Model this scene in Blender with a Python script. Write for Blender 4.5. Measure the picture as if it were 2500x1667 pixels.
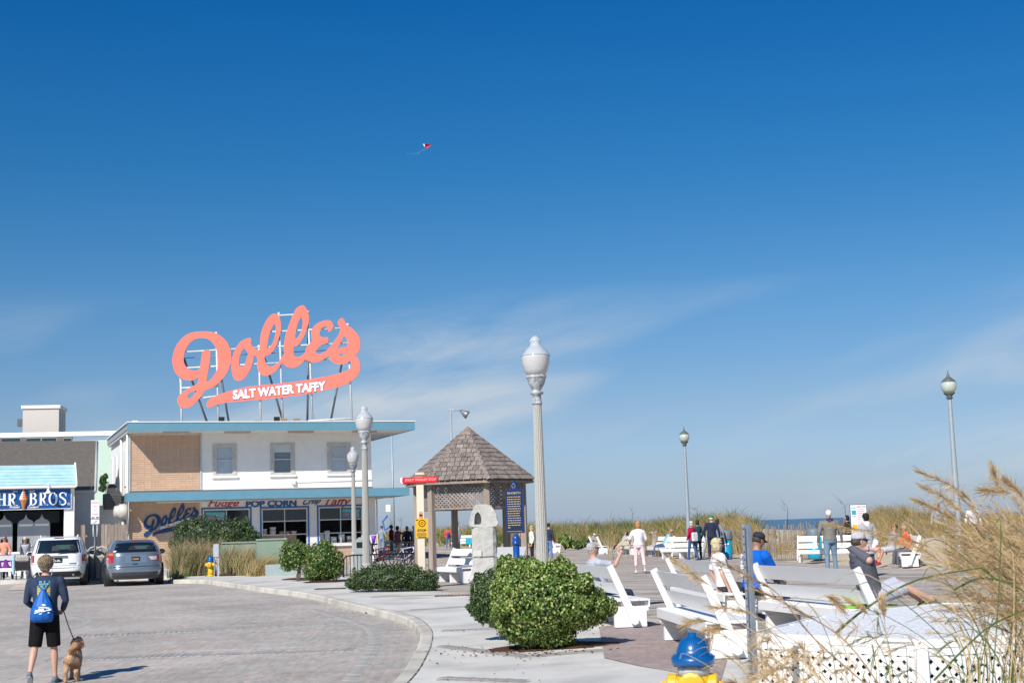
import bpy, math, random
import numpy as np
from mathutils import Vector, Matrix, geometry
R = math.radians
random.seed(7); rng = np.random.default_rng(7)
for o in list(bpy.data.objects): bpy.data.objects.remove(o)
sc = bpy.context.scene
COL = sc.collection
# ---------------------------------------------------------------- camera
H = 1.6; FPX = 3472.0; PITCH = math.atan(453.5/FPX); ROLL = R(1.78)
F_ = Vector((0, math.cos(PITCH), math.sin(PITCH)))
u0 = Vector((0, -math.sin(PITCH), math.cos(PITCH))); r0 = Vector((1, 0, 0))
R_ = r0*math.cos(ROLL) - u0*math.sin(ROLL)
U_ = r0*math.sin(ROLL) + u0*math.cos(ROLL)
cd = bpy.data.cameras.new('camera'); cam = bpy.data.objects.new('camera', cd); COL.objects.link(cam)
m = Matrix((R_, U_, -F_)).transposed().to_4x4(); m.translation = Vector((0, 0, H)); cam.matrix_world = m
cd.sensor_width = 36; cd.lens = 36*FPX/2500; cd.clip_end = 30000; cd.clip_start = .1
cd.dof.use_dof = True; cd.dof.focus_distance = 45; cd.dof.aperture_fstop = 7.0
sc.camera = cam
# ---------------------------------------------------------------- sky, sun, exposure
SUN_EL = R(39.5); SAZ = R(25)              # light travels towards +Y, 20 degrees to the right
trav = Vector((math.sin(SAZ)*math.cos(SUN_EL), math.cos(SAZ)*math.cos(SUN_EL), -math.sin(SUN_EL)))
sl = bpy.data.lights.new('sun', 'SUN'); sl.energy = 4.0; sl.angle = R(.53); sl.color = (1, .955, .89)
so = bpy.data.objects.new('sun', sl); COL.objects.link(so); so.rotation_euler = trav.to_track_quat('-Z', 'Y').to_euler()
so.location = (0, -20, 60)
w = bpy.data.worlds.new('World'); sc.world = w; w.use_nodes = True
nt = w.node_tree; nt.nodes.clear()
def wn(t, **k):
    n = nt.nodes.new(t)
    for a, b in k.items(): setattr(n, a, b)
    return n
sky = wn('ShaderNodeTexSky', sky_type='NISHITA', sun_disc=False, sun_elevation=SUN_EL, sun_rotation=R(180)+SAZ,
         altitude=0, air_density=1.0, dust_density=.35, ozone_density=3.2)
hsv = wn('ShaderNodeHueSaturation'); hsv.inputs['Saturation'].default_value = 1.22; hsv.inputs['Hue'].default_value = .508
gam = wn('ShaderNodeGamma'); gam.inputs[1].default_value = 1.0
nt.links.new(sky.outputs[0], hsv.inputs['Color']); nt.links.new(hsv.outputs[0], gam.inputs[0])
tc = wn('ShaderNodeTexCoord')
sep = wn('ShaderNodeSeparateXYZ'); nt.links.new(tc.outputs['Generated'], sep.inputs[0])
ramp = wn('ShaderNodeValToRGB'); RS = [(0, [0.679, 0.857, 1.539]), (0.024, [0.721, 0.841, 1.299]), (0.082, [0.829, 0.909, 1.112]), (0.158, [0.66, 0.98, 1.13]), (0.25, [0.319, 0.95, 1.156]), (0.357, [0.114, 0.886, 1.219])]
while len(ramp.color_ramp.elements) < len(RS): ramp.color_ramp.elements.new(.5)
for e_, (p_, c_) in zip(ramp.color_ramp.elements, RS): e_.position = p_; e_.color = (*c_, 1)
nt.links.new(sep.outputs['Z'], ramp.inputs[0])
grade = wn('ShaderNodeVectorMath', operation='MULTIPLY'); nt.links.new(gam.outputs[0], grade.inputs[0]); nt.links.new(ramp.outputs[0], grade.inputs[1])
# wispy cirrus low over the horizon
mr_ = wn('ShaderNodeVectorRotate', rotation_type='Y_AXIS'); mr_.inputs['Angle'].default_value = R(13); nt.links.new(tc.outputs['Generated'], mr_.inputs['Vector'])
mp = wn('ShaderNodeMapping'); mp.inputs['Scale'].default_value = (5.0, 5.0, 22); mp.inputs['Location'].default_value = (9.55, 4.6, 12.2); nt.links.new(mr_.outputs[0], mp.inputs[0])
n1 = wn('ShaderNodeTexNoise'); n1.inputs['Scale'].default_value = 1.0; n1.inputs['Detail'].default_value = 9; n1.inputs['Roughness'].default_value = .55; n1.inputs['Distortion'].default_value = .35
nt.links.new(mp.outputs[0], n1.inputs['Vector'])
n2 = wn('ShaderNodeTexNoise'); n2.inputs['Scale'].default_value = .5; n2.inputs['Detail'].default_value = 2
nt.links.new(mp.outputs[0], n2.inputs['Vector'])
c1 = wn('ShaderNodeMapRange'); c1.inputs[1].default_value = .42; c1.inputs[2].default_value = .68; nt.links.new(n1.outputs[0], c1.inputs[0])
c2 = wn('ShaderNodeMapRange'); c2.inputs[1].default_value = .40; c2.inputs[2].default_value = .58; nt.links.new(n2.outputs[0], c2.inputs[0])
el = wn('ShaderNodeMapRange'); el.inputs[1].default_value = .17; el.inputs[2].default_value = .09; nt.links.new(sep.outputs['Z'], el.inputs[0])
m1 = wn('ShaderNodeMath', operation='MULTIPLY'); nt.links.new(c1.outputs[0], m1.inputs[0]); nt.links.new(c2.outputs[0], m1.inputs[1])
m2 = wn('ShaderNodeMath', operation='MULTIPLY'); nt.links.new(m1.outputs[0], m2.inputs[0]); nt.links.new(el.outputs[0], m2.inputs[1])
m3 = wn('ShaderNodeMath', operation='MULTIPLY'); m3.inputs[1].default_value = 1.15; nt.links.new(m2.outputs[0], m3.inputs[0])
low = wn('ShaderNodeMapRange'); low.inputs[1].default_value = .0; low.inputs[2].default_value = .035; nt.links.new(sep.outputs['Z'], low.inputs[0])
m4 = wn('ShaderNodeMath', operation='MULTIPLY'); nt.links.new(m3.outputs[0], m4.inputs[0]); nt.links.new(low.outputs[0], m4.inputs[1]); m4.use_clamp = True
mixc = wn('ShaderNodeMix', data_type='RGBA'); nt.links.new(m4.outputs[0], mixc.inputs[0]); nt.links.new(grade.outputs[0], mixc.inputs[6]); mixc.inputs[7].default_value = (7.6, 8.5, 9.4, 1)
bg = wn('ShaderNodeBackground'); bg.inputs[1].default_value = .054; nt.links.new(mixc.outputs[2], bg.inputs[0])
wo = wn('ShaderNodeOutputWorld'); nt.links.new(bg.outputs[0], wo.inputs[0])
vs = sc.view_settings; vs.view_transform = 'Standard'; vs.look = 'None'; vs.gamma = 1; vs.use_curve_mapping = False; vs.exposure = .5
# ---------------------------------------------------------------- pixel helpers (source photograph pixels)
def ray(u, v): return F_*FPX + R_*(u-1250) - U_*(v-833.5)
def at(u, v, Y):
    d = ray(u, v); return Vector((0, 0, H)) + d*(Y/d.y)
def xat(u, Y, z=0):                      # x of pixel column u at depth Y and height z
    v = 1290.
    for _ in range(6):
        v = 1296.5-.031*(u-940) + (H-z)*FPX/Y
    return at(u, v, Y).x
def clampf(a, lo, hi): return max(lo, min(hi, a))
def sm(t): t = clampf(t, 0, 1); return t*t*(3-2*t)
def zg(x, y):                            # top of pavement
    a = clampf(-.2 + .0165*(y-19), -.24, .17)
    return a*(1-sm((x+5)/7))
def zroad(x, y): return zg(x, y) - .13
def gnd(u, v, f=zg):
    d = ray(u, v); z = 0
    for _ in range(25):
        t = (z-H)/d.z; p = Vector((0, 0, H)) + d*t; z = f(p.x, p.y)*.6 + z*.4
    return Vector((p.x, p.y, f(p.x, p.y)))
def onplane(M, u, v, yo=0.):             # pixel -> local (x, z) on the local plane y = yo of matrix M
    Mi = M.inverted(); o = Mi @ Vector((0, 0, H)); d = (Mi.to_3x3()) @ ray(u, v)
    t = (yo-o.y)/d.y; p = o + d*t; return p.x, p.z
def hor(u): return 1296.5-.031*(u-940)
# ---------------------------------------------------------------- materials
MATS = {}
def newmat(name):
    m = bpy.data.materials.new(name); m.use_nodes = True; MATS[name] = m
    return m, m.node_tree.nodes, m.node_tree.links, m.node_tree.nodes['Principled BSDF']
def pm(name, col, rough=.6, metal=0, var=.12, vs_=6, bump=.15, bs=50, spec=.5, coat=0, stretch=None, dirt=None, dirt_s=2.5, dirt_a=.3, sss=0, trans=0, alpha=1, ior=1.45, bd=.01):
    if name in MATS: return MATS[name]
    m, N, L, B = newmat(name)
    t = N.new('ShaderNodeTexCoord'); src = t.outputs['Object']
    if stretch:
        mp = N.new('ShaderNodeMapping'); mp.inputs['Scale'].default_value = stretch; L.new(src, mp.inputs[0]); src = mp.outputs[0]
    n = N.new('ShaderNodeTexNoise'); n.inputs['Scale'].default_value = vs_; n.inputs['Detail'].default_value = 5; n.inputs['Roughness'].default_value = .6; L.new(src, n.inputs['Vector'])
    mr = N.new('ShaderNodeMapRange'); mr.inputs[1].default_value = .25; mr.inputs[2].default_value = .75; mr.inputs[3].default_value = 1-var; mr.inputs[4].default_value = 1+var; L.new(n.outputs[0], mr.inputs[0])
    oi = N.new('ShaderNodeObjectInfo'); mr2 = N.new('ShaderNodeMapRange'); mr2.inputs[3].default_value = 1-var*.5; mr2.inputs[4].default_value = 1+var*.5; L.new(oi.outputs['Random'], mr2.inputs[0])
    mu0 = N.new('ShaderNodeMath'); mu0.operation = 'MULTIPLY'; L.new(mr.outputs[0], mu0.inputs[0]); L.new(mr2.outputs[0], mu0.inputs[1])
    mu = N.new('ShaderNodeVectorMath'); mu.operation = 'SCALE'; mu.inputs[0].default_value = col[:3]; L.new(mu0.outputs[0], mu.inputs['Scale'])
    out = mu.outputs[0]
    if dirt:
        n3 = N.new('ShaderNodeTexNoise'); n3.inputs['Scale'].default_value = dirt_s; n3.inputs['Detail'].default_value = 7; L.new(src, n3.inputs['Vector'])
        r3 = N.new('ShaderNodeMapRange'); r3.inputs[1].default_value = .48; r3.inputs[2].default_value = .75; r3.inputs[4].default_value = dirt_a; L.new(n3.outputs[0], r3.inputs[0])
        mx = N.new('ShaderNodeMix'); mx.data_type = 'RGBA'; L.new(r3.outputs[0], mx.inputs[0]); L.new(out, mx.inputs[6]); mx.inputs[7].default_value = (*dirt, 1); out = mx.outputs[2]
    L.new(out, B.inputs['Base Color'])
    B.inputs['Roughness'].default_value = rough; B.inputs['Metallic'].default_value = metal
    B.inputs['Specular IOR Level'].default_value = spec; B.inputs['Coat Weight'].default_value = coat; B.inputs['IOR'].default_value = ior
    B.inputs['Transmission Weight'].default_value = trans; B.inputs['Alpha'].default_value = alpha
    if sss: B.inputs['Subsurface Weight'].default_value = sss; B.inputs['Subsurface Radius'].default_value = (.02, .01, .006)
    if bump:
        n2 = N.new('ShaderNodeTexNoise'); n2.inputs['Scale'].default_value = bs; n2.inputs['Detail'].default_value = 4; L.new(src, n2.inputs['Vector'])
        b = N.new('ShaderNodeBump'); b.inputs['Strength'].default_value = bump; b.inputs['Distance'].default_value = bd; L.new(n2.outputs[0], b.inputs['Height']); L.new(b.outputs[0], B.inputs['Normal'])
    return m
# ---------------------------------------------------------------- mesh builder
class MB:
    def __init__(s): s.v = []; s.f = []; s.mi = []; s.sm = []; s.cm = 0; s.smooth = False; s.T = None
    def add(s, vs, fs, smooth=None):
        b = len(s.v); T = s.T
        s.v += [tuple(T @ Vector(p)) if T else tuple(p) for p in vs]
        s.f += [tuple(i+b for i in f) for f in fs]
        s.mi += [s.cm]*len(fs); s.sm += [s.smooth if smooth is None else smooth]*len(fs); return s
    def box(s, a, b, M=None, sh=0):
        x0, y0, z0 = a; x1, y1, z1 = b
        p = [Vector(q) for q in ((x0,y0,z0),(x1,y0,z0),(x1,y1,z0),(x0,y1,z0),(x0,y0,z1),(x1,y0,z1),(x1,y1,z1),(x0,y1,z1))]
        if M: p = [M @ q for q in p]
        return s.add(p, [(0,3,2,1),(4,5,6,7),(0,1,5,4),(1,2,6,5),(2,3,7,6),(3,0,4,7)], False)
    def cbox(s, c, d, M=None):
        return s.box((c[0]-d[0]/2, c[1]-d[1]/2, c[2]-d[2]/2), (c[0]+d[0]/2, c[1]+d[1]/2, c[2]+d[2]/2), M)
    def bbox(s, a, b, r=.01, M=None):    # chamfered box
        x0,y0,z0=a; x1,y1,z1=b; r=min(r,(x1-x0)*.45,(y1-y0)*.45,(z1-z0)*.45)
        ring=lambda z,q:[(x0+q+r,y0+q,z),(x1-q-r,y0+q,z),(x1-q,y0+q+r,z),(x1-q,y1-q-r,z),(x1-q-r,y1-q,z),(x0+q+r,y1-q,z),(x0+q,y1-q-r,z),(x0+q,y0+q+r,z)]
        p=[Vector(q) for q in ring(z0,r*.8)+ring(z0+r,0)+ring(z1-r,0)+ring(z1,r*.8)]
        if M: p=[M@q for q in p]
        f=[tuple(reversed(range(8))),tuple(range(24,32))]
        for k in range(3):
            for i in range(8): j=(i+1)%8; f.append((k*8+i,k*8+j,k*8+8+j,k*8+8+i))
        return s.add(p,f,False)
    def loft(s, rings, caps=True, closed=True, smooth=True):
        n = len(rings[0]); vs = [p for r in rings for p in r]; fs = []
        for k in range(len(rings)-1):
            for i in range(n if closed else n-1):
                j = (i+1) % n; fs.append((k*n+i, k*n+j, (k+1)*n+j, (k+1)*n+i))
        s.add(vs, fs, smooth)
        if caps:
            b = len(s.v)-len(vs)
            s.f += [tuple(b+i for i in reversed(range(n))), tuple(b+(len(rings)-1)*n+i for i in range(n))]; s.mi += [s.cm]*2; s.sm += [False]*2
        return s
    def tube(s, pts, rad, n=8, caps=True, flat=1., smooth=True, up=None, round_=False):
        pts = [Vector(p) for p in pts]; m = len(pts)
        if not hasattr(rad, '__len__'): rad = [rad]*m
        rad = list(rad)
        if round_:
            d0 = (pts[0]-pts[1]).normalized(); d1 = (pts[-1]-pts[-2]).normalized(); a, b = rad[0], rad[-1]
            pts = [pts[0]+d0*a*.95, pts[0]+d0*a*.7] + pts + [pts[-1]+d1*b*.7, pts[-1]+d1*b*.95]
            rad = [a*.3, a*.72] + rad + [b*.72, b*.3]; m += 4
        rings = []; ref = Vector(up) if up else None
        for i in range(m):
            t = (pts[min(i+1, m-1)]-pts[max(i-1, 0)]).normalized()
            if ref is None: ref = Vector((0, 0, 1)) if abs(t.z) < .9 else Vector((1, 0, 0))
            a = t.cross(ref)
            if a.length < 1e-4: a = t.orthogonal()
            a.normalize(); b = a.cross(t).normalized()
            if not up: ref = b
            rings.append([pts[i] + a*math.cos(2*math.pi*k/n)*rad[i] + b*math.sin(2*math.pi*k/n)*rad[i]*flat for k in range(n)])
        return s.loft(rings, caps, True, smooth)
    def lathe(s, prof, n=24, c=(0, 0, 0), flute=None, caps=True, smooth=True):
        rings = []
        for q in prof:
            r, z = q[0], q[1]; fl = q[2] if len(q) > 2 else 0
            rings.append([(c[0]+math.cos(2*math.pi*k/n)*r*(1-(fl if k % 2 else 0)), c[1]+math.sin(2*math.pi*k/n)*r*(1-(fl if k % 2 else 0)), c[2]+z) for k in range(n)])
        return s.loft(rings, caps, True, smooth)
    def ell(s, c, r, n=12, m=8, M=None):
        vs = []; fs = []
        for j in range(1, m):
            t = math.pi*j/m
            for i in range(n):
                a = 2*math.pi*i/n; vs.append(Vector((r[0]*math.sin(t)*math.cos(a), r[1]*math.sin(t)*math.sin(a), r[2]*math.cos(t))))
        vs += [Vector((0, 0, r[2])), Vector((0, 0, -r[2]))]
        for j in range(m-2):
            for i in range(n): k = (i+1) % n; fs.append((j*n+i, (j+1)*n+i, (j+1)*n+k, j*n+k))
        T = len(vs)-2
        for i in range(n): k = (i+1) % n; fs.append((T, i, k)); fs.append((T+1, (m-2)*n+k, (m-2)*n+i))
        if M: vs = [M @ p for p in vs]
        c = Vector(c); return s.add([p+c for p in vs], fs, True)
    def prism(s, poly, y0, y1, M=None):  # poly in x,z ; extruded along y
        n = len(poly); p = [Vector((a, y0, b)) for a, b in poly] + [Vector((a, y1, b)) for a, b in poly]
        if M: p = [M @ q for q in p]
        return s.add(p, [tuple(range(n)), tuple(reversed(range(n, 2*n)))] + [((i+1) % n, i, n+i, n+(i+1) % n) for i in range(n)], False)
    def mesh(s, name, mats):
        me = bpy.data.meshes.new(name); me.from_pydata(s.v, [], s.f)
        if not isinstance(mats, (list, tuple)): mats = [mats]
        for m in mats: me.materials.append(m)
        if len(mats) > 1: me.polygons.foreach_set('material_index', s.mi)
        me.polygons.foreach_set('use_smooth', s.sm); me.update(); return me
    def build(s, name, mats, parent=None, loc=None, rot=None):
        return link(name, s.mesh(name, mats), parent, loc, rot)
def link(name, me, parent=None, loc=None, rot=None):
    o = bpy.data.objects.new(name, me); COL.objects.link(o)
    if parent: o.parent = parent
    if loc is not None: o.location = loc
    if rot is not None: o.rotation_euler = rot
    return o
def tag(o, label=None, cat=None, group=None, kind=None):
    if label: o['label'] = label
    if cat: o['category'] = cat
    if group: o['group'] = group
    if kind: o['kind'] = kind
    return o
def thing(name, label, cat, loc=(0, 0, 0), rz=0., group=None):
    o = bpy.data.objects.new(name, None); COL.objects.link(o); o.location = loc; o.rotation_euler = (0, 0, rz); o.empty_display_size = .2
    return tag(o, label, cat, group)
def kids(o): return [c for c in COL.objects if c.parent == o]
def copy_tree(o, parent=None):
    c = o.copy(); COL.objects.link(c); c.parent = parent
    for ch in kids(o): copy_tree(ch, c)
    return c
TMP = bpy.data.scenes.new('workbench'); TVL = TMP.view_layers[0]
def evaluated(o):          # mesh of o with its modifiers applied, evaluated in a small side scene
    TMP.collection.objects.link(o); TVL.update(); dg = TVL.depsgraph; me = bpy.data.meshes.new_from_object(o.evaluated_get(dg)); TMP.collection.objects.unlink(o); return me
def mat4(loc, rz=0.): return Matrix.Translation(loc) @ Matrix.Rotation(rz, 4, 'Z')
def np_mesh(name, V, Fq, mats, k=4, smooth=False, mi=None):
    me = bpy.data.meshes.new(name); nv = len(V); nf = len(Fq)
    me.vertices.add(nv); me.vertices.foreach_set('co', np.asarray(V, np.float32).ravel())
    me.loops.add(nf*k); me.loops.foreach_set('vertex_index', np.asarray(Fq, np.int32).ravel())
    me.polygons.add(nf); me.polygons.foreach_set('loop_start', np.arange(0, nf*k, k, dtype=np.int32))
    try: me.polygons.foreach_set('loop_total', np.full(nf, k, np.int32))
    except Exception: pass
    for m in (mats if isinstance(mats, (list, tuple)) else [mats]): me.materials.append(m)
    if mi is not None: me.polygons.foreach_set('material_index', np.asarray(mi, np.int32))
    me.polygons.foreach_set('use_smooth', np.full(nf, smooth)); me.update(calc_edges=True); return me
def catmull(P, k=4, closed=True):
    out = []; n = len(P)
    rng_ = range(n) if closed else range(n-1)
    for i in rng_:
        if closed: a, b, c, d = P[i-1], P[i], P[(i+1) % n], P[(i+2) % n]
        else: a, b, c, d = P[max(i-1, 0)], P[i], P[i+1], P[min(i+2, n-1)]
        for j in range(k):
            t = j/k; out.append(tuple(.5*(2*b[q] + (c[q]-a[q])*t + (2*a[q]-5*b[q]+4*c[q]-d[q])*t*t + (3*b[q]-a[q]-3*c[q]+d[q])*t**3) for q in range(len(b))))
    if not closed: out.append(tuple(P[-1]))
    return out
def flat_shape(outlines, th):           # 2D outlines (outer and holes) -> MB with thickness th along y, x/z coordinates
    pts = []; edges = []; 
    for o in outlines:
        b = len(pts); pts += [Vector(p) for p in o]; n = len(o); edges += [(b+i, b+(i+1) % n) for i in range(n)]
    r = geometry.delaunay_2d_cdt(pts, edges, [], 1, 1e-6)
    V, E, T = r[0], r[1], r[2]
    def inside(x, y):
        c = False
        for o in outlines:
            n = len(o)
            for i in range(n):
                x1, y1 = o[i]; x2, y2 = o[(i+1) % n]
                if (y1 > y) != (y2 > y) and x < (x2-x1)*(y-y1)/(y2-y1)+x1: c = not c
        return c
    tr = []
    r = geometry.delaunay_2d_cdt(pts, edges, [], 0, 1e-6); V, E, T = r[0], r[1], r[2]
    for t in T:
        cx = sum(V[i].x for i in t)/3; cy = sum(V[i].y for i in t)/3
        if inside(cx, cy): tr.append(t)
    mb = MB(); n = len(V)
    mb.add([(p.x, 0, p.y) for p in V] + [(p.x, th, p.y) for p in V], [tuple(t) for t in tr] + [tuple(n+i for i in reversed(t)) for t in tr])
    for o in outlines:
        k = len(o); mb.add([(a, 0, b) for a, b in o] + [(a, th, b) for a, b in o], [((i+1) % k, i, k+i, k+(i+1) % k) for i in range(k)])
    return mb
def text_geo(body, shear=0., bold=0., ext=.01, res=3):
    c = bpy.data.curves.new('t', 'FONT'); c.body = body; c.size = 1; c.shear = shear; c.offset = bold; c.extrude = ext; c.resolution_u = res; c.align_x = 'LEFT'
    o = bpy.data.objects.new('t', c); me = evaluated(o)
    V = np.array([v.co[:] for v in me.vertices]); Fc = [tuple(p.vertices) for p in me.polygons]
    bpy.data.objects.remove(o); bpy.data.curves.remove(c); bpy.data.meshes.remove(me); return V, Fc
def text(mb, body, x0, x1, z0, z1, y, th=.01, shear=0., bold=.0, slope=0., fit=True):
    """letters standing on plane y, facing -y, fitted in the box x0..x1, z0..z1"""
    V, Fc = text_geo(body, shear, bold, .5)
    a = V[:, 0].min(); b = V[:, 0].max(); c = V[:, 1].min(); d = V[:, 1].max()
    sx = (x1-x0)/(b-a); sz = (z1-z0)/(d-c)
    X = x0+(V[:, 0]-a)*sx; Z = z0+(V[:, 1]-c)*sz + slope*(X-x0); Yv = y - (V[:, 2]+.5)*th
    mb.add(list(zip(X.tolist(), Yv.tolist(), Z.tolist())), Fc, False)
# ================================================================= GROUND
def cellmat(name, cols, scale, rough=.8, kind='brick', bump=.4, mortar=(.3, .28, .25), rot=0, bw=.2, rh=.1, ms=.006, noise=.35, stain=(.12, .11, .1), stain_a=.25):
    m, N, L, B = newmat(name)
    t = N.new('ShaderNodeTexCoord'); mp = N.new('ShaderNodeMapping'); mp.inputs['Rotation'].default_value = (0, 0, rot); L.new(t.outputs['Object'], mp.inputs[0])
    b = N.new('ShaderNodeTexBrick'); b.inputs['Scale'].default_value = 1; b.inputs['Brick Width'].default_value = bw; b.inputs['Row Height'].default_value = rh; b.inputs['Mortar Size'].default_value = ms; b.inputs['Mortar Smooth'].default_value = .2
    b.inputs['Color1'].default_value = (*cols[0], 1); b.inputs['Color2'].default_value = (*cols[1], 1); b.inputs['Mortar'].default_value = (*mortar, 1); L.new(mp.outputs[0], b.inputs['Vector'])
    n = N.new('ShaderNodeTexNoise'); n.inputs['Scale'].default_value = .45; n.inputs['Detail'].default_value = 8; n.inputs['Roughness'].default_value = .62; L.new(mp.outputs[0], n.inputs['Vector'])
    mr = N.new('ShaderNodeMapRange'); mr.inputs[1].default_value = .3; mr.inputs[2].default_value = .7; mr.inputs[3].default_value = 1-noise; mr.inputs[4].default_value = 1+noise; L.new(n.outputs[0], mr.inputs[0])
    s = N.new('ShaderNodeVectorMath'); s.operation = 'SCALE'; L.new(b.outputs[0], s.inputs[0]); L.new(mr.outputs[0], s.inputs['Scale'])
    mp2 = N.new('ShaderNodeMapping'); mp2.inputs['Scale'].default_value = (.25, 1, 1); L.new(t.outputs['Object'], mp2.inputs[0])
    n3 = N.new('ShaderNodeTexNoise'); n3.inputs['Scale'].default_value = 1.9; n3.inputs['Detail'].default_value = 8; n3.inputs['Roughness'].default_value = .7; L.new(mp2.outputs[0], n3.inputs['Vector'])
    r3 = N.new('ShaderNodeMapRange'); r3.inputs[1].default_value = .58; r3.inputs[2].default_value = .72; r3.inputs[4].default_value = stain_a; L.new(n3.outputs[0], r3.inputs[0])
    mx = N.new('ShaderNodeMix'); mx.data_type = 'RGBA'; L.new(r3.outputs[0], mx.inputs[0]); L.new(s.outputs[0], mx.inputs[6]); mx.inputs[7].default_value = (*stain, 1)
    mp4 = N.new('ShaderNodeMapping'); mp4.inputs['Scale'].default_value = (.35, 2.6, 1); L.new(t.outputs['Object'], mp4.inputs[0])
    n4 = N.new('ShaderNodeTexNoise'); n4.inputs['Scale'].default_value = 1.3; n4.inputs['Detail'].default_value = 9; n4.inputs['Roughness'].default_value = .78; L.new(mp4.outputs[0], n4.inputs['Vector'])
    r4 = N.new('ShaderNodeMapRange'); r4.inputs[1].default_value = .42; r4.inputs[2].default_value = .58; L.new(n4.outputs[0], r4.inputs[0])
    x4 = N.new('ShaderNodeMix'); x4.data_type = 'RGBA'; x4.blend_type = 'MULTIPLY'; x4.inputs[0].default_value = 1; L.new(mx.outputs[2], x4.inputs[6])
    g4 = N.new('ShaderNodeMix'); g4.data_type = 'RGBA'; L.new(r4.outputs[0], g4.inputs[0]); g4.inputs[6].default_value = (1.04, .96, .94, 1); g4.inputs[7].default_value = (.86, .90, .91, 1)
    mp5 = N.new('ShaderNodeMapping'); mp5.inputs['Scale'].default_value = (9, 2.2, 1); L.new(t.outputs['Object'], mp5.inputs[0]); n5 = N.new('ShaderNodeTexNoise'); n5.inputs['Scale'].default_value = 1; n5.inputs['Detail'].default_value = 4; n5.inputs['Roughness'].default_value = .8; L.new(mp5.outputs[0], n5.inputs['Vector'])
    r5 = N.new('ShaderNodeMapRange'); r5.inputs[1].default_value = .25; r5.inputs[2].default_value = .75; r5.inputs[3].default_value = .72; r5.inputs[4].default_value = 1.28; L.new(n5.outputs[0], r5.inputs[0]); s5 = N.new('ShaderNodeVectorMath'); s5.operation = 'SCALE'; L.new(g4.outputs[2], s5.inputs[0]); L.new(r5.outputs[0], s5.inputs['Scale']); L.new(s5.outputs[0], x4.inputs[7])
    L.new(x4.outputs[2], B.inputs['Base Color']); B.inputs['Roughness'].default_value = rough; B.inputs['Specular IOR Level'].default_value = .3
    bp = N.new('ShaderNodeBump'); bp.inputs['Strength'].default_value = bump; bp.inputs['Distance'].default_value = .004; L.new(b.outputs['Fac'], bp.inputs['Height']); bp.invert = True; L.new(bp.outputs[0], B.inputs['Normal'])
    return m
M_road = cellmat('road_pavers', ((.46, .41, .365), (.42, .395, .355)), 1, rot=R(42), mortar=(.33, .31, .28), noise=.2, stain_a=.4)
M_pink = cellmat('pink_bricks', ((.37, .285, .265), (.33, .27, .25)), 1, rot=R(10), mortar=(.36, .32, .29), noise=.15)
M_conc = pm('concrete', (.56, .54, .495), .85, var=.13, vs_=.8, bump=.3, bs=90, dirt=(.27, .255, .235), dirt_s=.9, dirt_a=.55, spec=.25, bd=.003)
M_curb = pm('curb_concrete', (.54, .51, .44), .85, var=.14, vs_=2.5, bump=.4, bs=60, dirt=(.25, .24, .22), dirt_s=1.5, dirt_a=.6, spec=.25)
M_gpav = pm('grey_paver', (.335, .32, .30), .85, var=.22, vs_=5, bump=.4, bs=70, spec=.25)
M_mulch = pm('mulch', (.075, .035, .022), .95, var=.5, vs_=30, bump=1, bs=60, spec=.1)
M_wood = pm('boardwalk_wood', (.37, .325, .28), .8, var=.2, vs_=4, bump=.4, bs=30, stretch=(.3, 3, 1), dirt=(.17, .145, .125), dirt_s=1.2, dirt_a=.5, spec=.25)
M_sand = pm('sand', (.50, .42, .31), .95, var=.12, vs_=3, bump=.8, bs=12, spec=.1, bd=.05)
M_asph = pm('asphalt', (.075, .075, .075), .9, var=.2, vs_=3, bump=.5, bs=120, spec=.2)

curbP = [(-200, 56), (-60, 56), (-20, 55.2), (-13.2, 55), (-12.6, 54.5), (-12.45, 52), (-12.3, 50.4), (-11.9, 49.7), (-10.65, 48.6), (-8.6, 43.6), (-7.22, 40.36), (-5.46, 36.9), (-3.77, 32.3), (-2.74, 29.4), (-2.14, 27.2), (-1.72, 24.3), (-1.56, 21.8), (-1.5, 19.5), (-1.50, 17), (-1.7, 13), (-2.3, 9), (-3.8, 5), (-6, 2), (-12, -4), (-30, -12)]
cp = [(a, b) for a, b in catmull(curbP, 5, False)]
def offs(P, d):
    out = []
    for i in range(len(P)):
        a = Vector(P[max(i-1, 0)]); b = Vector(P[min(i+1, len(P)-1)]); t = (b-a).normalized(); n = Vector((-t.y, t.x))   # left of travel = pavement side
        out.append((P[i][0]+n.x*d, P[i][1]+n.y*d))
    return out
back = offs(cp, .2)
def region(name, poly, zf, mat, step=1.5, box=None, kind='structure', holes=None):
    pts = [Vector(p) for p in poly]; n = len(pts); E = [(i, (i+1) % n) for i in range(n)]
    x0, y0, x1, y1 = box
    g = []
    x = x0
    while x < x1:
        y = y0
        while y < y1: g.append(Vector((x+.013, y+.017))); y += step*(1 if y < 60 else 4)
        x += step
    r = geometry.delaunay_2d_cdt(pts+g, E, [], 1, 1e-4)
    me = bpy.data.meshes.new(name); me.from_pydata([(p.x, p.y, zf(p.x, p.y)) for p in r[0]], [], [tuple(t) for t in r[2]])
    me.materials.append(mat); me.polygons.foreach_set('use_smooth', [True]*len(me.polygons)); me.update()
    import bmesh
    bm = bmesh.new(); bm.from_mesh(me); bmesh.ops.recalc_face_normals(bm, faces=bm.faces)
    if bm.faces and sum(f.normal.z for f in bm.faces) < 0: bmesh.ops.reverse_faces(bm, faces=bm.faces)
    bm.to_mesh(me); bm.free()
    return tag(link(name, me), kind=kind)
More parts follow.
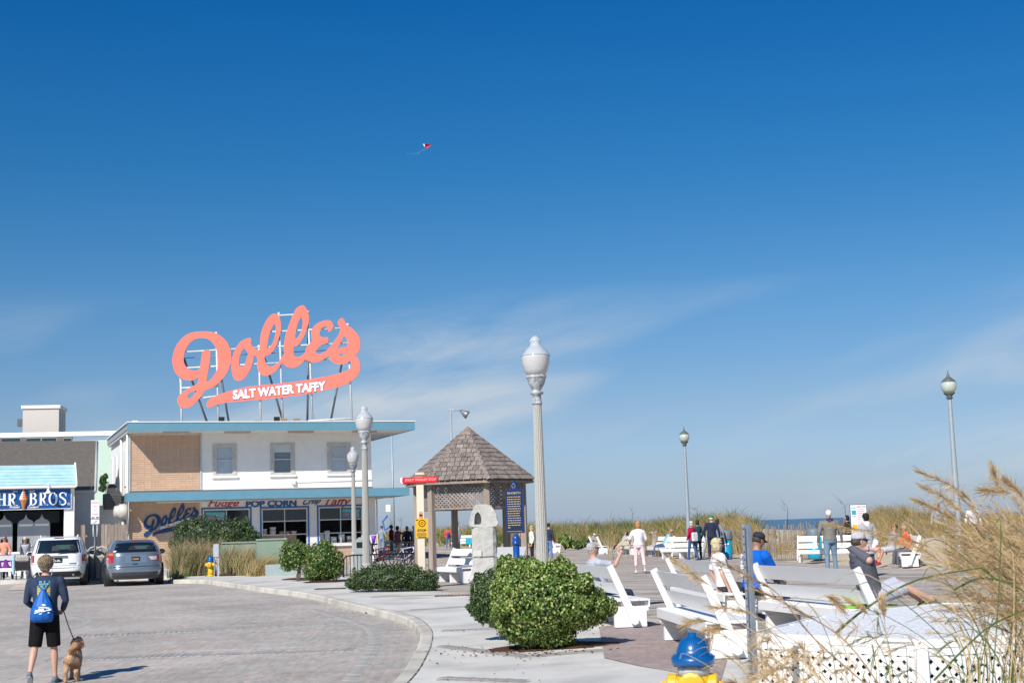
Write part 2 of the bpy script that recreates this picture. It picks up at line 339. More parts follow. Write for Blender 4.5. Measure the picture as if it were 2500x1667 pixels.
# base ground reaching the horizon, below everything
mb = MB(); mb.box((-400, -60, -3.2), (400, 400, -3.0)); tag(mb.build('ground', M_sand), kind='structure')
road = region('road', cp + [(-200, -12)], zroad, M_road, 1.5, (-70, -4, 2, 56))
bw_near = [(6.5, 2), (5.2, 9), (4.0, 14), (3.1, 18), (2.15, 22.6), (1.64, 25.3), (.2, 29.8), (-1.93, 36.2), (-7.5, 53), (-12.5, 68), (-24, 104), (-60, 210)]
side = region('pavement', back + [(-30, -20), (10, -20)] + bw_near + [(-200, 210)], zg, M_conc, 1.5, (-60, -4, 6, 110))
# kerb: stones with joints
curb = tag(thing('kerb', None, None), kind='structure')

segs = []; L_ = 0
i = 0
while i < len(cp)-1:
    j = i; acc = 0
    while j < len(cp)-1 and acc < 2.4: acc += (Vector(cp[j+1])-Vector(cp[j])).length; j += 1
    segs.append((i, j)); i = j
for (i, j) in segs:
    if cp[i][1] < 3 or cp[i][0] < -45: pass
    rings = []
    P = cp[i:j+1]; Q = back[i:j+1]
    g = .006
    for k, (p, q) in enumerate(zip(P, Q)):
        p = Vector(p); q = Vector(q)
        if k == 0: d = (Vector(P[1])-p).normalized()*g; p = p+d; q = q+d
        if k == len(P)-1: d = (p-Vector(P[k-1])).normalized()*g; p = p-d; q = q-d
        z1 = zg(q.x, q.y)+.004; z0 = zroad(p.x, p.y)-.1; n = (q-p).normalized()
        a = p; b = p+n*.012; c = p+n*.03; e = q
        rings.append([(a.x, a.y, z0), (b.x, b.y, z1-.022), (c.x, c.y, z1-.004), (c.x+n.x*.02, c.y+n.y*.02, z1), (e.x, e.y, z1), (e.x, e.y, z0)])
    mb = MB(); mb.loft(rings, True, True, False); mb.build('kerb_stone', M_curb, curb)
# crack between kerb and pavement
crk = [p for p in offs(cp, .215) if p[1] < 30 and p[0] < 0 and p[1] > 8]; mb = MB()
for a, b in zip(crk[:-1], crk[1:]):
    for j in range(8):
        q0 = Vector(a).lerp(Vector(b), j/8); q1 = Vector(a).lerp(Vector(b), (j+1)/8); w_ = random.uniform(.002, .009); mb.add([(q0.x-w_, q0.y, zg(q0.x, q0.y)+.005), (q0.x+w_, q0.y, zg(q0.x, q0.y)+.005), (q1.x+w_, q1.y, zg(q1.x, q1.y)+.005), (q1.x-w_, q1.y, zg(q1.x, q1.y)+.005)], [(0, 1, 2, 3)])
tag(mb.build('pavement_crack', pm('crack_dirt', (.06, .05, .04), .95)), kind='structure')
# boardwalk
bw_far = [(-70, 232), (-22, 170), (-8, 130), (3.6, 102), (9.2, 68), (10.3, 50), (11.6, 43.5), (13.5, 32), (16.5, 20), (19.5, 8), (20.5, 2)]
boardwalk = tag(thing('boardwalk', None, None), kind='structure')
poly_bw = [Vector(p) for p in bw_near + bw_far]
def inpoly(x, y, P=poly_bw):
    c = False; n = len(P)
    for i in range(n):
        x1, y1 = P[i]; x2, y2 = P[(i+1) % n]
        if (y1 > y) != (y2 > y) and x < (x2-x1)*(y-y1)/(y2-y1)+x1: c = not c
    return c
def zbw(x, y): return zg(x, y)*.5*(1 if y > 30 else 0)
ang = R(-35); ca, sa = math.cos(ang), math.sin(ang)
P2 = [Vector((p.x*ca+p.y*sa, -p.x*sa+p.y*ca)) for p in poly_bw]
mb = MB(); W = .145
v0 = min(p.y for p in P2); v1 = max(p.y for p in P2); r_ = v0+.05; rows = 0
while r_ < v1:
    xs = []
    for i in range(len(P2)):
        a, b = P2[i], P2[(i+1) % len(P2)]
        if (a.y > r_) != (b.y > r_): xs.append(a.x+(b.x-a.x)*(r_-a.y)/(b.y-a.y))
    xs.sort()
    for k in range(0, len(xs)-1, 2):
        a, b = xs[k], xs[k+1]; x = a-random.random()*3.5
        while x < b:
            l = 3.6; s0 = max(x, a); s1 = min(x+l-.004, b)
            if s1-s0 > .05:
                dz = random.uniform(-.002, .002); q = [(s0, r_), (s1, r_), (s1, r_+W-.007), (s0, r_+W-.007)]
                mb.cm = random.choice((0, 0, 1, 2)); wq = [(c*ca-d*sa, c*sa+d*ca) for c, d in q]
                mb.add([(c, d, zg(c, d)*.4-.05) for c, d in wq]+[(c, d, max(zg(c, d), 0)*.85+.012+dz) for c, d in wq], [(4,5,6,7),(0,1,5,4),(1,2,6,5),(2,3,7,6),(3,0,4,7)], False)
            x += l
    r_ += W
o = mb.build('plank', [M_wood, pm('boardwalk_wood_pale', (.45, .40, .35), .8, var=.2, vs_=4, bump=.4, bs=30), pm('boardwalk_wood_dark', (.24, .205, .175), .8, var=.2, vs_=4, bump=.4, bs=30)], boardwalk); o['kind'] = 'stuff'
# dune and beach
def zdune(x, y):
    # distance beyond boardwalk's far edge
    ex = np.interp(y, [2, 20, 32, 43.5, 50, 68, 102, 130, 170, 232], [20.5, 16.5, 13.5, 11.6, 10.3, 9.2, 3.6, -8, -22, -70])
    d = x-ex
    pth = sm((x/max(y, 1)-.155)/.02)*(1-sm((x/max(y, 1)-.235)/.02))*(1-sm((y-95)/20))
    z = -.06 + 1.0*(1-.7*pth)*sm(d/7)*(1+.25*math.sin(x*.31+y*.13)) - .02
    z -= 3.0*sm((d-16)/30)
    return z + .05*math.sin(x*1.3+y*.7)*sm(d/2)
far_r = list(reversed(bw_far))
dune = region('dune', [(60, -10)] + [(20.5, -10)] + far_r + [(-70, 300), (200, 300), (200, -10)], zdune, M_sand, 2.2, (-40, 2, 60, 230))
# sea
m, N, L, B = newmat('sea'); B.inputs['Base Color'].default_value = (.018, .05, .085, 1); B.inputs['Roughness'].default_value = .22
t = N.new('ShaderNodeTexCoord'); n = N.new('ShaderNodeTexNoise'); n.inputs['Scale'].default_value = .25; n.inputs['Detail'].default_value = 6; L.new(t.outputs['Object'], n.inputs[0]); b = N.new('ShaderNodeBump'); b.inputs['Strength'].default_value = .9; b.inputs['Distance'].default_value = 1.2; L.new(n.outputs[0], b.inputs['Height']); L.new(b.outputs[0], B.inputs['Normal'])
mb = MB(); mb.add([(-9000, 60, -2.6), (20000, 60, -2.6), (20000, 24000, -2.6), (-9000, 24000, -2.6)], [(0, 1, 2, 3)]); tag(mb.build('sea', m), kind='structure')
# soldier courses of grey pavers
pav_me = MB().bbox((-.047, -.1, -.03), (.047, .1, .004), .006).mesh('paver', M_gpav)
def course(parent, P, zf, step=.1, lift=0, me=pav_me, name='paver', lim=999):
    P = [Vector(p) for p in P]; acc = 0; d = step/2; k = 0; c = 0
    for a, b in zip(P[:-1], P[1:]):
        l = (b-a).length; t = (b-a)/l
        while d <= l:
            q = a+t*d; o = link(name, me, parent); o.location = (q.x, q.y, zf(q.x, q.y)+lift+random.uniform(-.002, .003)); o.rotation_euler = (0, 0, math.atan2(t.y, t.x)); d += step; c += 1
            if c >= lim: return
        d -= l
ring = [p for p in offs(cp, -.72) if 17 < p[1] < 33.5 and p[0] > -6]
ring2 = [p for p in offs(cp, -.93) if 18 < p[1] < 31 and p[0] > -5]
course(road, ring, zroad, .1*1.6, lim=92, me=MB().bbox((-.076, -.1, -.03), (.076, .1, .004), .006).mesh('paver', M_gpav))
course(road, [(-8.6, 27.6), (-6.2, 28.0), (-3.3, 28.7)], zroad, .1, lim=56, me=MB().bbox((-.046, -.38, -.03), (.044, .38, .004), .006).mesh('paver', M_gpav))
course(road, [(-7.6, 23.2), (-5.1, 23.3), (-2.6, 23.0)], zroad, .1, lim=52, me=MB().bbox((-.046, -.36, -.03), (.044, .36, .004), .006).mesh('paver', M_gpav))
course(road, [(-6.3, 18.6), (-4, 18.9), (-2.6, 19.2)], zroad, .1, lim=40, me=MB().bbox((-.046, -.2, -.03), (.044, .2, .004), .006).mesh('paver', M_gpav))
arc = [( -15.1+5.9*math.cos(t), 29.8+5.9*math.sin(t)) for t in [R(-60+i*5) for i in range(26)]]
course(road, arc, zroad, .16, lim=60, me=MB().bbox((-.076, -.1, -.03), (.076, .1, .004), .006).mesh('paver', M_gpav))
def gp(u, v): p = gnd(u, v); return (p.x, p.y)
bandm = MB().bbox((-.095, -.09, -.03), (.095, .09, .007), .005).mesh('paver', pm('pale_paver', (.30, .28, .26), .85, var=.15, bump=.4, bs=60))
for P, lim, dy in (((gp(905, 1458), gp(1150, 1450)), 26, .2), ((gp(1000, 1490), gp(1170, 1480)), 26, .2), ((gp(1078, 1541), gp(1240, 1534)), 20, 0), ((gp(1078, 1578), gp(1290, 1604), gp(1480, 1588)), 34, 0), ((gp(1078, 1658), gp(1300, 1666)), 18, 0)):
    course(side, P, zg, .2, lim=lim, me=bandm)
    course(side, [(a, b+.19) for a, b in P], zg, .2, lim=lim, me=bandm)
# pink brick apron
ap = [gp(1462, 1530), gp(1600, 1512), gp(1800, 1530), gp(1760, 1660), gp(1560, 1625), gp(1475, 1605)]
apr = region('brick_apron', ap, lambda x, y: zg(x, y)+.005, M_pink, .6, (-2, 5, 6, 40))
# iron covers set in the pavement
M_rust = pm('rusty_iron', (.16, .09, .07), .7, metal=.3, var=.3, bump=.5)
for (u, v, w_, d_), lab in (((807, 1436.5, .8, .5), 'rusty iron cover set in the pavement beside the long low hedge'), ((1118, 1453.5, 1.1, .55), 'rusty flat grate in the pavement between the low hedge and the round bush')):
    p = gnd(u, v); t_ = thing('drain_cover', lab, 'drain cover', (p.x, p.y, p.z+.004)); f = MB()
    f.box((-w_/2, -d_/2, 0), (w_/2, -d_/2+.05, .012)); f.box((-w_/2, d_/2-.05, 0), (w_/2, d_/2, .012)); f.box((-w_/2, -d_/2, 0), (-w_/2+.05, d_/2, .011)); f.box((w_/2-.05, -d_/2, 0), (w_/2, d_/2, .011)); f.build('frame', M_rust, t_)
    f = MB()
    for k in range(12): x = -w_/2+.05+k*(w_-.1)/12; f.box((x, -d_/2+.05, -.01), (x+(w_-.1)/12*.7, d_/2-.05, .006))
    f.build('grate', M_rust, t_)
# parking bay line
a = gnd(26, 1441, zroad); b = gnd(64, 1419, zroad); mb = MB(); mb.add([(a.x-.1, a.y, a.z+.012), (a.x+.45, a.y+.1, a.z+.012), (b.x+.15, b.y, b.z+.012), (b.x-.25, b.y, b.z+.012)], [(0, 1, 2, 3)]); tag(mb.build('bay_marking', pm('line_paint', (.58, .5, .42), .7, var=.2)), kind='structure')
# paper litter and leaf litter
M_white = pm('paper', (.8, .8, .8), .8)
p = gnd(895, 1497, zroad); mb = MB()
for k in range(6):
    a = rng.uniform(-.08, .08, (4, 3)); a[:, 2] = np.abs(a[:, 2])*.5; mb.add([tuple(q) for q in a], [(0, 1, 2, 3)])
tag(mb.build('litter', M_white, None, (p.x, p.y, p.z+.01)), 'crumpled white paper lying in the gutter beside the kerb', 'litter')
def leaves_flat(name, cu, cv, n, ru, rv, mat, s=.03):
    V = []; Fq = []
    for k in range(n):
        a = random.gauss(0, 1)*ru+cu; b = random.gauss(0, .6)*rv+cv; p = gnd(a, b); t = random.random()*6.3; l = s*random.uniform(.5, 1.3); c_, s_ = math.cos(t)*l, math.sin(t)*l
        i = len(V); V += [(p.x-c_, p.y-s_, p.z+.012), (p.x+s_*.4, p.y-c_*.4, p.z+.02), (p.x+c_, p.y+s_, p.z+.014), (p.x-s_*.4, p.y+c_*.4, p.z+.03)]; Fq.append((i, i+1, i+2, i+3))
    return tag(link(name, np_mesh(name, V, Fq, mat)), kind='stuff')
M_leafl = pm('dead_leaf', (.09, .05, .035), .9, var=.5)
leaves_flat('leaf_litter', 1280, 1592, 150, 85, 12, M_leafl, .028)
leaves_flat('leaf_litter', 1180, 1600, 30, 90, 40, M_leafl, .022)
for (u, v, rx, ry, nm) in ((1345, 1578, .88, .5, 'mulch'), (738, 1413, .7, .7, 'mulch'), (795, 1420, .7, .5, 'mulch'), (462, 1405, .9, .6, 'mulch'), (585, 1403, 1.2, .7, 'mulch'), (950, 1432, 1.05, .8, 'mulch')):
    p = gnd(u, v); V = [(0, 0, .05)]; n = 40; rr = []
    for k in range(n):
        a = 2*math.pi*k/n; q = 1+random.uniform(-.13, .13); rr.append(q); x = math.cos(a)*rx*q; y = math.sin(a)*ry*q; V.append((x, y, zg(p.x+x, p.y+y)-p.z+.006))
    for k in range(n):
        a = 2*math.pi*k/n; x = math.cos(a)*rx*.6*rr[k]; y = math.sin(a)*ry*.6*rr[k]; V.append((x, y, zg(p.x+x, p.y+y)-p.z+.04))
    mb = MB(); mb.add(V, [(0, n+1+k, n+1+(k+1) % n) for k in range(n)] + [(1+k, 1+(k+1) % n, n+1+(k+1) % n, n+1+k) for k in range(n)], True)
    tag(mb.build(nm, M_mulch, None, p), kind='stuff')
# ================================================================= TWO-STOREY SHOP
TH = R(20.5)
O_ = at(316, 1345, 68.0); O_.z = .15
BM = mat4(O_, TH)                       # local: x along the front, y inwards, z up
shop = thing('sweet_shop', 'white and tan brick two-storey corner shop with two blue roof edges', 'shop building', O_, TH)
M_blue = pm('blue_fascia', (.13, .29, .38), .5, var=.06, vs_=2, bump=.1)
M_wht = pm('white_wall', (.80, .79, .76), .7, var=.04, vs_=2, bump=.1, bs=30, dirt=(.6, .58, .54), dirt_s=1.2, dirt_a=.35)
M_brick = pm('tan_brick', (.57, .385, .26), .75, var=.14, vs_=3, bump=.3, bs=80)
M_mort = pm('mortar', (.72, .62, .53), .9, var=.1)
M_soff = pm('soffit', (.72, .70, .66), .7, var=.05)
M_gls = pm('window_glass', (.02, .028, .034), .04, var=.05, bump=0, spec=.9)
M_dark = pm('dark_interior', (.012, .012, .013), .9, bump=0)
M_alu = pm('aluminium_frame', (.62, .62, .6), .45, metal=.2, var=.08)
M_nfr = pm('weathered_frame', (.52, .50, .46), .8, var=.15, bump=.4, dirt=(.3, .28, .25), dirt_a=.5)
M_bt = pm('blue_trim', (.035, .12, .36), .5, var=.08)
M_redp = pm('red_letter_paint', (.42, .03, .035), .5); M_blup = pm('blue_letter_paint', (.02, .11, .3), .5)
M_flu = pm('light_tube', (.75, .73, .66), .5)
M_blind = pm('window_blind', (.55, .6, .64), .6, var=.03)
def P(u, v, yo=0.): return onplane(BM, u, v, yo)
OV = 1.62
xw0 = P(316, 1200)[0]; xw1 = P(906, 1100)[0]
zr1 = P(400, 1031, -OV)[1]; zr0 = P(400, 1052, -OV)[1]; zc1 = P(400, 1201, -OV)[1]; zc0 = P(400, 1222, -OV)[1]
xr0 = P(312, 1040, -OV)[0]; xr1 = P(1013, 1040, -OV)[0]; xc1 = P(1000, 1200, -OV)[0]
xsplit = P(492, 1100)[0]
D_ = 10.5
print('shop', xw0, xw1, zr0, zr1, zc0, zc1, xr0, xr1, xc1)
# roof
mb = MB(); mb.box((xr0, -OV, zr0), (xr1, -OV+.05, zr1)); mb.box((xr0, -OV+.05, zr0), (xr0+.05, -OV+.3, zr1)); mb.box((xr1-.05, -OV+.05, zr0), (xr1, D_, zr1)); mb.build('roof_fascia', M_blue, shop); mb = MB(); mb.box((xr0+.03, -OV+.3, zr0+.12), (xr0+.07, D_, zr1-.02)); mb.build('roof_gutter', pm('gutter_grey', (.3, .34, .38), .5), shop)
mb = MB(); mb.box((xr0-.03, -OV-.03, zr1), (xr1+.03, -OV+.25, zr1+.05)); mb.box((xr0-.03, -OV+.25, zr1), (xr0+.2, D_, zr1+.05)); mb.box((xr1-.2, -OV+.25, zr1), (xr1+.03, D_, zr1+.05)); mb.build('roof_edge', M_wht, shop)
mb = MB(); mb.box((xr0+.05, -OV+.05, zr0+.02), (xr1-.05, D_, zr0+.05))
for k in range(60): x = xr0+.1+k*(xr1-xr0-.2)/60; mb.box((x, -OV+.06, zr0+.012), (x+.2, 0, zr0+.02))
mb.build('soffit', M_soff, shop)
mb = MB(); mb.box((xr0+.06, -OV+.26, zr0+.06), (xr1-.06, D_-.1, zr1-.02)); mb.build('roof', pm('roof_gravel', (.4, .39, .37), .9, bump=.8, bs=60), shop)
# canopy
mb = MB(); mb.box((xr0, -OV, zc0), (xc1, -OV+.05, zc1)); mb.box((xr0, -OV+.05, zc0), (xr0+.05, -.02, zc1)); mb.box((xc1-.05, -OV+.05, zc0), (xc1, D_*.8, zc1)); mb.build('canopy_fascia', M_blue, shop)
mb = MB(); mb.box((xr0+.05, -OV+.05, zc0+.03), (xc1-.05, -.02, zc1-.06)); mb.box((xw1+.02, -.02, zc0+.03), (xc1-.05, D_*.8, zc1-.06)); mb.build('canopy', M_soff, shop)
# upper wall: white part with three windows
wins = [((519, 578), (1083, 1161)), ((659, 720), (1081, 1158)), ((798, 857), (1080, 1155))]
WR = []
for (a, b), (c, d) in wins:
    x0, z1 = P(a, c); x1, z0 = P(b, d); WR.append((x0, x1, z0, z1))
zw0 = zc1+.12; zw1 = zr0+.02
def wall_holes(name, x0, x1, z0, z1, holes, mat, y0=0, y1=.25, parent=shop):
    mb = MB(); xs = x0
    for (a, b, c, d) in sorted(holes):
        mb.box((xs, y0, z0), (a, y1, z1)); mb.box((a, y0, z0), (b, y1, c)); mb.box((a, y0, d), (b, y1, z1)); xs = b
    mb.box((xs, y0, z0), (x1, y1, z1)); return mb.build(name, mat, parent)
wall_holes('upper_wall', xsplit, xw1, zw0, zw1, WR, M_wht)
for i, (x0, x1, z0, z1) in enumerate(WR):
    t = MB(); f = .16
    t.box((x0, -.03, z0), (x0+f, .12, z1)); t.box((x1-f, -.03, z0), (x1, .12, z1)); t.box((x0+f, -.03, z1-f*.7), (x1-f, .12, z1)); t.box((x0+f, -.03, z0), (x1-f, .12, z0+.06))
    wf = t.build('window', M_nfr, shop)
    a, b, c, d = x0+f, x1-f, z0+.06, z1-f*.7; zm = (c+d)/2
    s = MB(); g = .05; s.box((a, 0, c), (a+g, .09, d)); s.box((b-g, 0, c), (b, .09, d)); s.box((a+g, 0, d-g), (b-g, .09, d)); s.box((a+g, 0, c), (b-g, .09, c+g)); s.box((a+g, 0, zm-.025), (b-g, .09, zm+.025)); s.build('frame', M_alu, wf)
    pn = MB(); pn.box((a+g, .05, c+g), (b-g, .055, zm-.025)); pn.box((a+g, .05, zm+.025), (b-g, .055, d-g)); pn.build('pane', pm('upper_glass', (.15, .19, .23), .06, bump=0, spec=.8) if i == 1 else pm('pale_glass', (.42, .50, .57), .12, bump=0, spec=.7), wf)
    if i == 1: pn2 = MB(); pn2.box((a+g, .03, d-g-.3), (b-g, .045, d-g)); pn2.build('blind', M_blind, wf)
    if i == 2:
        sl_ = MB()
        for k in range(26): z = c+.1+k*(d-c-.2)/26; sl_.box((a+g, .035, z), (b-g, .045, z+.03))
        sl_.build('blind', M_blind, wf)
    sb = MB(); sb.bbox((x0-.05, -.1, z0-.11), (x1+.06, .02, z0-.005), .012); sb.build('sill', M_wht, wf)
mb = MB(); mb.box((xsplit-.09, -.05, zw0), (xsplit-.005, .2, zw1)); mb.build('corner_trim', pm('grey_trim', (.45, .46, .47), .6), shop); mb = MB(); mb.box((xw0-.04, -.05, zw0), (xw0+.04, .2, zw1)); mb.build('corner_trim', pm('grey_trim', (.45, .46, .47), .6), shop)
mb = MB(); mb.box((xw0, -.06, zw0-.13), (xw1+.05, .2, zw0-.01)); mb.build('flashing', pm('dark_flashing', (.12, .12, .13), .7), shop)
mb = MB(); x, z = P(716, 1176); mb.bbox((x-.1, -.14, z-.12), (x+.1, 0, z+.1)); mb.tube([(x+.1, -.03, z-.02), (xw1+.06, -.03, z+.02)], .02, 6); mb.build('junction_box', M_soff, shop)
# brick panels
mb = MB(); mb.box((xw0+.04, .02, zw0), (xsplit-.09, .2, zw1)); mb.build('brick_backing', M_mort, shop)
bwid = (xsplit-.09-xw0-.04)/10.; bh = .106
def bricks(x0, x1, z0, z1, parts, bwid=bwid, y=0):
    me = MB().bbox((.012, -.004, .009), (bwid-.012, .03, bh-.009), .003).mesh('brick', M_brick)
    rest = MB(); c = 0; nx = int(round((x1-x0)/bwid)); nz = int((z1-z0)/bh)
    for j in range(nz):
        for i in range(nx):
            if x0+(i+1)*bwid > x1+.02: continue
            if c < parts: o = link('brick', me, shop); o.location = (x0+i*bwid, y+random.uniform(-.002, .002), z0+j*bh); c += 1
            else: rest.box((x0+i*bwid+.012, y-.004+random.uniform(-.002, .002), z0+j*bh+.009), (x0+(i+1)*bwid-.012, y+.03, z0+(j+1)*bh-.009))
    if rest.v: o = rest.build('brickwork', M_brick, shop); o['kind'] = 'stuff'
bricks(xw0+.04, xsplit-.09, zw0, zw1-.02, 290)
# lower storey
zl1 = zc0+.04
mb = MB(); mb.box((xw0+.04, .02, -.2), (xsplit-.02, .2, zl1)); mb.build('brick_backing', M_mort, shop)
bricks(xw0+.04, xsplit-.02, -.1, zl1, 0)
shopw = [((495, 611), (1243, 1335)), ((638, 752), (1241, 1319)), ((777, 886), (1237, 1317))]
SW = []
for (a, b), (c, d) in shopw:
    x0, z1 = P(a, c); x1, z0 = P(b, d); SW.append((x0, x1, z0, z1))
xr = P(917, 1300)[0]; zled = min(s[2] for s in SW)-.02
SW = [(a, b, zled+.02, d) for a, b, c, d in SW]
wall_holes('lower_wall', xsplit-.02, xr, zled, zl1, SW, M_wht)
mb = MB(); mb.box((xsplit-.02, .03, -.2), (xr-.3, .2, zled)); mb.build('brick_backing', M_mort, shop)
bricks(xsplit, xr-.3, -.1, zled-.03, 0, y=.02)
mb = MB(); mb.bbox((xsplit+.1, -.1, zled-.07), (xr-.25, .02, zled+.01), .01); mb.build('ledge', M_wht, shop)
mb = MB(); mb.box((xr-.3, -.02, -.2), (xr, .3, zled)); mb.build('corner_post', M_wht, shop)
M_prod = [pm('tub_white', (.75, .74, .7), .5), pm('tub_tan', (.5, .33, .2), .6), pm('tub_blue', (.2, .4, .55), .5), pm('box_pink', (.6, .38, .36), .5)]
for i, (x0, x1, z0, z1) in enumerate(SW):
    t = MB(); f = .07
    t.box((x0-f, -.03, z0), (x0, .1, z1+.08)); t.box((x1, -.03, z0), (x1+f, .1, z1+.08)); t.box((x0, -.03, z1), (x1, .1, z1+.08)); wf = t.build('shop_window', M_bt, shop)
    t = MB(); f = .07; n = 2 if i < 2 else 3
    t.box((x0, -.01, z0), (x0+f, .08, z1)); t.box((x1-f, -.01, z0), (x1, .08, z1)); t.box((x0+f, -.01, z1-f), (x1-f, .08, z1)); t.box((x0+f, -.01, z0), (x1-f, .08, z0+f))
    cols = [x0+(x1-x0)*q for q in ((.5,) if i < 2 else (.5, .82))]
    rows = [z0+(z1-z0)*q for q in (.3, .655)]
    for q in rows: t.box((x0+f, 0, q-.025), (x1-f, .06, q+.025))
    for q in cols: t.box((q-.02, .002, z0+f), (q+.02, .058, z1-f))
    t.build('frame', M_alu, wf)
    xs = [x0]+cols+[x1]; zs = [z0]+rows+[z1]
    for a, b in zip(xs[:-1], xs[1:]):
        for k, (c, d) in enumerate(zip(zs[:-1], zs[1:])):
            if k == 2: g = MB(); g.box((a+.02, .03, c+.025), (b-.02, .036, d-.025)); g.build('pane', M_gls, wf)
            else:
                g = MB(); g.box((a+.02, .03, c+.025), (b-.02, .036, d-.025)); g.build('pane', pm('clear_glass', (.9, .95, .95), .02, bump=0, var=0, trans=1, ior=1.1, alpha=.35), wf)
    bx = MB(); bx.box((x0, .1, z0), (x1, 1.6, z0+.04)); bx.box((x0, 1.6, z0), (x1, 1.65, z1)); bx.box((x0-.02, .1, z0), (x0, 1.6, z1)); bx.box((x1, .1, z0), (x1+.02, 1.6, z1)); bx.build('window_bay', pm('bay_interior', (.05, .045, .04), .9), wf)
    st = MB()
    if i == 1: st.cm = 1; st.box((x0+.12, .35, z0+.04), (x1-.5, .9, z0+.3*(z1-z0))); 
    zb = z0+.3*(z1-z0)+.02 if i == 1 else z0+.04
    xx = x0+.2
    while xx < x1-.3:
        n_ = random.choice((1, 2, 2, 3)) if i != 1 else random.choice((1, 2, 2)); w_ = random.uniform(.11, .16); z = zb
        for _ in range(n_+(1 if i == 2 else 0)):
            st.cm = random.choice((0, 0, 0, 1, 2) if i == 1 else (0, 0, 3, 1)); h_ = random.uniform(.12, .2)
            if i == 1: st.lathe([(w_*.8, 0), (w_, h_*.85), (w_*1.08, h_*.86), (w_*1.08, h_)], 12, (xx, .45, z))
            else: st.box((xx-w_, .3, z), (xx+w_, .55, z+h_))
            z += h_+.005
        xx += w_*2.1+random.uniform(.02, .12)
    if i: o = st.build('display_goods', M_prod, wf)
    if i == 0 or i == 2:
        c = MB(); a, b = (x0+.1, x0+.48*(x1-x0)) if i == 0 else (cols[0]+.05, x1-.1); c.box((a, .015, rows[1]+.05), (b, .028, z1-.1)); c.cm = 1
        c.box((a+.05, .008, z1-.28), (b-.05, .015, z1-.16)); c.cm = 2
        for q in range(7): c.box((a+(b-a)*.45, .008, rows[1]+.1+q*.06), (b-.08, .014, rows[1]+.12+q*.06))
        c.cm = 3; c.ell((a+.25, .012, rows[1]+.25), (.16, .012, .1)); c.build('menu_board', [pm('menu_teal', (.06, .2, .27), .4), pm('menu_title', (.1, .45, .5), .4), pm('menu_white', (.6, .65, .68), .4), pm('menu_food', (.35, .2, .22), .5)], wf)
# painted words
mb = MB(); a = P(507, 1243, -.02); b = P(585, 1222, -.02); text(mb, 'Fudge', a[0], P(584, 1230)[0], P(540, 1242)[1], P(540, 1217)[1], -.004, .02, shear=.45, bold=.012); mb.build('painted_word', M_redp, shop)
mb = MB(); text(mb, 'POP CORN', P(600, 1230)[0], P(724, 1230)[0], P(660, 1237)[1], P(660, 1220)[1], -.004, .02, bold=.05); mb.build('painted_word', M_blup, shop)
mb = MB(); text(mb, 'Crisp', P(739, 1225)[0], P(784, 1225)[0], P(760, 1236)[1], P(760, 1218)[1], -.004, .02, shear=.5, bold=.025, slope=.1); mb.build('painted_word', M_blup, shop)
mb = MB(); text(mb, 'Taffy', P(793, 1225)[0], P(858, 1225)[0], P(825, 1239)[1], P(825, 1213)[1], -.004, .02, shear=.45, bold=.012); mb.build('painted_word', M_redp, shop)
# lights under eaves
for u in (430, 580, 735, 890):
    x, _ = P(u, 1056, -1.0); t = MB(); t.bbox((x-.62, -1.1, zr0-.09), (x+.62, -.85, zr0+.012)); t.build('light_fitting', pm('fitting_cream', (.5, .45, .38), .6), shop)
for (a, b) in ((380, 513), (530, 668), (672, 815), (817, 960)):
    x0 = P(a, 1225, -OV+.25)[0]; x1 = P(b, 1225, -OV+.25)[0]; t = MB(); t.box((x0, -OV+.1, zc0-.05), (x1, -OV+.3, zc0+.028)); lf = t.build('light_fitting', pm('fitting_cream', (.5, .45, .38), .6), shop)
    t = MB(); t.tube([(x0+.05, -OV+.16, zc0-.07), (x1-.05, -OV+.16, zc0-.07)], .03, 8); t.build('tube_light', M_flu, lf)
# side walls, back
mb = MB(); mb.box((xw0, .2, -.2), (xw0+.2, D_-.3, zl1)); mb.box((xw0, .25, zw0-.1), (xw0+.2, D_-.3, zw1)); mb.box((xw1-.2, .25, zw0-.1), (xw1, D_-.3, zw1)); mb.box((xr-.2, .3, -.2), (xr, D_-.3, zl1)); mb.box((xw0, D_-.3, -.2), (xw1, D_-.1, zw1)); mb.build('side_wall', M_wht, shop)
mb = MB()
for k in range(4):
    y = 1.5+k*2.6; mb.box((xw0-.05, y, zw0+.3), (xw0, y+1.0, zw1-.7))
mb.build('side_shutter', pm('shutter_white', (.7, .69, .66), .6), shop)
mb = MB(); mb.tube([(xw0-.1, .05, -.1), (xw0-.1, .05, zw1)], .05, 8); mb.build('downpipe', M_wht, shop); mb = MB(); mb.tube([(xw0-.08, 3.5, -.1), (xw0-.08, 3.5, zw1)], .06, 8); mb.build('downpipe', M_wht, shop); mb = MB(); mb.tube([(xr+.08, -.02, -.1), (xr+.08, -.02, zl1)], .04, 8); mb.build('downpipe', M_wht, shop)
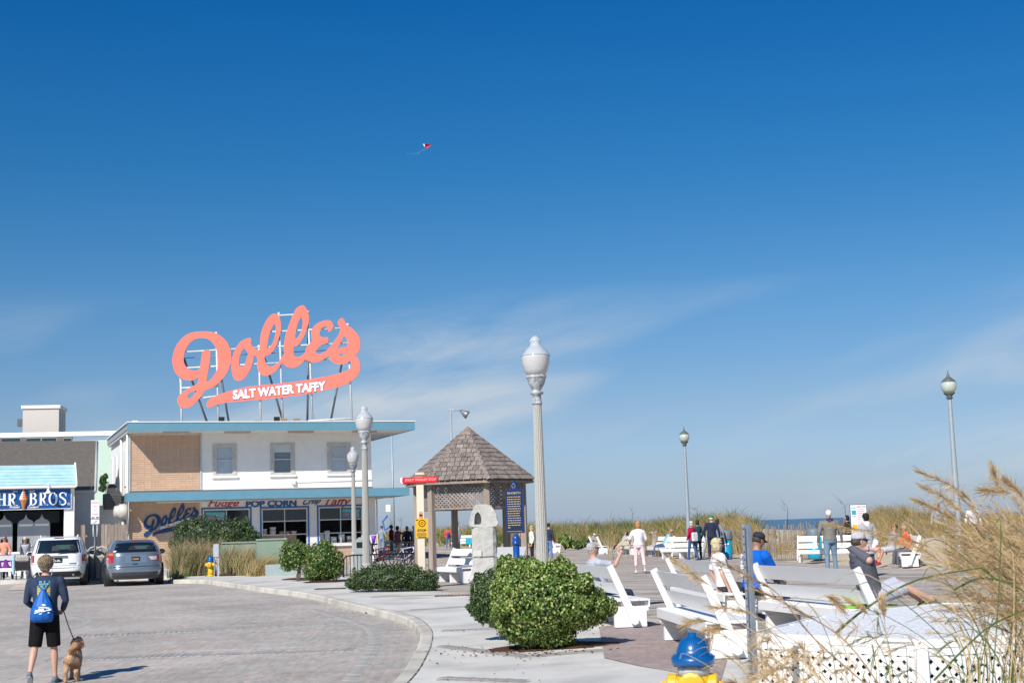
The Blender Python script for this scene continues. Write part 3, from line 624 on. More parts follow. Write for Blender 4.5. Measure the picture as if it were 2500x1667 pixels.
# --------------------- script logo outline (shared by the roof sign and the wall sign)
DQ = lambda L: [(400+0*a, b) for a, b in L]
A1 = lambda L: [(415+a/7.468, 790+b/7.468) for a, b in L]
A2 = lambda L: [(400+a/4.704, 730+b/4.704) for a, b in L]
LOGO = [A1([(640,140),(800,160),(900,210),(1000,290),(1070,390),(1105,500),(1115,620),(1100,740),(1060,850),(1000,950),(920,1040),(850,1110),(770,1160),(700,1190),(640,1215),(610,1260),(560,1330),(490,1410),(420,1480),(350,1520),(270,1535),(200,1520),(150,1470),(135,1400),(150,1330),(200,1270),(280,1215),(350,1170),(420,1130),(480,1110),(510,1050),(525,970),(460,1010),(390,1035),(300,1030),(200,990),(110,910),(60,800),(40,680),(55,560),(100,430),(170,320),(260,230),(370,170),(500,145)]),
 A1([(600,262),(690,280),(770,340),(830,430),(860,520),(880,640),(870,780),(840,880),(780,970),(710,1045),(665,1058),(680,950),(700,820),(725,680),(735,560),(725,487),(690,475),(650,475),(600,500),(580,560),(565,680),(550,780),(520,840),(440,858),(350,830),(290,780),(250,700),(250,600),(280,480),(340,370),(420,300),(500,270)]),
 A1([(475,1215),(400,1240),(340,1275),(315,1320),(325,1355),(365,1360),(410,1335),(440,1280),(478,1235)]),
 A2([(990,445),(1005,470),(1000,510),(1025,555),(1070,580),(1098,575),(1105,480),(1115,400),(1140,320),(1180,240),(1225,185),(1270,168),(1310,185),(1335,230),(1345,300),(1338,380),(1310,470),(1280,550),(1240,610),(1200,640),(1155,660),(1160,700),(1180,750),(1220,775),(1265,765),(1310,730),(1345,680),(1380,630),(1378,560),(1390,450),(1410,370),(1440,290),(1480,180),(1530,100),(1590,70),(1630,100),(1660,170),(1668,240),(1650,310),(1620,400),(1580,470),(1540,530),(1490,550),(1490,600),(1495,650),(1530,662),(1580,650),(1615,620),(1635,570),(1650,530),(1690,500),(1700,470),(1690,400),(1710,330),(1760,280),(1830,250),(1890,243),(1930,265),(1948,310),(1930,350),(1895,378),(1885,345),(1870,318),(1840,315),(1805,345),(1785,400),(1800,430),(1840,440),(1885,440),(1885,480),(1870,505),(1810,525),(1760,570),(1740,610),(1770,630),(1810,625),(1850,600),(1880,580),(1930,520),(1980,450),(2020,380),(2025,330),(2000,290),(1998,260),(2020,230),(2050,218),(2070,240),(2090,280),(2120,310),(2170,345),(2220,400),(2250,460),(2255,520),(2245,580),(2220,620),(2195,650),(2230,680),(2250,730),(2252,790),(2240,850),(2200,900),(2150,940),(2080,980),(2000,1010),(1900,1035),(1700,1080),(1500,1110),(1300,1135),(1100,1155),(900,1170),(700,1190),(620,1205),(560,1230),(510,1248),(490,1220),(500,1180),(540,1140),(620,1100),(720,1065),(850,1030),(1000,1000),(1200,980),(1400,960),(1600,935),(1750,905),(1900,880),(2020,850),(2100,820),(2150,780),(2155,730),(2140,710),(2080,740),(2020,752),(1960,735),(1910,700),(1895,650),(1850,680),(1800,710),(1750,728),(1690,725),(1625,695),(1590,730),(1540,770),(1470,787),(1410,775),(1370,740),(1350,735),(1320,780),(1270,835),(1220,865),(1160,880),(1110,860),(1080,810),(1070,740),(1072,680),(1055,650),(1035,650),(1020,720),(1000,790),(960,860),(910,920),(850,938),(810,920),(785,860),(775,760),(785,670),(810,600),(840,540),(880,490),(930,460)]),
 A2([(920,568),(945,590),(965,625),(955,670),(940,720),(915,770),(880,780),(860,750),(862,690),(875,640),(895,595)]),
 A2([(1268,285),(1285,310),(1285,360),(1275,430),(1250,500),(1215,550),(1187,570),(1190,510),(1200,450),(1215,390),(1240,330)]),
 A2([(1578,210),(1592,250),(1590,310),(1575,370),(1550,420),(1520,460),(1508,440),(1512,390),(1525,320),(1545,260)]),
 A2([(2072,425),(2100,460),(2115,500),(2105,545),(2050,552),(1992,568),(2010,530),(2040,480)]),
 A2([(2040,620),(2065,632),(2060,650),(2035,658),(2015,645),(2018,628)])]
# roof sign
SM = mat4(Vector((at(400, 1000, 71).x, 71.0, 7.0)), R(-4))
sign = thing('roof_sign', 'huge salmon pink script sign reading Salt Water Taffy on white scaffolding above the shop', 'sign', SM.translation, R(-4))
M_pink2 = pm('salmon_paint', (.84, .185, .135), .6, var=.07, vs_=1.2, bump=.05, spec=.3)
M_edge = pm('sign_edge', (.75, .55, .55), .6); M_steel = pm('white_steel', (.62, .64, .66), .5, var=.12, bump=.2); M_steel2 = pm('grey_steel', (.25, .28, .31), .5, metal=.3, var=.12)
def S(u, v, yo=0.): return onplane(SM, u, v, yo)
lo = [[S(u, v) for u, v in catmull(o, 3)] for o in LOGO]
fs = flat_shape(lo, .09)
nf = len(fs.f)
fs.mi = [0]*nf
for i, f in enumerate(fs.f):
    if len(f) == 4: fs.mi[i] = 1
fs.build('script_letters', [M_pink2, M_edge], sign)
M_out = pm('letter_outline', (.16, .1, .25), .6); M_let = pm('letter_white', (.85, .85, .85), .6)
def words(parent, Sf, y, u0, v0, u1, v1, hpx, mat, matout=None, body='SALT WATER TAFFY'):
    x0, z0 = Sf(u0, v0); x1, z1 = Sf(u1, v1); _, zt = Sf(u0, v0-hpx); sl = (z1-z0)/(x1-x0)
    if matout: mb = MB(); text(mb, body, x0-.03, x1+.03, z0-.03, zt+.03, y-.005, .01, bold=.075, slope=sl); mb.build('lettering_outline', matout, parent)
    mb = MB(); text(mb, body, x0, x1, z0, zt, y-.02, .02, bold=.045, slope=sl); mb.build('lettering', mat, parent)
words(sign, S, 0, 569, 975.5, 796, 953, 23, M_let, M_out)
ZB = zr1-SM.translation.z - .05
def bar(mb, u0, v0, u1, v1, yo=.14, r=.045, y1=None):
    a = S(u0, v0, yo); b = S(u1, v1, yo if y1 is None else y1)
    mb.tube([(a[0], yo, a[1]), (b[0], yo if y1 is None else y1, b[1])], r, 8)
for (u0, v0, u1) in ((441, 925, 444), (528, 816, 534), (632, 848, 637), (681, 768, 691), (752, 764, 764), (849, 795, 860)):
    mb = MB(); a = S(u0, v0, .16); b = S(u1, 1030, .16); mb.tube([(a[0], .16, a[1]), (b[0], .16, ZB)], .05, 8); mb.lathe([(.05, 0), (.075, .02), (.075, .1), (.04, .14)], 8, (a[0], .16, a[1]-.02)); mb.build('post', M_steel, sign)
for (u0, v0, u1, v1) in ((681, 770, 752, 766), (659, 810, 849, 800), (452, 859, 632, 848), (632, 848, 850, 837), (452, 898, 690, 885), (690, 884, 806, 877), (440, 947, 531, 943), (488, 972, 531, 966), (752, 1027, 857, 1021)):
    mb = MB(); bar(mb, u0, v0, u1, v1, .13, .04); mb.build('rail', M_steel, sign)
for (u0, v0, u1, v1) in ((449, 874, 620, 864), (620, 864, 800, 855)):
    mb = MB(); bar(mb, u0, v0, u1, v1, .6, .02); mb.build('rail', M_steel2, sign)
for (u0, v0, u1) in ((449, 874, 516), (528, 850, 563), (646, 875, 698), (753, 790, 750), (836, 880, 803)):
    mb = MB(); a = S(u0, v0, .25); b = S(u1, 1030, 2.4 if u1 > u0 else 1.6); yb = 2.0; b = S(u1, 1030, yb); mb.tube([(a[0], .25, a[1]), (b[0], yb, ZB)], .055, 8); mb.build('brace', M_steel2, sign)
# floodlights and vents on the roof
M_black = pm('black_metal', (.02, .02, .022), .5)
for u, g in ((541, 'left'), (676, 'right')):
    p = at(u, 1015, 69.5); x, z = onplane(BM, u, 1015, 0); t = thing('floodlight', 'black floodlight on the shop roof below the pink sign, the %s one of two' % g, 'floodlight', BM @ Vector((x, 0, zr1-.03)), TH, 'floodlights aimed at the roof sign')
    b = MB(); b.bbox((-.14, -.05, .22), (.14, .1, .42)); b.build('lamp_head', M_black, t); b = MB(); b.tube([(0, .02, 0), (0, .02, .22)], .025, 6); b.build('stem', M_black, t)
for k, (u, hh) in enumerate(((484, .1), (509, .1), (583, .15), (630, .18), (694, .25), (725, .26))):
    x, z = onplane(BM, u, 1025, -.3); lab = ('low tan vent at the left of the row along the roof edge', 'second low tan vent on the roof edge, beside the first slanting brace', 'small tan vent on the roof edge between the two floodlights, nearer the left one', 'small tan vent on the roof edge at the foot of the third sign post', 'taller tan vent on the roof edge just right of the right floodlight', 'tallest tan vent, at the right end of the row along the roof edge')[k]
    t = thing('roof_vent', lab, 'roof vent', BM @ Vector((x, -.3, zr1-.02)), TH, 'tan vents along the shop roof edge'); b = MB(); b.box((-.13, -.1, 0), (.13, .12, hh)); b.build('body', pm('vent_tan', (.42, .34, .25), .7), t); b = MB(); b.box((-.16, -.13, hh), (.16, .15, hh+.05)); b.build('cap', pm('vent_tan', (.42, .34, .25), .7), t)
x, z = onplane(BM, 330, 1030, 0); t = thing('chimney', 'stub of red brick chimney with white cap at the left roof corner', 'chimney', BM @ Vector((x, 0, zr1)), TH); b = MB(); b.box((-.25, -.2, 0), (.25, .2, .12)); b.build('brickwork', pm('red_brick', (.35, .13, .08), .8), t); b = MB(); b.bbox((-.14, -.1, .12), (.12, .1, .22)); b.build('cap', M_wht, t)
# wall sign: the same logo in blue, flat on the bricks
wl = thing('wall_sign', 'dark blue script sign on the tan bricks beside the shop windows', 'sign', O_, TH)
def map2(u, v):                          # roof logo pixel -> wall logo pixel
    return 350+(u-418)*(485-350)/(882-418)*1.0-(v-870)*.03, 1268+(v-870)*.285+(u-650)*-.028
lw = [[P(*map2(u, v), -.06) for u, v in catmull(o, 3)] for o in LOGO]
fb = flat_shape(lw, .04); fb.v = [(x, y-.05, z) for x, y, z in fb.v]; fb.build('script_letters', pm('navy_enamel', (.012, .055, .16), .35, var=.05), wl)
words(wl, lambda u, v: P(u, v, -.08), -.09, 391, 1292, 467, 1268, 7, M_let)
mb = MB(); x, z = P(447, 1228, -.06); mb.tube([(x+.04, -.03, z+.1), (x-.04, -.03, z-.08)], [.05, .02], 6); mb.build('apostrophe', MATS['navy_enamel'], wl)
# ================================================================= CUSTARD SHOP (far left)
THC = R(20.5)
Oc = at(181, 1300, 65.5); Oc.z = .17
CM = mat4(Oc, THC)
cs = thing('custard_shop', 'ice cream shop at the far left with pale blue board awning and blue Bros sign', 'shop building', Oc, THC)
def C(u, v, yo=0.): return onplane(CM, u, v, yo)
M_pale = pm('pale_blue_board', (.36, .58, .63), .7, var=.12, vs_=3, bump=.2, dirt=(.55, .68, .68), dirt_a=.5)
M_sgn = pm('sign_blue', (.01, .085, .30), .35, var=.04, bump=0)
M_shg = pm('asphalt_shingle', (.13, .115, .10), .9, var=.35, vs_=14, bump=.8, bs=60, stretch=(.4, 1, 1.6))
M_gry = pm('grey_wall', (.42, .43, .44), .7, var=.1)
zs1 = C(100, 1191)[1]; zs0 = C(100, 1243)[1]
xL = -6.5
mb = MB(); mb.box((C(157, 1240)[0], 0, -.2), (0, .4, zs1+.02)); mb.build('column', M_wht, cs)
mb = MB(); mb.box((xL, .1, zs0+.05), (C(157, 1240)[0], .4, zs1+.02)); mb.box((xL-.4, 0, -.2), (xL, .4, zs1)); mb.build('front_wall', M_wht, cs)
x1 = C(174, 1240)[0]
mb = MB(); mb.box((xL, -.1, zs0), (x1, .1, zs1)); sgn = mb.build('sign_board', M_wht, cs)
mb = MB(); mb.box((xL, -.115, zs0+.04), (x1-.04, -.102, zs1-.04)); mb.build('sign_face', M_sgn, sgn)
def serif(mb, ch, x0, x1, z0, z1, y, th=.02):
    w = x1-x0; h = z1-z0; st = w*.24; s = h*.055
    bx = lambda a, b, c, d: mb.box((x0+a*w, y-th, z0+c*h), (x0+b*w, y, z0+d*h))
    ser = lambda c: (bx(c-.2, c+.2, 0, .05), bx(c-.2, c+.2, .95, 1))
    if ch in 'HKRB':
        bx(.08, .33, .03, .97); bx(-.02, .42, 0, .05); bx(-.02, .42, .95, 1)
    if ch == 'H': bx(.67, .92, .03, .97); bx(.58, 1.02, 0, .05); bx(.58, 1.02, .95, 1); bx(.33, .67, .46, .54)
    if ch == 'K':
        for (a, b, c, d) in ((.33, .45, .95, .97), (.42, .4, .95, .03)): mb.tube([(x0+a*w, y-th/2, z0+b*h), (x0+c*w, y-th/2, z0+d*h)], w*.09, 6)
    if ch in 'RB':
        for (c, r) in (((.72, .25),) if ch == 'R' else ((.74, .22), (.27, .26))):
            pts = [(x0+w*(.33+ (.42 if c > .5 else .5)*math.sin(t)), y-th/2, z0+h*(c+r*math.cos(t))) for t in [math.pi*k/10 for k in range(11)]]
            mb.tube(pts, [w*(.045+.09*math.sin(math.pi*k/10)) for k in range(11)], 6, flat=1)
    if ch == 'R': mb.tube([(x0+.45*w, y-th/2, z0+.47*h), (x0+.78*w, y-th/2, z0+.04*h)], w*.12, 6); bx(.68, 1.08, 0, .05)
    if ch == 'O':
        pts = [(x0+w*(.5+.4*math.sin(t)), y-th/2, z0+h*(.5+.47*math.cos(t))) for t in [math.pi*k/12 for k in range(25)]]
        mb.tube(pts, [w*(.05+.1*abs(math.sin(math.pi*k/12))) for k in range(25)], 6, caps=False)
    if ch == 'S':
        pp = catmull([(.85, .72), (.7, .93), (.45, .97), (.2, .86), (.22, .66), (.5, .52), (.78, .36), (.82, .15), (.55, .03), (.28, .07), (.12, .28)], 3, False)
        mb.tube([(x0+a*w, y-th/2, z0+b*h) for a, b in pp], [w*(.05+.08*math.sin(math.pi*k/(len(pp)-1))) for k in range(len(pp))], 6)
        bx(.84, .9, .66, .97); bx(.08, .14, .03, .34)
for word, ua, ub, va, vb in (('KOHR', -62, 44, 1203, 1234), ('BROS', 70, 166, 1201, 1233)):
    mb = MB(); n = len(word)
    for i, ch in enumerate(word):
        a = C(ua+(ub-ua)*(i+.05)/n, vb, -.13); b = C(ua+(ub-ua)*(i+.93)/n, va, -.13); serif(mb, ch, a[0], b[0], a[1], b[1], -.12)
    mb.build('sign_letters', M_let, cs)
mb = MB()
for w_, ua, ub, va, vb, sh in (('Frozen', 23, 48, 1233.5, 1240, .4), ('Custard', 67, 95, 1234, 1240, .4), ('Since', 31, 43, 1197, 1201, .4), ('1919', 70, 84, 1196.5, 1200.5, .2)):
    a = C(ua, vb, -.12); b = C(ub, va, -.12); text(mb, w_, a[0], b[0], a[1], b[1], -.118, .01, shear=sh, bold=.02)
x, z = C(168, 1229.5, -.12); mb.tube([(x+.05*math.cos(t), -.13, z+.05*math.sin(t)) for t in [k*.7 for k in range(10)]], .012, 5)
mb.build('sign_letters', M_let, cs)
a = C(57, 1242, -.15); b = C(57, 1194, -.15); cx = a[0]; z0 = a[1]; hh = b[1]-a[1]
mb = MB(); mb.lathe([(.02, 0), (.05, .03), (.135, hh*.42), (.16, hh*.44), (.16, hh*.5)], 14, (cx, -.16, z0)); cone = mb.build('ice_cream_cone', pm('cone_orange', (.75, .28, .06), .6), cs)
for side, mt in ((-1, pm('cream_white', (.7, .68, .66), .6)), (1, pm('cream_orange', (.65, .17, .04), .6))):
    mb = MB()
    for k in range(5): r = .17*(1-k*.19); mb.ell((cx+side*r*.42, -.17, z0+hh*(.52+k*.1)), (r*.7, .12*(1-k*.15), hh*.085), 10, 6)
    mb.build('cream_swirl', mt, cone)
# awning boards
zA1 = C(100, 1136, .9)[1]; zA0 = C(100, 1183, -.3)[1]
for k in range(6):
    t0 = k/6; t1 = (k+1)/6+.02; f = lambda t: (.9-1.2*(1-t) if False else -.3+1.2*t, zA0+(zA1-zA0)*t)
    y0, z0 = f(t0); y1, z1 = f(t1); mb = MB(); mb.add([(xL, y0-.03, z0), (.02, y0-.03, z0), (.02, y1+.01, z1), (xL, y1+.01, z1), (xL, y0, z0-.03), (.02, y0, z0-.03), (.02, y1+.05, z1-.03), (xL, y1+.05, z1-.03)], [(0,1,2,3), (4,7,6,5), (0,4,5,1), (1,5,6,2), (2,6,7,3), (3,7,4,0)]); mb.build('board', M_pale, cs)
mb = MB(); mb.box((xL, -.34, zA0-.14), (.06, .1, zA0-.03)); mb.add([(.03, -.35, zA0-.1), (.1, -.35, zA0-.1), (.1, .9, zA1+.03), (.03, .9, zA1+.03), (.03, -.35, zA0+.06), (.1, -.35, zA0+.06), (.1, .88, zA1+.12), (.03, .88, zA1+.12)], [(0,3,2,1), (4,5,6,7), (0,1,5,4), (1,2,6,5), (2,3,7,6), (3,0,4,7)]); mb.build('trim', M_wht, cs)
# roof behind
zR1 = C(150, 1076, 6.5)[1]; zR0 = C(210, 1196, 1.4)[1]; xR = C(236, 1078, 6.5)[0]; xR0 = C(232, 1196, 1.4)[0]
mb = MB(); mb.add([(xL, 1.4, zR0), (xR0, 1.4, zR0), (xR, 6.5, zR1), (xL, 6.5, zR1), (xL, 11.6, zR0), (xR0, 11.6, zR0)], [(0, 1, 2, 3), (3, 2, 5, 4)]); mb.build('roof', M_shg, cs)
mb = MB(); mb.tube([(xR0, 1.3, zR0-.1), (xR, 6.5, zR1-.05)], .09, 4); mb.box((.1, 1.3, zR0-.15), (xR0, 1.42, zR0-.01)); mb.build('rake_board', M_gry, cs)
mb = MB(); mb.add([(xR0-.05, 1.5, zR0), (xR-.05, 6.5, zR1), (xR0-.05, 11.4, zR0), (xR0-.05, 11.4, -.2), (xR0-.05, 1.5, -.2)], [(0, 1, 2, 3, 4)]); mb.box((.02, 1.5, -.2), (xR0-.05, 1.7, zR0)); mb.box((-.02, .4, -.2), (.02, 1.5, zs1)); mb.box((xL-.3, 11.4, -.2), (xR0, 11.6, zR0)); mb.box((xL-.4, .4, -.2), (xL-.2, 11.4, zR0)); mb.build('wall', M_gry, cs)
# opening with machines
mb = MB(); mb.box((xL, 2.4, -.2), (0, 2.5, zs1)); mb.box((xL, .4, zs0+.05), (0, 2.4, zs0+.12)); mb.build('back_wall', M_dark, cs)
mb = MB(); a = C(8, 1266, 2.3); b = C(145, 1246, 2.3); mb.box((a[0], 2.2, b[1]-.55), (b[0], 2.3, b[1]-.0)); mb.build('menu_board', pm('slate', (.05, .07, .09), .4), cs)
for u in (-30, 10, 63, 102):
    x, _ = C(u, 1300, .9); mb = MB(); zt = C(60, 1268, .9)[1]; wv = .36
    prof = [(-wv, .9), (wv, .9), (wv, zt-.18), (wv*.75, zt-.05), (.1, zt+.03), (.035, zt+.14), (0, zt+.24), (-.035, zt+.14), (-.1, zt+.03), (-wv*.75, zt-.05), (-wv, zt-.18)]
    mb.prism([(x+a, b) for a, b in prof], .9, 1.2); mc = mb.build('machine', pm('machine_grey', (.34, .35, .37), .4, var=.05), cs)
    mb = MB(); mb.box((x-.3, .88, zt-.3), (x+.3, .9, zt-.2)); mb.box((x-.28, .86, 1.25), (x+.28, .9, 1.3)); mb.build('shelf', M_wht, mc)
    mb = MB(); mb.box((x-.15, .87, 1.42), (x+.15, .9, 1.62)); mb.build('hatch', M_dark, mc)
mb = MB(); mb.box((xL, -.35, .95), (-.55, .4, 1.03)); mb.box((xL, -.25, -.1), (-.55, .3, .95)); mb.build('counter', M_wht, cs)
x, z = C(118, 1204, -.5); mb = MB(); mb.lathe([(.17, 0), (.16, .03), (.07, .1), (.055, .2), (.04, .24)], 16, (x, -.5, z)); gl = thing('barn_lamp', 'white gooseneck barn lamp hanging in front of the blue Bros sign', 'lamp', CM @ Vector((0, 0, 0)), THC)
mb.build('lamp_shade', M_wht, gl); mb = MB(); mb.tube([(x, -.5, z+.22), (x, -.48, z+.4), (x, -.2, z+.45), (x, .0, z+.4)], .02, 6); mb.build('arm', M_wht, gl)
# ================================================================= HOTEL BEHIND
HM = mat4(Vector((at(-60, 1200, 112).x, 112, 0)), R(9)); hotel = thing('hotel', 'beige and pale green flat-roofed building with a square tower behind the shops', 'building', HM.translation, R(9))
def Hh(u, v, yo=0.): return onplane(HM, u, v, yo)
M_bei = pm('beige_render', (.52, .455, .395), .8, var=.04); M_grn = pm('pale_green_render', (.47, .60, .49), .8, var=.04)
xg = Hh(176, 1070)[0]; xe = Hh(330, 1070)[0]; zt = Hh(120, 1066)[1]
wr = []
for (a, b) in ((2, 51), (63, 138), (154, 175)):
    p = Hh(a, 1068); q = Hh(b, 1079); wr.append((p[0], q[0], q[1]-.4, p[1]))
wall_holes('wall', Hh(-80, 1070)[0], xg, -1, zt, wr, M_bei, 0, .4, hotel)
mb = MB(); mb.box((xg, -.02, -1), (xe, .4, zt-.3)); mb.box((xe-.4, .4, -1), (xe, 16, zt-.3)); mb.build('wing', M_grn, hotel)
mb = MB(); mb.box((Hh(-80, 1070)[0], -.35, zt), (xe+.2, .5, zt+.35)); mb.build('parapet', M_wht, hotel)
for (a, b, c, d) in wr:
    t = MB(); n = max(1, int((b-a)/1.0)); t.box((a, .02, c), (b, .1, c+.06)); t.box((a, .02, d-.08), (b, .1, d))
    for k in range(n+1): q = a+(b-a)*k/n; t.box((q-.04, .02, c+.06), (q+.04, .1, d-.08))
    wf = t.build('window', M_wht, hotel); g = MB(); g.box((a, .12, c), (b, .14, d)); g.build('pane', pm('teal_glass', (.03, .12, .13), .08, bump=0, spec=.8), wf)
p = Hh(55, 1057, 2); q = Hh(144, 996, 2); mb = MB(); mb.box((p[0], 2, zt), (q[0], 5.5, q[1])); tw = mb.build('tower', pm('tower_render', (.55, .50, .455), .8, var=.04), hotel)
mb = MB(); mb.box((p[0]-.12, 1.88, q[1]), (q[0]+.12, 5.62, q[1]+.25)); mb.build('cap', M_wht, tw)
mb = MB(); x, z = Hh(51, 1031, 2); mb.box((x-.3, 2.1, z-.3), (x+.25, 2.6, z+.3)); mb.build('wall_unit', pm('dark_unit', (.12, .12, .13), .6), tw)
# ================================================================= ALLEY: fence, air conditioner, duct, bins
FMt = mat4(Vector((at(183, 1300, 65.8).x, 65.8, .17)), THC); fen = thing('board_fence', 'weathered brown dog-eared board fence between the two shops', 'fence', FMt.translation, THC)
M_fw = pm('weathered_fence', (.30, .235, .19), .85, var=.35, vs_=3, bump=.5, bs=30, stretch=(3, 1, .3))
def Ff(u, v): return onplane(FMt, u, v, 0)
for u0, u1 in ((184, 213), (247, 315)):
    a = Ff(u0, 1300)[0]; b = Ff(u1, 1300)[0]; n = int((b-a)/.145)
    for k in range(n):
        x = a+k*.145; zt = Ff(u0+(u1-u0)*k/n, 1279)[1]+random.uniform(-.03, .04); mb = MB(); mb.prism([(x+.006, -.1), (x+.139, -.1), (x+.139, zt-.05), (x+.1, zt), (x+.045, zt), (x+.006, zt-.05)], random.uniform(0, .01), .03); mb.build('board', M_fw, fen)
    for z in (.4, 1.6): mb = MB(); mb.box((a, .031, z), (b, .07, z+.09)); mb.build('rail', M_fw, fen)
dk = MB(); dk.box((Ff(183, 1300)[0], 3, -.1), (Ff(316, 1300)[0], 3.1, 3.1)); o = dk.build('alley_wall', M_gry); o.matrix_world = FMt; tag(o, 'grey back wall closing the narrow alley between the shops', 'wall')
def alley(name, lab, cat, u, v, Y, build, rz=THC):
    p = at(u, v, Y); t = thing(name, lab, cat, p, rz); build(t); return t
def ac(t):
    mb = MB(); mb.bbox((-.42, -.3, -.38), (.42, .4, .38), .02); mb.build('casing', pm('ac_dark', (.06, .065, .065), .6), t)
    for k in range(9): mb = MB(); mb.box((-.38, -.32, -.33+k*.075), (.38, -.30, -.30+k*.075)); mb.build('louvre', pm('ac_louvre', (.11, .115, .11), .5), t)
alley('air_conditioner', 'dark louvred air conditioner on the alley roof beside the brick corner shop', 'air conditioner', 274, 1224, 69.5, ac)
def ac2(t): mb = MB(); mb.bbox((-.22, -.2, -.25), (.22, .2, .1), .02); mb.build('casing', pm('ac_beige', (.35, .31, .28), .6), t); mb = MB(); mb.prism([(-.24, .1), (.24, .1), (.1, .3), (-.14, .3)], -.2, .2); mb.build('hood', M_black, t)
alley('air_conditioner', 'small beige rooftop unit with black hood above the louvred air conditioner', 'air conditioner', 274, 1196, 71, ac2)
def duct(t):
    mb = MB(); M = Matrix.Rotation(R(90), 4, 'Y') @ Matrix.Rotation(0, 4, 'X'); pr = [(.1, -.34), (.26, -.3), (.3, -.22), (.3, -.1), (.36, -.08), (.37, .2), (.33, .3)]
    b = len(mb.v); mb.lathe(pr, 20); mb.v = [tuple(M @ Vector(v)) for v in mb.v]; mb.build('housing', pm('duct_cream', (.55, .52, .46), .5), t)
    mb = MB(); mb.tube([(.1, 0, -.3), (.1, 0, -1.6)], .07, 8); mb.build('pipe', pm('duct_cream', (.55, .52, .46), .5), t)
alley('exhaust_fan', 'round cream exhaust fan on the side wall of the brick corner shop', 'exhaust fan', 295, 1249, 67.5, duct)
for nm, u, Y, lab, hz in (('litter_bin', 249, 52.8, 'domed pale stone litter bin between the sign pole and the silver car', 1), ('litter_bin', 231, 54.5, 'domed pale stone litter bin directly behind the parking sign pole', 1)):
    x = xat(u, Y, .2); z = zg(x, Y); t = thing('litter_bin', lab, 'litter bin', (x, Y, z), 0, 'stone litter bins at the kerb')
    Ms = pm('bin_stone', (.46, .43, .37), .85, var=.2, vs_=30, bump=.5); mb = MB(); mb.lathe([(.25, 0), (.27, .03), (.27, .1), (.25, .12), (.27, .8), (.29, .82), (.29, .9), (.25, .92)], 20); mb.build('body', Ms, t)
    mb = MB(); rr = [(-.26, 0), (-.24, .14), (-.15, .25), (0, .3), (.15, .25), (.24, .14), (.26, 0)]
    mb.tube([(a, 0, .9+b) for a, b in rr], .04, 6, flat=3.2, up=(0, 1, 0)); mb.build('hood', Ms, t); mb = MB(); mb.ell((0, 0, .9), (.2, .2, .1)); mb.build('liner', M_black, t)
# street sign
x = xat(231.5, 52, .2); t = thing('parking_sign', 'two small white parking plates with red lettering on a dark pole at the kerb', 'street sign', (x, 52, zg(x, 52)), R(10))
sc_ = 52/3472
mb = MB(); mb.tube([(0, 0, 0), (0, 0, 1.75)], .045, 10); mb.lathe([(.14, 0), (.13, .03), (.06, .08)], 12); mb.build('pole', pm('dark_pole', (.09, .10, .11), .5, metal=.5), t)
mb = MB(); mb.tube([(-.07, 0, 2.0), (-.07, 0, 1.6), (0, 0, 1.52)], .018, 6); mb.tube([(.07, 0, 2.0), (.07, 0, 1.6), (0, 0, 1.52)], .018, 6); mb.build('bracket', M_alu, t)
M_redt = pm('sign_red', (.62, .25, .26), .5); zt0 = 1.6+(hor(231)-1267)*sc_-zg(x, 52); zt1 = 1.6+(hor(231)-1221)*sc_-zg(x, 52)
mb = MB(); mb.bbox((-.15, -.03, zt0), (.15, -.01, zt1), .006); pl = mb.build('sign_plate', pm('plate_white', (.78, .74, .75), .4), t)
mb = MB(); mb.bbox((-.15, -.03, zt0-.18), (.15, -.01, zt0-.02), .006); mb.build('sign_plate', pm('plate_white', (.78, .74, .75), .4), t)
mb = MB()
for k, (s, w_) in enumerate((('PARKING', .12), ('PAY', .07), ('TO', .05), ('PARK', .1))): text(mb, s, -w_, w_, zt1-.12-k*.14, zt1-.07-k*.14, -.032, .004)
mb.tube([(-.06, -.035, zt0-.14), (.06, -.035, zt0-.06)], .012, 5); mb.build('lettering', M_redt, pl)
mb = MB(); mb.box((-.13, -.034, zt0+.03), (-.02, -.031, zt0+.07)); mb.box((.02, -.034, zt0+.03), (.13, -.031, zt0+.07)); mb.build('lettering', M_black, pl)
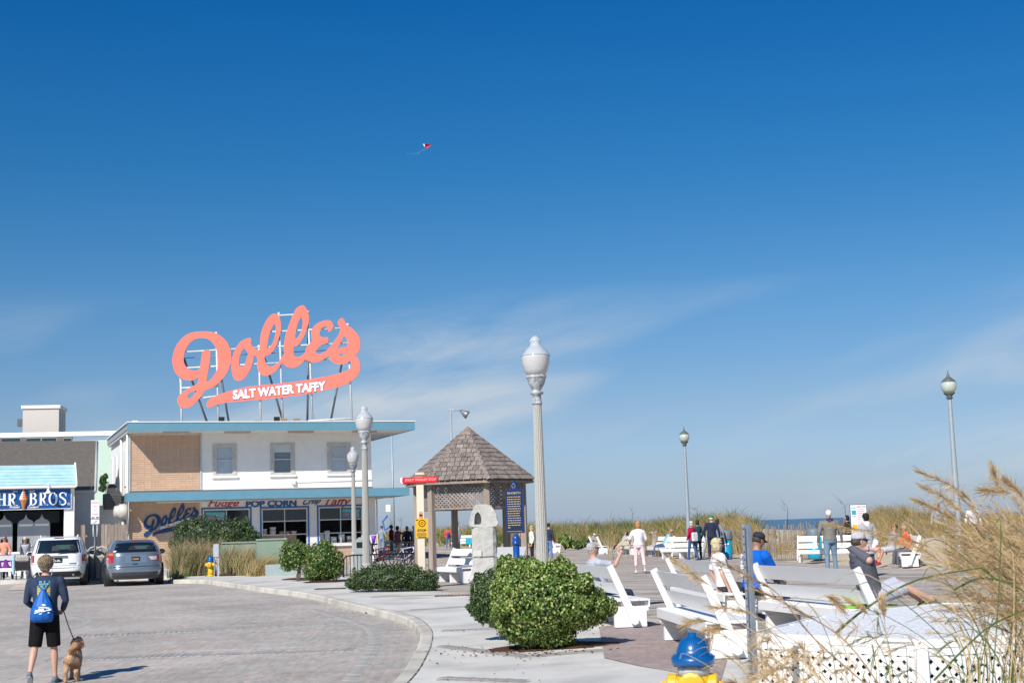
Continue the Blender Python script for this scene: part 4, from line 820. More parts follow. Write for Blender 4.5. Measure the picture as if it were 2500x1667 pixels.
# ================================================================= CARS
def make_car(name, label, loc, rz, lv, paint, gl_z, lamp, hatch_z, plate, silver):
    t = thing(name, label, 'car', loc, rz)
    zs = [q[0] for q in lv]
    def par(z): return [float(np.interp(z, zs, [q[k] for q in lv])) for k in (1, 2, 3)]
    N_ = 4.6
    def yr(x, z): w, a, b = par(z); c = (a+b)/2; l = (b-a)/2; return c-l*max(0, 1-min(1, abs(x/w))**N_)**(1/(N_*1.15))
    def xs(y, z): w, a, b = par(z); c = (a+b)/2; l = (b-a)/2; return w*max(0, 1-min(1, abs((y-c)/l))**N_)**(1/N_)
    zz = np.concatenate([np.linspace(a, b, 4)[:-1] for a, b in zip(zs[:-1], zs[1:])]+[[zs[-1]]])
    rings = []
    for z in zz:
        w, a, b = par(z); c = (a+b)/2; l = (b-a)/2; r = []
        for k in range(64):
            th = 2*math.pi*k/64; ct, st = math.cos(th), math.sin(th); x = math.copysign(abs(ct)**(2/N_), ct)*w; y = c+math.copysign(abs(st)**(2/(N_*1.15)), st)*l; r.append((x, y, z))
        rings.append(r)
    mb = MB(); mb.loft(rings); body = mb.build('body', paint, t)
    def patch(x0, x1, z0, z1, name, mat, off=.008, n=10, m=6, xt=None, par_=t, th=.0):
        mb = MB(); vs = []
        for j in range(m+1):
            z = z0+(z1-z0)*j/m; k0 = x0 if xt is None else x0+(xt[0]-x0)*j/m; k1 = x1 if xt is None else x1+(xt[1]-x1)*j/m
            for i in range(n+1): x = k0+(k1-k0)*i/n; vs.append((x, yr(x, z)-off, z))
        fs = [(j*(n+1)+i, j*(n+1)+i+1, (j+1)*(n+1)+i+1, (j+1)*(n+1)+i) for j in range(m) for i in range(n)]
        mb.add(vs, fs, True)
        b = list(range(n+1)); edge = [i for i in range(n+1)]+[j*(n+1)+n for j in range(1, m+1)]+[m*(n+1)+i for i in range(n-1, -1, -1)]+[j*(n+1) for j in range(m-1, 0, -1)]
        E = len(edge); mb.add([vs[i] for i in edge]+[(vs[i][0], vs[i][1]+off+.02, vs[i][2]) for i in edge], [((k+1) % E, k, E+k, E+(k+1) % E) for k in range(E)])
        return mb.build(name, mat, par_)
    def side(sgn, y0, y1, z0, z1, name, mat, off=.008, yt=None):
        mb = MB(); n, m = 8, 5; vs = []
        for j in range(m+1):
            z = z0+(z1-z0)*j/m; a = y0 if yt is None else y0+(yt[0]-y0)*j/m; b = y1 if yt is None else y1+(yt[1]-y1)*j/m
            for i in range(n+1): y = a+(b-a)*i/n; vs.append((sgn*(xs(y, z)+off), y, z))
        fs = [(j*(n+1)+i, j*(n+1)+i+1, (j+1)*(n+1)+i+1, (j+1)*(n+1)+i) for j in range(m) for i in range(n)]
        if sgn < 0: fs = [tuple(reversed(f)) for f in fs]
        return mb.add(vs, fs, True).build(name, mat, t)
    cg = pm('car_glass', (.008, .011, .013), .03, bump=0, var=0, spec=1, coat=1); blk = pm('car_black', (.02, .021, .023), .5, var=.1)
    W = par(hatch_z)[0]
    z0, z1, wb, wt = gl_z
    patch(-wb, wb, z0, z1, 'rear_window', cg, xt=(-wt, wt), n=14)
    # reflection painted as a green patch on the glass, then dark headrest patches
    patch(-wb*.12, wb*.72, z0+(z1-z0)*.28, z0+(z1-z0)*.62, 'painted_reflection', pm('reflection_green', (.05, .085, .075), .15, bump=0, spec=.6), off=.010, xt=(-wb*.1, wb*.68))
    for x in (-.1, .5): patch(x-.13, x+.13, z0+.08, z0+(z1-z0)*.55, 'headrest', blk, off=.012, xt=(x-.09, x+.09))
    for s in (-1, 1):
        side(s, .55, 1.9, z0+.02, z1-.06, 'side_window', cg, yt=(.75, 1.85)); side(s, 2.0, 3.1, z0+.02, z1-.06, 'side_window', cg, yt=(2.0, 2.6))
        a, b, c, d = lamp
        o = patch(min(s*a, s*b), max(s*a, s*b), c, d, 'tail_light', pm('tail_red', (.42, .008, .012), .12, bump=0, coat=1), off=.014, n=8)
        if silver: patch(min(s*a, s*(b-.02)), max(s*a, s*(b-.02)), d-.09, d-.01, 'indicator', pm('lamp_amber', (.7, .17, .02), .15, bump=0, coat=1), off=.02, n=5, m=3, par_=o)
        else: patch(min(s*a, s*(b-.02)), max(s*a, s*(b-.02)), c+.015, c+.07, 'reversing_lamp', pm('lamp_clear', (.75, .7, .7), .1, bump=0, coat=1), off=.02, n=5, m=3, par_=o)
        # mirrors
        mb = MB(); mb.ell((s*(W+.13), 3.1, z0-.02), (.13, .07, .09), 12, 8); mb.tube([(s*(W-.08), 3.12, z0-.04), (s*(W+.1), 3.1, z0-.04)], .03, 6); mi = mb.build('mirror', blk if silver else paint, t)
        mb = MB(); mb.ell((s*(W+.13), 3.045, z0-.02), (.105, .02, .07), 12, 8); mb.build('mirror_glass', cg, mi)
        for y in (.95, 3.85):
            mb = MB(); Mx = Matrix.Translation((s*(W-.13), y, .34)) @ Matrix.Rotation(R(90), 4, 'Y'); mb.T = Mx; mb.lathe([(.2, -.12), (.32, -.12), (.345, -.09), (.345, .09), (.32, .12), (.2, .12)], 24); wh = mb.build('wheel', pm('tyre', (.018, .018, .018), .8, bump=.4), t)
            mb = MB(); mb.T = Mx; mb.lathe([(.02, .09*s), (.2, .1*s), (.21, .115*s)], 20); mb.build('rim', M_alu, wh)
            mb = MB(); mb.T = Mx; mb.lathe([(.40, -.13), (.40, .14)], 24); mb.lathe([(.0, .0), (.40, .139*s)], 24, caps=False); mb.build('wheel_arch', blk, t)
    pl, pr, pb, ptp = plate
    mb = MB(); yy = yr(0, (pb+ptp)/2)-.02; mb.bbox((pl, yy-.015, pb), (pr, yy+.04, ptp), .006); pp = mb.build('number_plate', pm('plate_black', (.015, .015, .017), .4) if not silver else pm('plate_navy', (.03, .028, .03), .4), t)
    mb = MB(); text(mb, '1-05..' if not silver else '338680', pl+.03, pr-.03, pb+.035, ptp-.05, yy-.017, .004, bold=.03); mb.build('lettering', M_let if not silver else pm('plate_gold', (.5, .37, .13), .4), pp)
    if not silver:
        mb = MB(); y = yr(0, ptp+.04)-.03; mb.bbox((-.34, y-.02, ptp+.01), (.33, y+.04, ptp+.09), .02); mb.build('trim_bar', pm('chrome', (.5, .52, .55), .2, metal=1, var=.05, bump=0), t)
        patch(-.88, .88, .30, .50, 'lower_bumper', blk, off=.02, n=14, xt=(-.72, .72))
        mb = MB(); y = yr(.5, .4); mb.lathe([(.045, 0), (.05, .02), (.035, .1)], 14); mb.v = [(x+.52, y-.06-z+.1, q+.38) for x, q, z in mb.v]; mb.build('exhaust', MATS.get('chrome'), t)
        patch(-.15, .17, z1+.045, z1+.08, 'brake_light', pm('tail_red', (.3, .01, .015), .2), off=.012)
        patch(-.95, .95, .615, .63, 'panel_gap', blk, off=.006, m=1); patch(-.72, .72, .70, .708, 'panel_gap', blk, off=.006, m=1)
        mb = MB(); yb = yr(.2, z0)-.02; mb.tube([(.0, yb, z0-.03), (.25, yb-.01, z0+.0), (.62, yr(.6, z0)-.03, z0-.0)], .012, 5); mb.build('wiper', blk, t)
        for s in (-1, 1): mb = MB(); mb.tube([(s*.62, .9, lv[-1][0]+.0), (s*.64, 1.1, lv[-1][0]+.05), (s*.62, 2.9, lv[-1][0]+.05), (s*.6, 3.1, lv[-1][0])], .02, 6); mb.build('roof_rail', paint, t)
        patch(.38, .62, .755, .785, 'badge', MATS['chrome'], off=.01, m=1)
    else:
        patch(-.86, .86, .22, .44, 'lower_bumper', pm('bumper_grey', (.05, .055, .065), .5), off=.02, n=14)
        patch(-.34, .38, pb-.06, ptp+.06, 'plate_recess', pm('recess_silver', (.28, .33, .38), .25, metal=.6, var=.03, bump=0), off=.004, n=8)
        patch(-.8, .8, .625, .64, 'panel_gap', blk, off=.006, m=1, n=14)
        patch(-.09, .07, .70, .735, 'handle', blk, off=.01, m=1)
        patch(-.11, .13, z1+.02, z1+.05, 'brake_light', pm('tail_red', (.3, .01, .015), .2), off=.012)
        patch(.52, .7, .84, .96, 'sticker', pm('sticker', (.6, .45, .45), .4), off=.012, m=2, n=3, xt=(.42, .72))
        mb = MB(); mb.ell((-wb*.9, yr(wb*.9, z0+.04)-.015, z0+.035), (.075, .006, .032), 12, 6); mb.build('sticker', M_let, t)
    return t
M_cw = pm('white_car_paint', (.78, .79, .79), .25, var=.02, vs_=1, bump=0, coat=1, spec=.5)
M_cs = pm('silver_blue_car_paint', (.215, .255, .295), .25, metal=.55, var=.03, vs_=1, bump=0, coat=1)
z = zroad(-16, 50); p = at(141, 1380, 50.4)
make_car('parked_car', 'white sport utility vehicle seen from behind, parked left of the silver car', (p.x, 50.4, zroad(p.x, 50.4)+.02), R(15.5),
  [(.26, .90, .12, 4.6), (.40, .95, .03, 4.75), (.55, .975, .0, 4.8), (.66, .985, .02, 4.8), (.9, .985, .06, 4.75), (1.05, .97, .09, 4.6), (1.14, .94, .13, 3.9), (1.35, .87, .24, 3.4), (1.60, .79, .38, 2.9), (1.68, .73, .5, 2.8), (1.72, .62, .75, 2.6)],
  M_cw, (1.14, 1.60, .77, .67), (.80, .945, .76, 1.08), .8, (-.12, .14, .81, .96), False)
p = at(331, 1380, 48.6)
make_car('parked_car', 'silver blue estate car seen from behind, beside the tan brick wall', (p.x, 48.6, zroad(p.x, 48.6)+.02), R(18.5),
  [(.2, .86, .14, 4.5), (.34, .93, .04, 4.7), (.48, .965, .0, 4.75), (.60, .975, .02, 4.75), (.62, .97, .05, 4.75), (.85, .965, .08, 4.7), (1.02, .94, .11, 4.5), (1.11, .90, .16, 3.8), (1.3, .81, .34, 3.3), (1.45, .73, .55, 2.9), (1.51, .64, .72, 2.7), (1.535, .5, .9, 2.5)],
  M_cs, (1.11, 1.46, .72, .58), (.72, .915, .76, 1.10), .8, (-.13, .14, .82, .96), True)
# ================================================================= LAMP POSTS
M_lcon = pm('lamp_concrete', (.37, .355, .325), .8, var=.22, vs_=60, bump=.4, bs=120); M_liron = pm('lamp_iron', (.35, .37, .38), .6, var=.5, vs_=22, bump=.5, dirt=(.08, .085, .09), dirt_s=14, dirt_a=.8)
M_globe = pm('milk_globe', (.54, .535, .53), .22, var=.04, bump=0, spec=.7, coat=.6, sss=.2); M_gtop = pm('globe_top', (.62, .65, .68), .12, var=.05, bump=0, spec=.8, coat=1, alpha=.62)
def lamp_proto(label):
    t = thing('street_lamp', label, 'street lamp', (0, 0, 0), 0, 'fluted concrete lamp posts with white globes')
    mb = MB(); mb.lathe([(.24, 0), (.24, .12), (.2, .16), (.19, .5), (.2, .54), (.15, .6), (.135, .62), (.13, .66, 0), (.104, .7, .1), (.088, 2.4, .1), (.075, 3.6, .1), (.074, 3.7, .03)], 32, smooth=False); mb.build('shaft', M_lcon, t)
    mb = MB(); mb.lathe([(.084, 3.7), (.09, 3.72), (.075, 3.76), (.07, 3.86), (.11, 3.88), (.115, 3.91), (.06, 3.94), (.09, 3.97), (.14, 4.06), (.155, 4.12), (.16, 4.15), (.175, 4.16), (.175, 4.18), (.155, 4.2)], 20); mb.build('collar', M_liron, t)
    mb = MB(); mb.lathe([(.15, 4.19), (.2, 4.28), (.235, 4.4), (.245, 4.5), (.245, 4.53)], 24); mb.build('globe', M_globe, t)
    mb = MB(); mb.lathe([(.25, 4.53), (.25, 4.545), (.235, 4.57), (.19, 4.63), (.14, 4.68), (.10, 4.71), (.085, 4.75), (.105, 4.78), (.105, 4.80), (.08, 4.84), (.04, 4.875), (.01, 4.885)], 24); mb.build('globe_cap', M_gtop, t)
    return t
LP = lamp_proto('largest fluted lamp post, rising behind the round green bush beside the shingled shelter')
for i, (u, Y, lab) in enumerate(((1329, 24.2, None), (896, 38.2, 'middle-sized fluted lamp post before the right end of the corner shop, behind the low hedge'), (866, 57.5, 'smallest fluted lamp post, just left of the taller one before the corner shop'))):
    o = LP if i == 0 else copy_tree(LP)
    x = xat(u, Y, 0); o.location = (x, Y, zg(x, Y)-.02 - (0 if i == 0 else 0));
    if lab: o['label'] = lab
# acorn lamps by the beach
M_gp = pm('galvanised_pole', (.33, .38, .41), .5, var=.08, metal=.2); M_ac = pm('acorn_glass', (.45, .50, .44), .15, bump=0, var=.1, spec=.8, coat=1)
def acorn(label):
    t = thing('street_lamp', label, 'street lamp', (0, 0, 0), 0, 'tapered steel beach lamps'); H_ = 6.0
    mb = MB(); mb.lathe([(.2, 0), (.2, .05), (.13, .08), (.105, 1.0), (.06, 5.05), (.06, 5.1)], 16); mb.build('pole', M_gp, t)
    mb = MB(); mb.lathe([(.06, 5.08), (.12, 5.11), (.07, 5.16), (.16, 5.24), (.19, 5.27)], 16); mb.build('fitting', pm('lamp_bronze', (.10, .12, .11), .5), t); mb = MB(); mb.lathe([(.23, 5.6), (.2, 5.66), (.1, 5.75), (.04, 5.8), (.05, 5.84), (.02, 5.88), (.008, 6.0)], 16); mb.build('finial', pm('lamp_bronze', (.10, .12, .11), .5), t)
    mb = MB(); mb.lathe([(.16, 5.26), (.23, 5.4), (.25, 5.52), (.23, 5.61)], 20); mb.build('globe', M_ac, t); return t
a1 = acorn('tall tapered lamp at the far right, rising from the dune grass'); a2 = copy_tree(a1); a2['label'] = 'slender tapered lamp in the middle distance behind the maroon-sleeved woman'
x = xat(2347, 44.7, 0); a1.location = (x, 44.7, zdune(x, 44.7) if x > 11.5 else 0); x = xat(1684, 65.8, 0); a2.location = (x, 65.8, 0)
def loc_of(u, v, Y): p = at(u, v, Y); return p
# floodlight pole and plain pole
for (u, Y, vt, lab, fl) in ((1105, 88, 1000, 'thin tall pole with two stadium floodlights on top, behind the shingled shelter roof', True), (962, 100, 1062, 'plain tall grey pole behind the right corner of the shop canopy', False)):
    x = xat(u+ (4 if fl else 0), Y, 0); top = at(u, vt, Y).z; t = thing('light_pole', lab, 'pole', (x, Y, 0)); mb = MB(); mb.tube([(0, 0, 0), (0, 0, top)], [.13, .06], 10); mb.build('pole', M_gp, t)
    if fl:
        mb = MB(); mb.tube([(-.15, 0, top), (.75, 0, top-.05)], .05, 6); mb.build('crossarm', M_liron, t)
        for q in (.85,): mb = MB(); mb.T = Matrix.Translation((q, 0, top-.25)) @ Matrix.Rotation(R(-60 if q > 0 else 10), 4, 'Y'); mb.lathe([(.26, -.24), (.24, -.12), (.16, .08), (.08, .16), (.08, .28)], 16); mb.build('floodlight', pm('flood_grey', (.25, .25, .27), .4, metal=.4), t)
    else:
        mb = MB(); z = at(962, 1240, Y).z; mb.bbox((-.5, -.12, z-.25), (-.16, .12, z+.25), .02); mb.build('control_box', M_wht, t); mb = MB(); mb.tube([(-.4, 0, z-.5), (-.75, 0, z-.9), (-.6, 0, z-1.5), (-.15, 0, z-1.2)], .07, 6); mb.build('cable_loop', M_bt, t)
# ================================================================= SHINGLED SHELTER
GC = Vector((xat(1150, 45.2, 0)+.02, 45.2, .05)); sh_ = thing('shelter', 'six-sided open shelter with weathered wood shingle roof, lattice skirt and timber posts', 'shelter', GC)
M_sh = pm('wood_shingle', (.225, .185, .16), .85, var=.5, vs_=5, bump=.6, bs=30, stretch=(2.5, 2.5, .6)); M_tim = pm('weathered_timber', (.29, .235, .19), .85, var=.3, vs_=3, bump=.5, bs=20, stretch=(3, 3, .25)); M_lat = pm('lattice_wood', (.27, .23, .21), .85, var=.35, vs_=6, bump=.4)
ANG = [R(11+60*k) for k in range(6)]
def hx(r, k, z=0): a = ANG[k % 6]; return Vector((r*math.cos(a), -r*math.sin(a), z))
ZE = 3.02; ZA = 4.72; RO = 2.12
for k in range(6):
    p = hx(1.72, k); mb = MB(); mb.T = Matrix.Translation(p) @ Matrix.Rotation(-ANG[k], 4, 'Z'); mb.bbox((-.09, -.09, -.1), (.09, .09, 3.1), .01); mb.build('post', M_tim, sh_)
nrow = 11; cnt = 0; stuff = MB()
mb = MB(); mb.add([tuple(hx(RO-.04, k, ZE-.03)) for k in range(6)]+[(0, 0, ZA-.06)], [(k, 6, (k+1) % 6) for k in range(6)]); mb.add([tuple(hx(RO-.04, k, ZE-.1)) for k in range(6)]+[(0, 0, ZA-.15)], [((k+1) % 6, 6, k) for k in range(6)]); mb.add([tuple(hx(RO-.04, k, ZE-.03)) for k in range(6)]+[tuple(hx(RO-.04, k, ZE-.1)) for k in range(6)], [(k, (k+1) % 6, 6+(k+1) % 6, 6+k) for k in range(6)]); mb.build('roof_deck', M_tim, sh_)
def add_box_frame(c, ux, uy, uz, sx, sy, sz, to):
    vs = [c+ux*(a*sx)+uy*(b*sy)+uz*(d*sz) for d in (0, 1) for a, b in ((-.5, 0), (.5, 0), (.5, 1), (-.5, 1))]
    to.add([tuple(v) for v in vs], [(0, 3, 2, 1), (4, 5, 6, 7), (0, 1, 5, 4), (1, 2, 6, 5), (2, 3, 7, 6), (3, 0, 4, 7)], False)
for k in range(6):
    A = hx(RO, k, ZE); B = hx(RO, k+1, ZE); T = Vector((0, 0, ZA)); mid = (A+B)/2; up = (T-mid); L_ = up.length; up.normalize(); along = (B-A).normalized(); nrm = up.cross(along); 
    if nrm.z < 0: nrm = -nrm
    vis = k in (0, 1, 2)
    for r in range(nrow):
        t0 = r/nrow*.93; w0 = (B-A).length*(1-t0); c0 = mid+up*(L_*t0); x = -w0/2+.02; off = random.uniform(0, .1)
        while x < w0/2-.03:
            ww = random.uniform(.15, .24); ww = min(ww, w0/2-.01-x)
            if ww < .04: break
            cc = c0+along*(x+ww/2)+nrm*(.028)-up*random.uniform(0, .015); ln = L_/nrow*1.18
            u2 = (up*ln - nrm*.028).normalized()
            tgt = MB() if (vis and cnt < 255) else stuff
            add_box_frame(cc, along, u2, nrm, ww-.016, ln, .022, tgt)
            if tgt is not stuff: tgt.build('shingle', M_sh, sh_); cnt += 1
            x += ww
    # hip caps
    e = hx(RO+.02, k, ZE); d = (T-e); Lh = d.length; d.normalize(); sd = Vector((-math.sin(ANG[k]), -math.cos(ANG[k]), 0)); nn = d.cross(sd); nn = nn if nn.z > 0 else -nn
    for r in range(12):
        c = e+d*(Lh*r/12*.93)+nn*.03; tgt = MB()
        for s in (-1, 1):
            q = (sd*s*.9-nn*.42).normalized(); vs = [c-q*0, c+q*.115, c+q*.115+d*(Lh/12*1.1)-nn*.02, c+d*(Lh/12*1.1)-nn*.02]; vs2 = [v+nn*.018 for v in vs]; tgt.add([tuple(v) for v in vs+vs2], [(0,1,2,3), (7,6,5,4), (0,4,5,1), (1,5,6,2), (3,2,6,7)], False)
        if k in (1, 2): tgt.build('shingle', M_sh, sh_); cnt += 1
        else: stuff.add(tgt.v, tgt.f, False)
o = stuff.build('roof_shingles', M_sh, sh_); o['kind'] = 'stuff'
mb = MB(); rr = .36; zt = ZA-(ZA-ZE)*rr/RO+.05; mb.add([tuple(hx(rr, k, zt)) for k in range(6)]+[(0, 0, ZA+.07)], [(k, 6, (k+1) % 6) for k in range(6)]); mb.build('roof_cap', pm('cap_wood', (.24, .17, .14), .7, var=.25), sh_)
zl0, zl1 = 2.22, 3.0; back_l = MB()
for k in range(6):
    A = hx(1.68, k); B = hx(1.68, k+1); al = (B-A).normalized(); Wd = (B-A).length; out = Vector((al.y, -al.x, 0)); out = out if out.dot((A+B)/2) > 0 else -out
    for z_, h_ in ((zl0-.07, .07), (zl1, .09)):
        mb = MB(); Mx = Matrix.Translation(A); vs = [A+al*s*Wd+out*o_+Vector((0, 0, zz)) for zz in (z_, z_+h_) for s, o_ in ((0, -.03), (1, -.03), (1, .045), (0, .045))]; mb.add([tuple(v) for v in vs], [(0,3,2,1), (4,5,6,7), (0,1,5,4), (1,2,6,5), (2,3,7,6), (3,0,4,7)]); mb.build('rail', M_tim, sh_)
    for layer, sg in ((0, 1), (1, -1)):
        s = -(zl1-zl0)
        while s < Wd+(zl1-zl0):
            # line x = s + sg*(z-zl0)
            pts = []
            z_a, z_b = zl0, zl1
            if sg > 0: x_a, x_b = s, s+(zl1-zl0)
            else: x_a, x_b = s+(zl1-zl0), s
            def clip(xa, za, xb, zb):
                t0, t1 = 0, 1; dx_ = xb-xa
                for bound, sgn in ((.03, 1), (Wd-.03, -1)):
                    f0 = sgn*(xa-bound); f1 = sgn*(xb-bound)
                    if f0 < 0 and f1 < 0: return None
                    if f0 < 0: t0 = max(t0, f0/(f0-f1))
                    if f1 < 0: t1 = min(t1, f0/(f0-f1))
                return None if t1-t0 < .05 else (xa+dx_*t0, za+(zb-za)*t0, xa+dx_*t1, za+(zb-za)*t1)
            c = clip(x_a, z_a, x_b, z_b)
            if c:
                p0 = A+al*c[0]+Vector((0, 0, c[1]))+out*(.012 if layer == 0 else -.006); p1 = A+al*c[2]+Vector((0, 0, c[3]))+out*(.012 if layer == 0 else -.006); d = (p1-p0); ln = d.length; d.normalize(); sdv = d.cross(out)
                tgt = MB() if k in (0, 1, 2) else back_l
                vs = [p0+sdv*a*(.027 if layer == 0 else .02)+out*b*.008+d*e_*ln for e_ in (0, 1) for a, b in ((-1, 0), (1, 0), (1, 1), (-1, 1))]; tgt.add([tuple(v) for v in vs], [(0,3,2,1), (4,5,6,7), (0,1,5,4), (1,2,6,5), (2,3,7,6), (3,0,4,7)])
                if tgt is not back_l: tgt.build('lattice_slat', M_lat, sh_)
            s += .125
o = back_l.build('lattice', M_lat, sh_); o['kind'] = 'stuff'
# ================================================================= TROLLEY STOP SIGN
Y = 38.2; x = xat(1031, Y, 0); t = thing('trolley_stop_sign', 'cream post with red trolley stop board and yellow stop poster, before the shelter', 'street sign', (x, Y, zg(x, Y)), R(4)); s_ = Y/3472
zt_ = lambda v: 1.6+(hor(1031)-v)*s_-zg(x, Y)
M_crm = pm('cream_paint', (.70, .60, .46), .6, var=.06, vs_=2, bump=.1)
mb = MB(); mb.bbox((-.1, -.1, -.1), (.1, .1, zt_(1165)), .012); mb.build('post', M_crm, t)
mb = MB(); mb.bbox((-.115, -.115, zt_(1163)), (.115, .115, zt_(1161)), .01); mb.bbox((-.14, -.14, zt_(1161)), (.14, .14, zt_(1157)), .02); mb.bbox((-.12, -.12, zt_(1157)), (.12, .12, zt_(1154.5)), .02); mb.build('cap', M_crm, t)
a, b = (987-1031)*s_+.02, (1074-1031)*s_; z0, z1 = zt_(1180.5), zt_(1165.5)
mb = MB(); mb.T = Matrix.Rotation(0, 4, 'Y'); mb.bbox((a, -.16, z0), (b, -.11, z1), .02); bd = mb.build('board', pm('sign_red_board', (.72, .02, .035), .4, var=.04), t)
mb = MB(); text(mb, 'JOLLY TROLLEY STOP', a+.07, b-.04, z0+.045, z1-.04, -.162, .006, bold=.0); mb.build('lettering', pm('lettering_pale', (.8, .62, .5), .5), bd)
mb = MB(); mb.bbox((a-.05, -.1, z0+.01), (a+.02, .0, z1), .02); mb.bbox((a-.03, -.1, z0-.0), (b-.15, -.06, z1-.01), .01); mb.build('end_plate', M_let, t)
mb = MB(); a, b = (1018-1031)*s_, (1048-1031)*s_; z0, z1 = zt_(1312), zt_(1265.5); mb.box((a, -.118, z0), (b, -.106, z1)); ps = mb.build('stop_poster', pm('poster_yellow', (.80, .42, .02), .45, var=.03, bump=0), t)
M_blk = pm('print_black', (.03, .022, .01), .5)
mb = MB(); cx = (a+b)/2+.01; text(mb, 'STOP', a+.045, b-.045, z0+.165, z0+.235, -.118, .004, bold=.045)
mb.tube([(cx+.085*math.cos(q), -.12, z1-.125+.085*math.sin(q)) for q in [k*2*math.pi/18 for k in range(19)]], .012, 4, flat=.3, up=(0, 1, 0)); mb.tube([(cx+.035*math.cos(q), -.12, z1-.125+.03*math.sin(q)) for q in [k*.7 for k in range(9)]], .009, 4)
mb.ell((a+.045, -.12, z1-.035), (.035, .003, .018), 10, 6)
for k in range(5): mb.box((a+.03, -.121, z0+.13-k*.02), (b-.03-random.random()*.06, -.1185, z0+.137-k*.02))
mb.box((a+.06, -.121, z0+.01), (b-.04, -.1185, z0+.03)); mb.build('print', M_blk, ps)
mb = MB(); mb.box((-.045, -.112, zt_(1264)), (.055, -.104, zt_(1249))); st_ = mb.build('sticker', pm('sticker_orange', (.75, .30, .12), .5), t); mb = MB(); mb.box((-.035, -.116, zt_(1260)), (.045, -.1125, zt_(1255))); mb.build('print', M_blk, st_)
# ================================================================= STONE MARKER, HISTORY SIGN, PANEL
Y = 34.2; x = xat(1186, Y, 0); t = thing('stone_monument', 'rough pale stone pillar with arched niche near the top, behind the round bush', 'monument', (x, Y, zg(x, Y)), R(0)); s_ = Y/3472
M_st = pm('rough_stone', (.47, .455, .42), .85, var=.12, vs_=6, bump=.8, bs=9, bd=.03, dirt=(.30, .34, .31), dirt_s=5, dirt_a=.5)
def rough_block(prof, n=20, seed=1, m=18, dep=.26, nic=None):
    rg = random.Random(seed); mb = MB(); rings = []
    for (w, z) in prof:
        r = []
        for k in range(n):
            a = 2*math.pi*k/n; ca_, sa_ = math.cos(a), math.sin(a); q = (abs(ca_)**6+abs(sa_)**6)**(-1/6); j = 1+rg.uniform(-.045, .03)
            r.append((ca_*q*w*j, sa_*q*dep*j, z+rg.uniform(-.012, .012)))
        rings.append(r)
    mb.loft(rings, smooth=False); return mb
tp = 1.6+(hor(1186)-1230)*s_-zg(x, Y); z_j1 = 1.6+(hor(1186)-1285)*s_-zg(x, Y); z_j2 = 1.6+(hor(1186)-1357)*s_-zg(x, Y)
lin = lambda a, b, n: [a+(b-a)*i/n for i in range(n+1)]
rough_block([(.30, q) for q in lin(-.1, z_j2-.01, 6)], seed=2).build('stone_block', M_st, t)
rough_block([(.295, q) for q in lin(z_j2+.01, z_j1-.008, 6)], seed=3).build('stone_block', M_st, t)
# top block with arched niche: prism outline with a hole
o_ = [(-.30, z_j1+.008), (.31, z_j1+.008), (.31, tp-.33), (.28, tp-.18), (.20, tp-.06), (.08, tp-.015), (-.08, tp), (-.2, tp-.05), (-.27, tp-.18), (-.305, tp-.33)]
nz = [(-.22, z_j1+.06), (-.06, z_j1+.06), (-.055, z_j1+.2), (-.08, z_j1+.29), (-.13, z_j1+.36), (-.19, z_j1+.31), (-.22, z_j1+.2)]
fs = flat_shape([catmull(o_, 2), nz], .5); fs.v = [(a+random.uniform(-.008, .008), b-.26, c+random.uniform(-.008, .008)) for a, b, c in fs.v]
fs.build('stone_block', M_st, t)
mb = MB(); mb.prism([(-.23, z_j1+.02), (-.05, z_j1+.02), (-.05, z_j1+.36), (-.23, z_j1+.36)], -.02, .2); mb.build('niche_back', M_st, t)
mb = MB(); mb.bbox((-.26, -.30, z_j2+.02), (-.06, -.24, z_j2+.16), .008); mb.build('inscription_block', pm('smooth_stone', (.55, .54, .50), .8, var=.06), t)
# historic marker
Y = 32.6; x = xat(1264, Y, 0); t = thing('history_marker', 'dark blue cast historical marker with gold text on a blue pipe post', 'marker sign', (x, Y, zg(x, Y)), R(-20)); s_ = Y/3472
zf = lambda v: 1.6+(hor(1262)-v)*s_-zg(x, Y)
M_nav = pm('marker_blue', (.008, .018, .055), .35, var=.06, bump=.1); M_mb = pm('marker_edge_blue', (.004, .03, .16), .3); M_gold = pm('marker_gold', (.42, .34, .24), .5, metal=.2)
z0, z1 = zf(1300), zf(1195); w_ = .205
M_op = (-.02)
o1 = [(-w_, z0), (w_, z0), (w_, z1), (w_*.5, z1), (w_*.35, z1+.05), (0, zf(1172)), (-w_*.35, z1+.05), (-w_*.5, z1), (-w_, z1)]
mb = MB(); mb.prism(o1, -.05, .05); mb.cm = 0; mk = mb.build('marker_plate', M_mb, t)
mb = MB(); e = .02; o2 = [(-w_+e, z0+.05), (w_-e, z0+.05), (w_-e, z1-e), (-w_+e, z1-e)]; mb.prism(o2, -.056, -.051); mb.build('marker_face', M_nav, mk)
mb = MB(); text(mb, 'REHOBOTH', -w_+.05, w_-.04, z1-.11, z1-.055, -.057, .006, bold=.02)
rt = random.Random(4)
for k in range(14):
    xx = -w_+.045; zk = z1-.18-k*.053
    while xx < w_-.06:
        l = rt.uniform(.02, .07); l = min(l, w_-.045-xx); mb.box((xx, -.0615, zk), (xx+l, -.0565, zk+.02)); xx += l+.012
        if k == 13 and xx > -.1: break
mb.box((-w_+.03, -.062, z0+.035), (w_-.03, -.052, z0+.045)); 
for a, b in (((-.0, .13), (.05, .07)), ((.05, .07), (0, -.01)), ((0, -.01), (-.05, .07)), ((-.05, .07), (0, .13))): mb.tube([(a[0], -.055, z1+.02+a[1]*.9), (b[0], -.055, z1+.02+b[1]*.9)], .006, 4)
mb.build('raised_text', M_gold, mk)
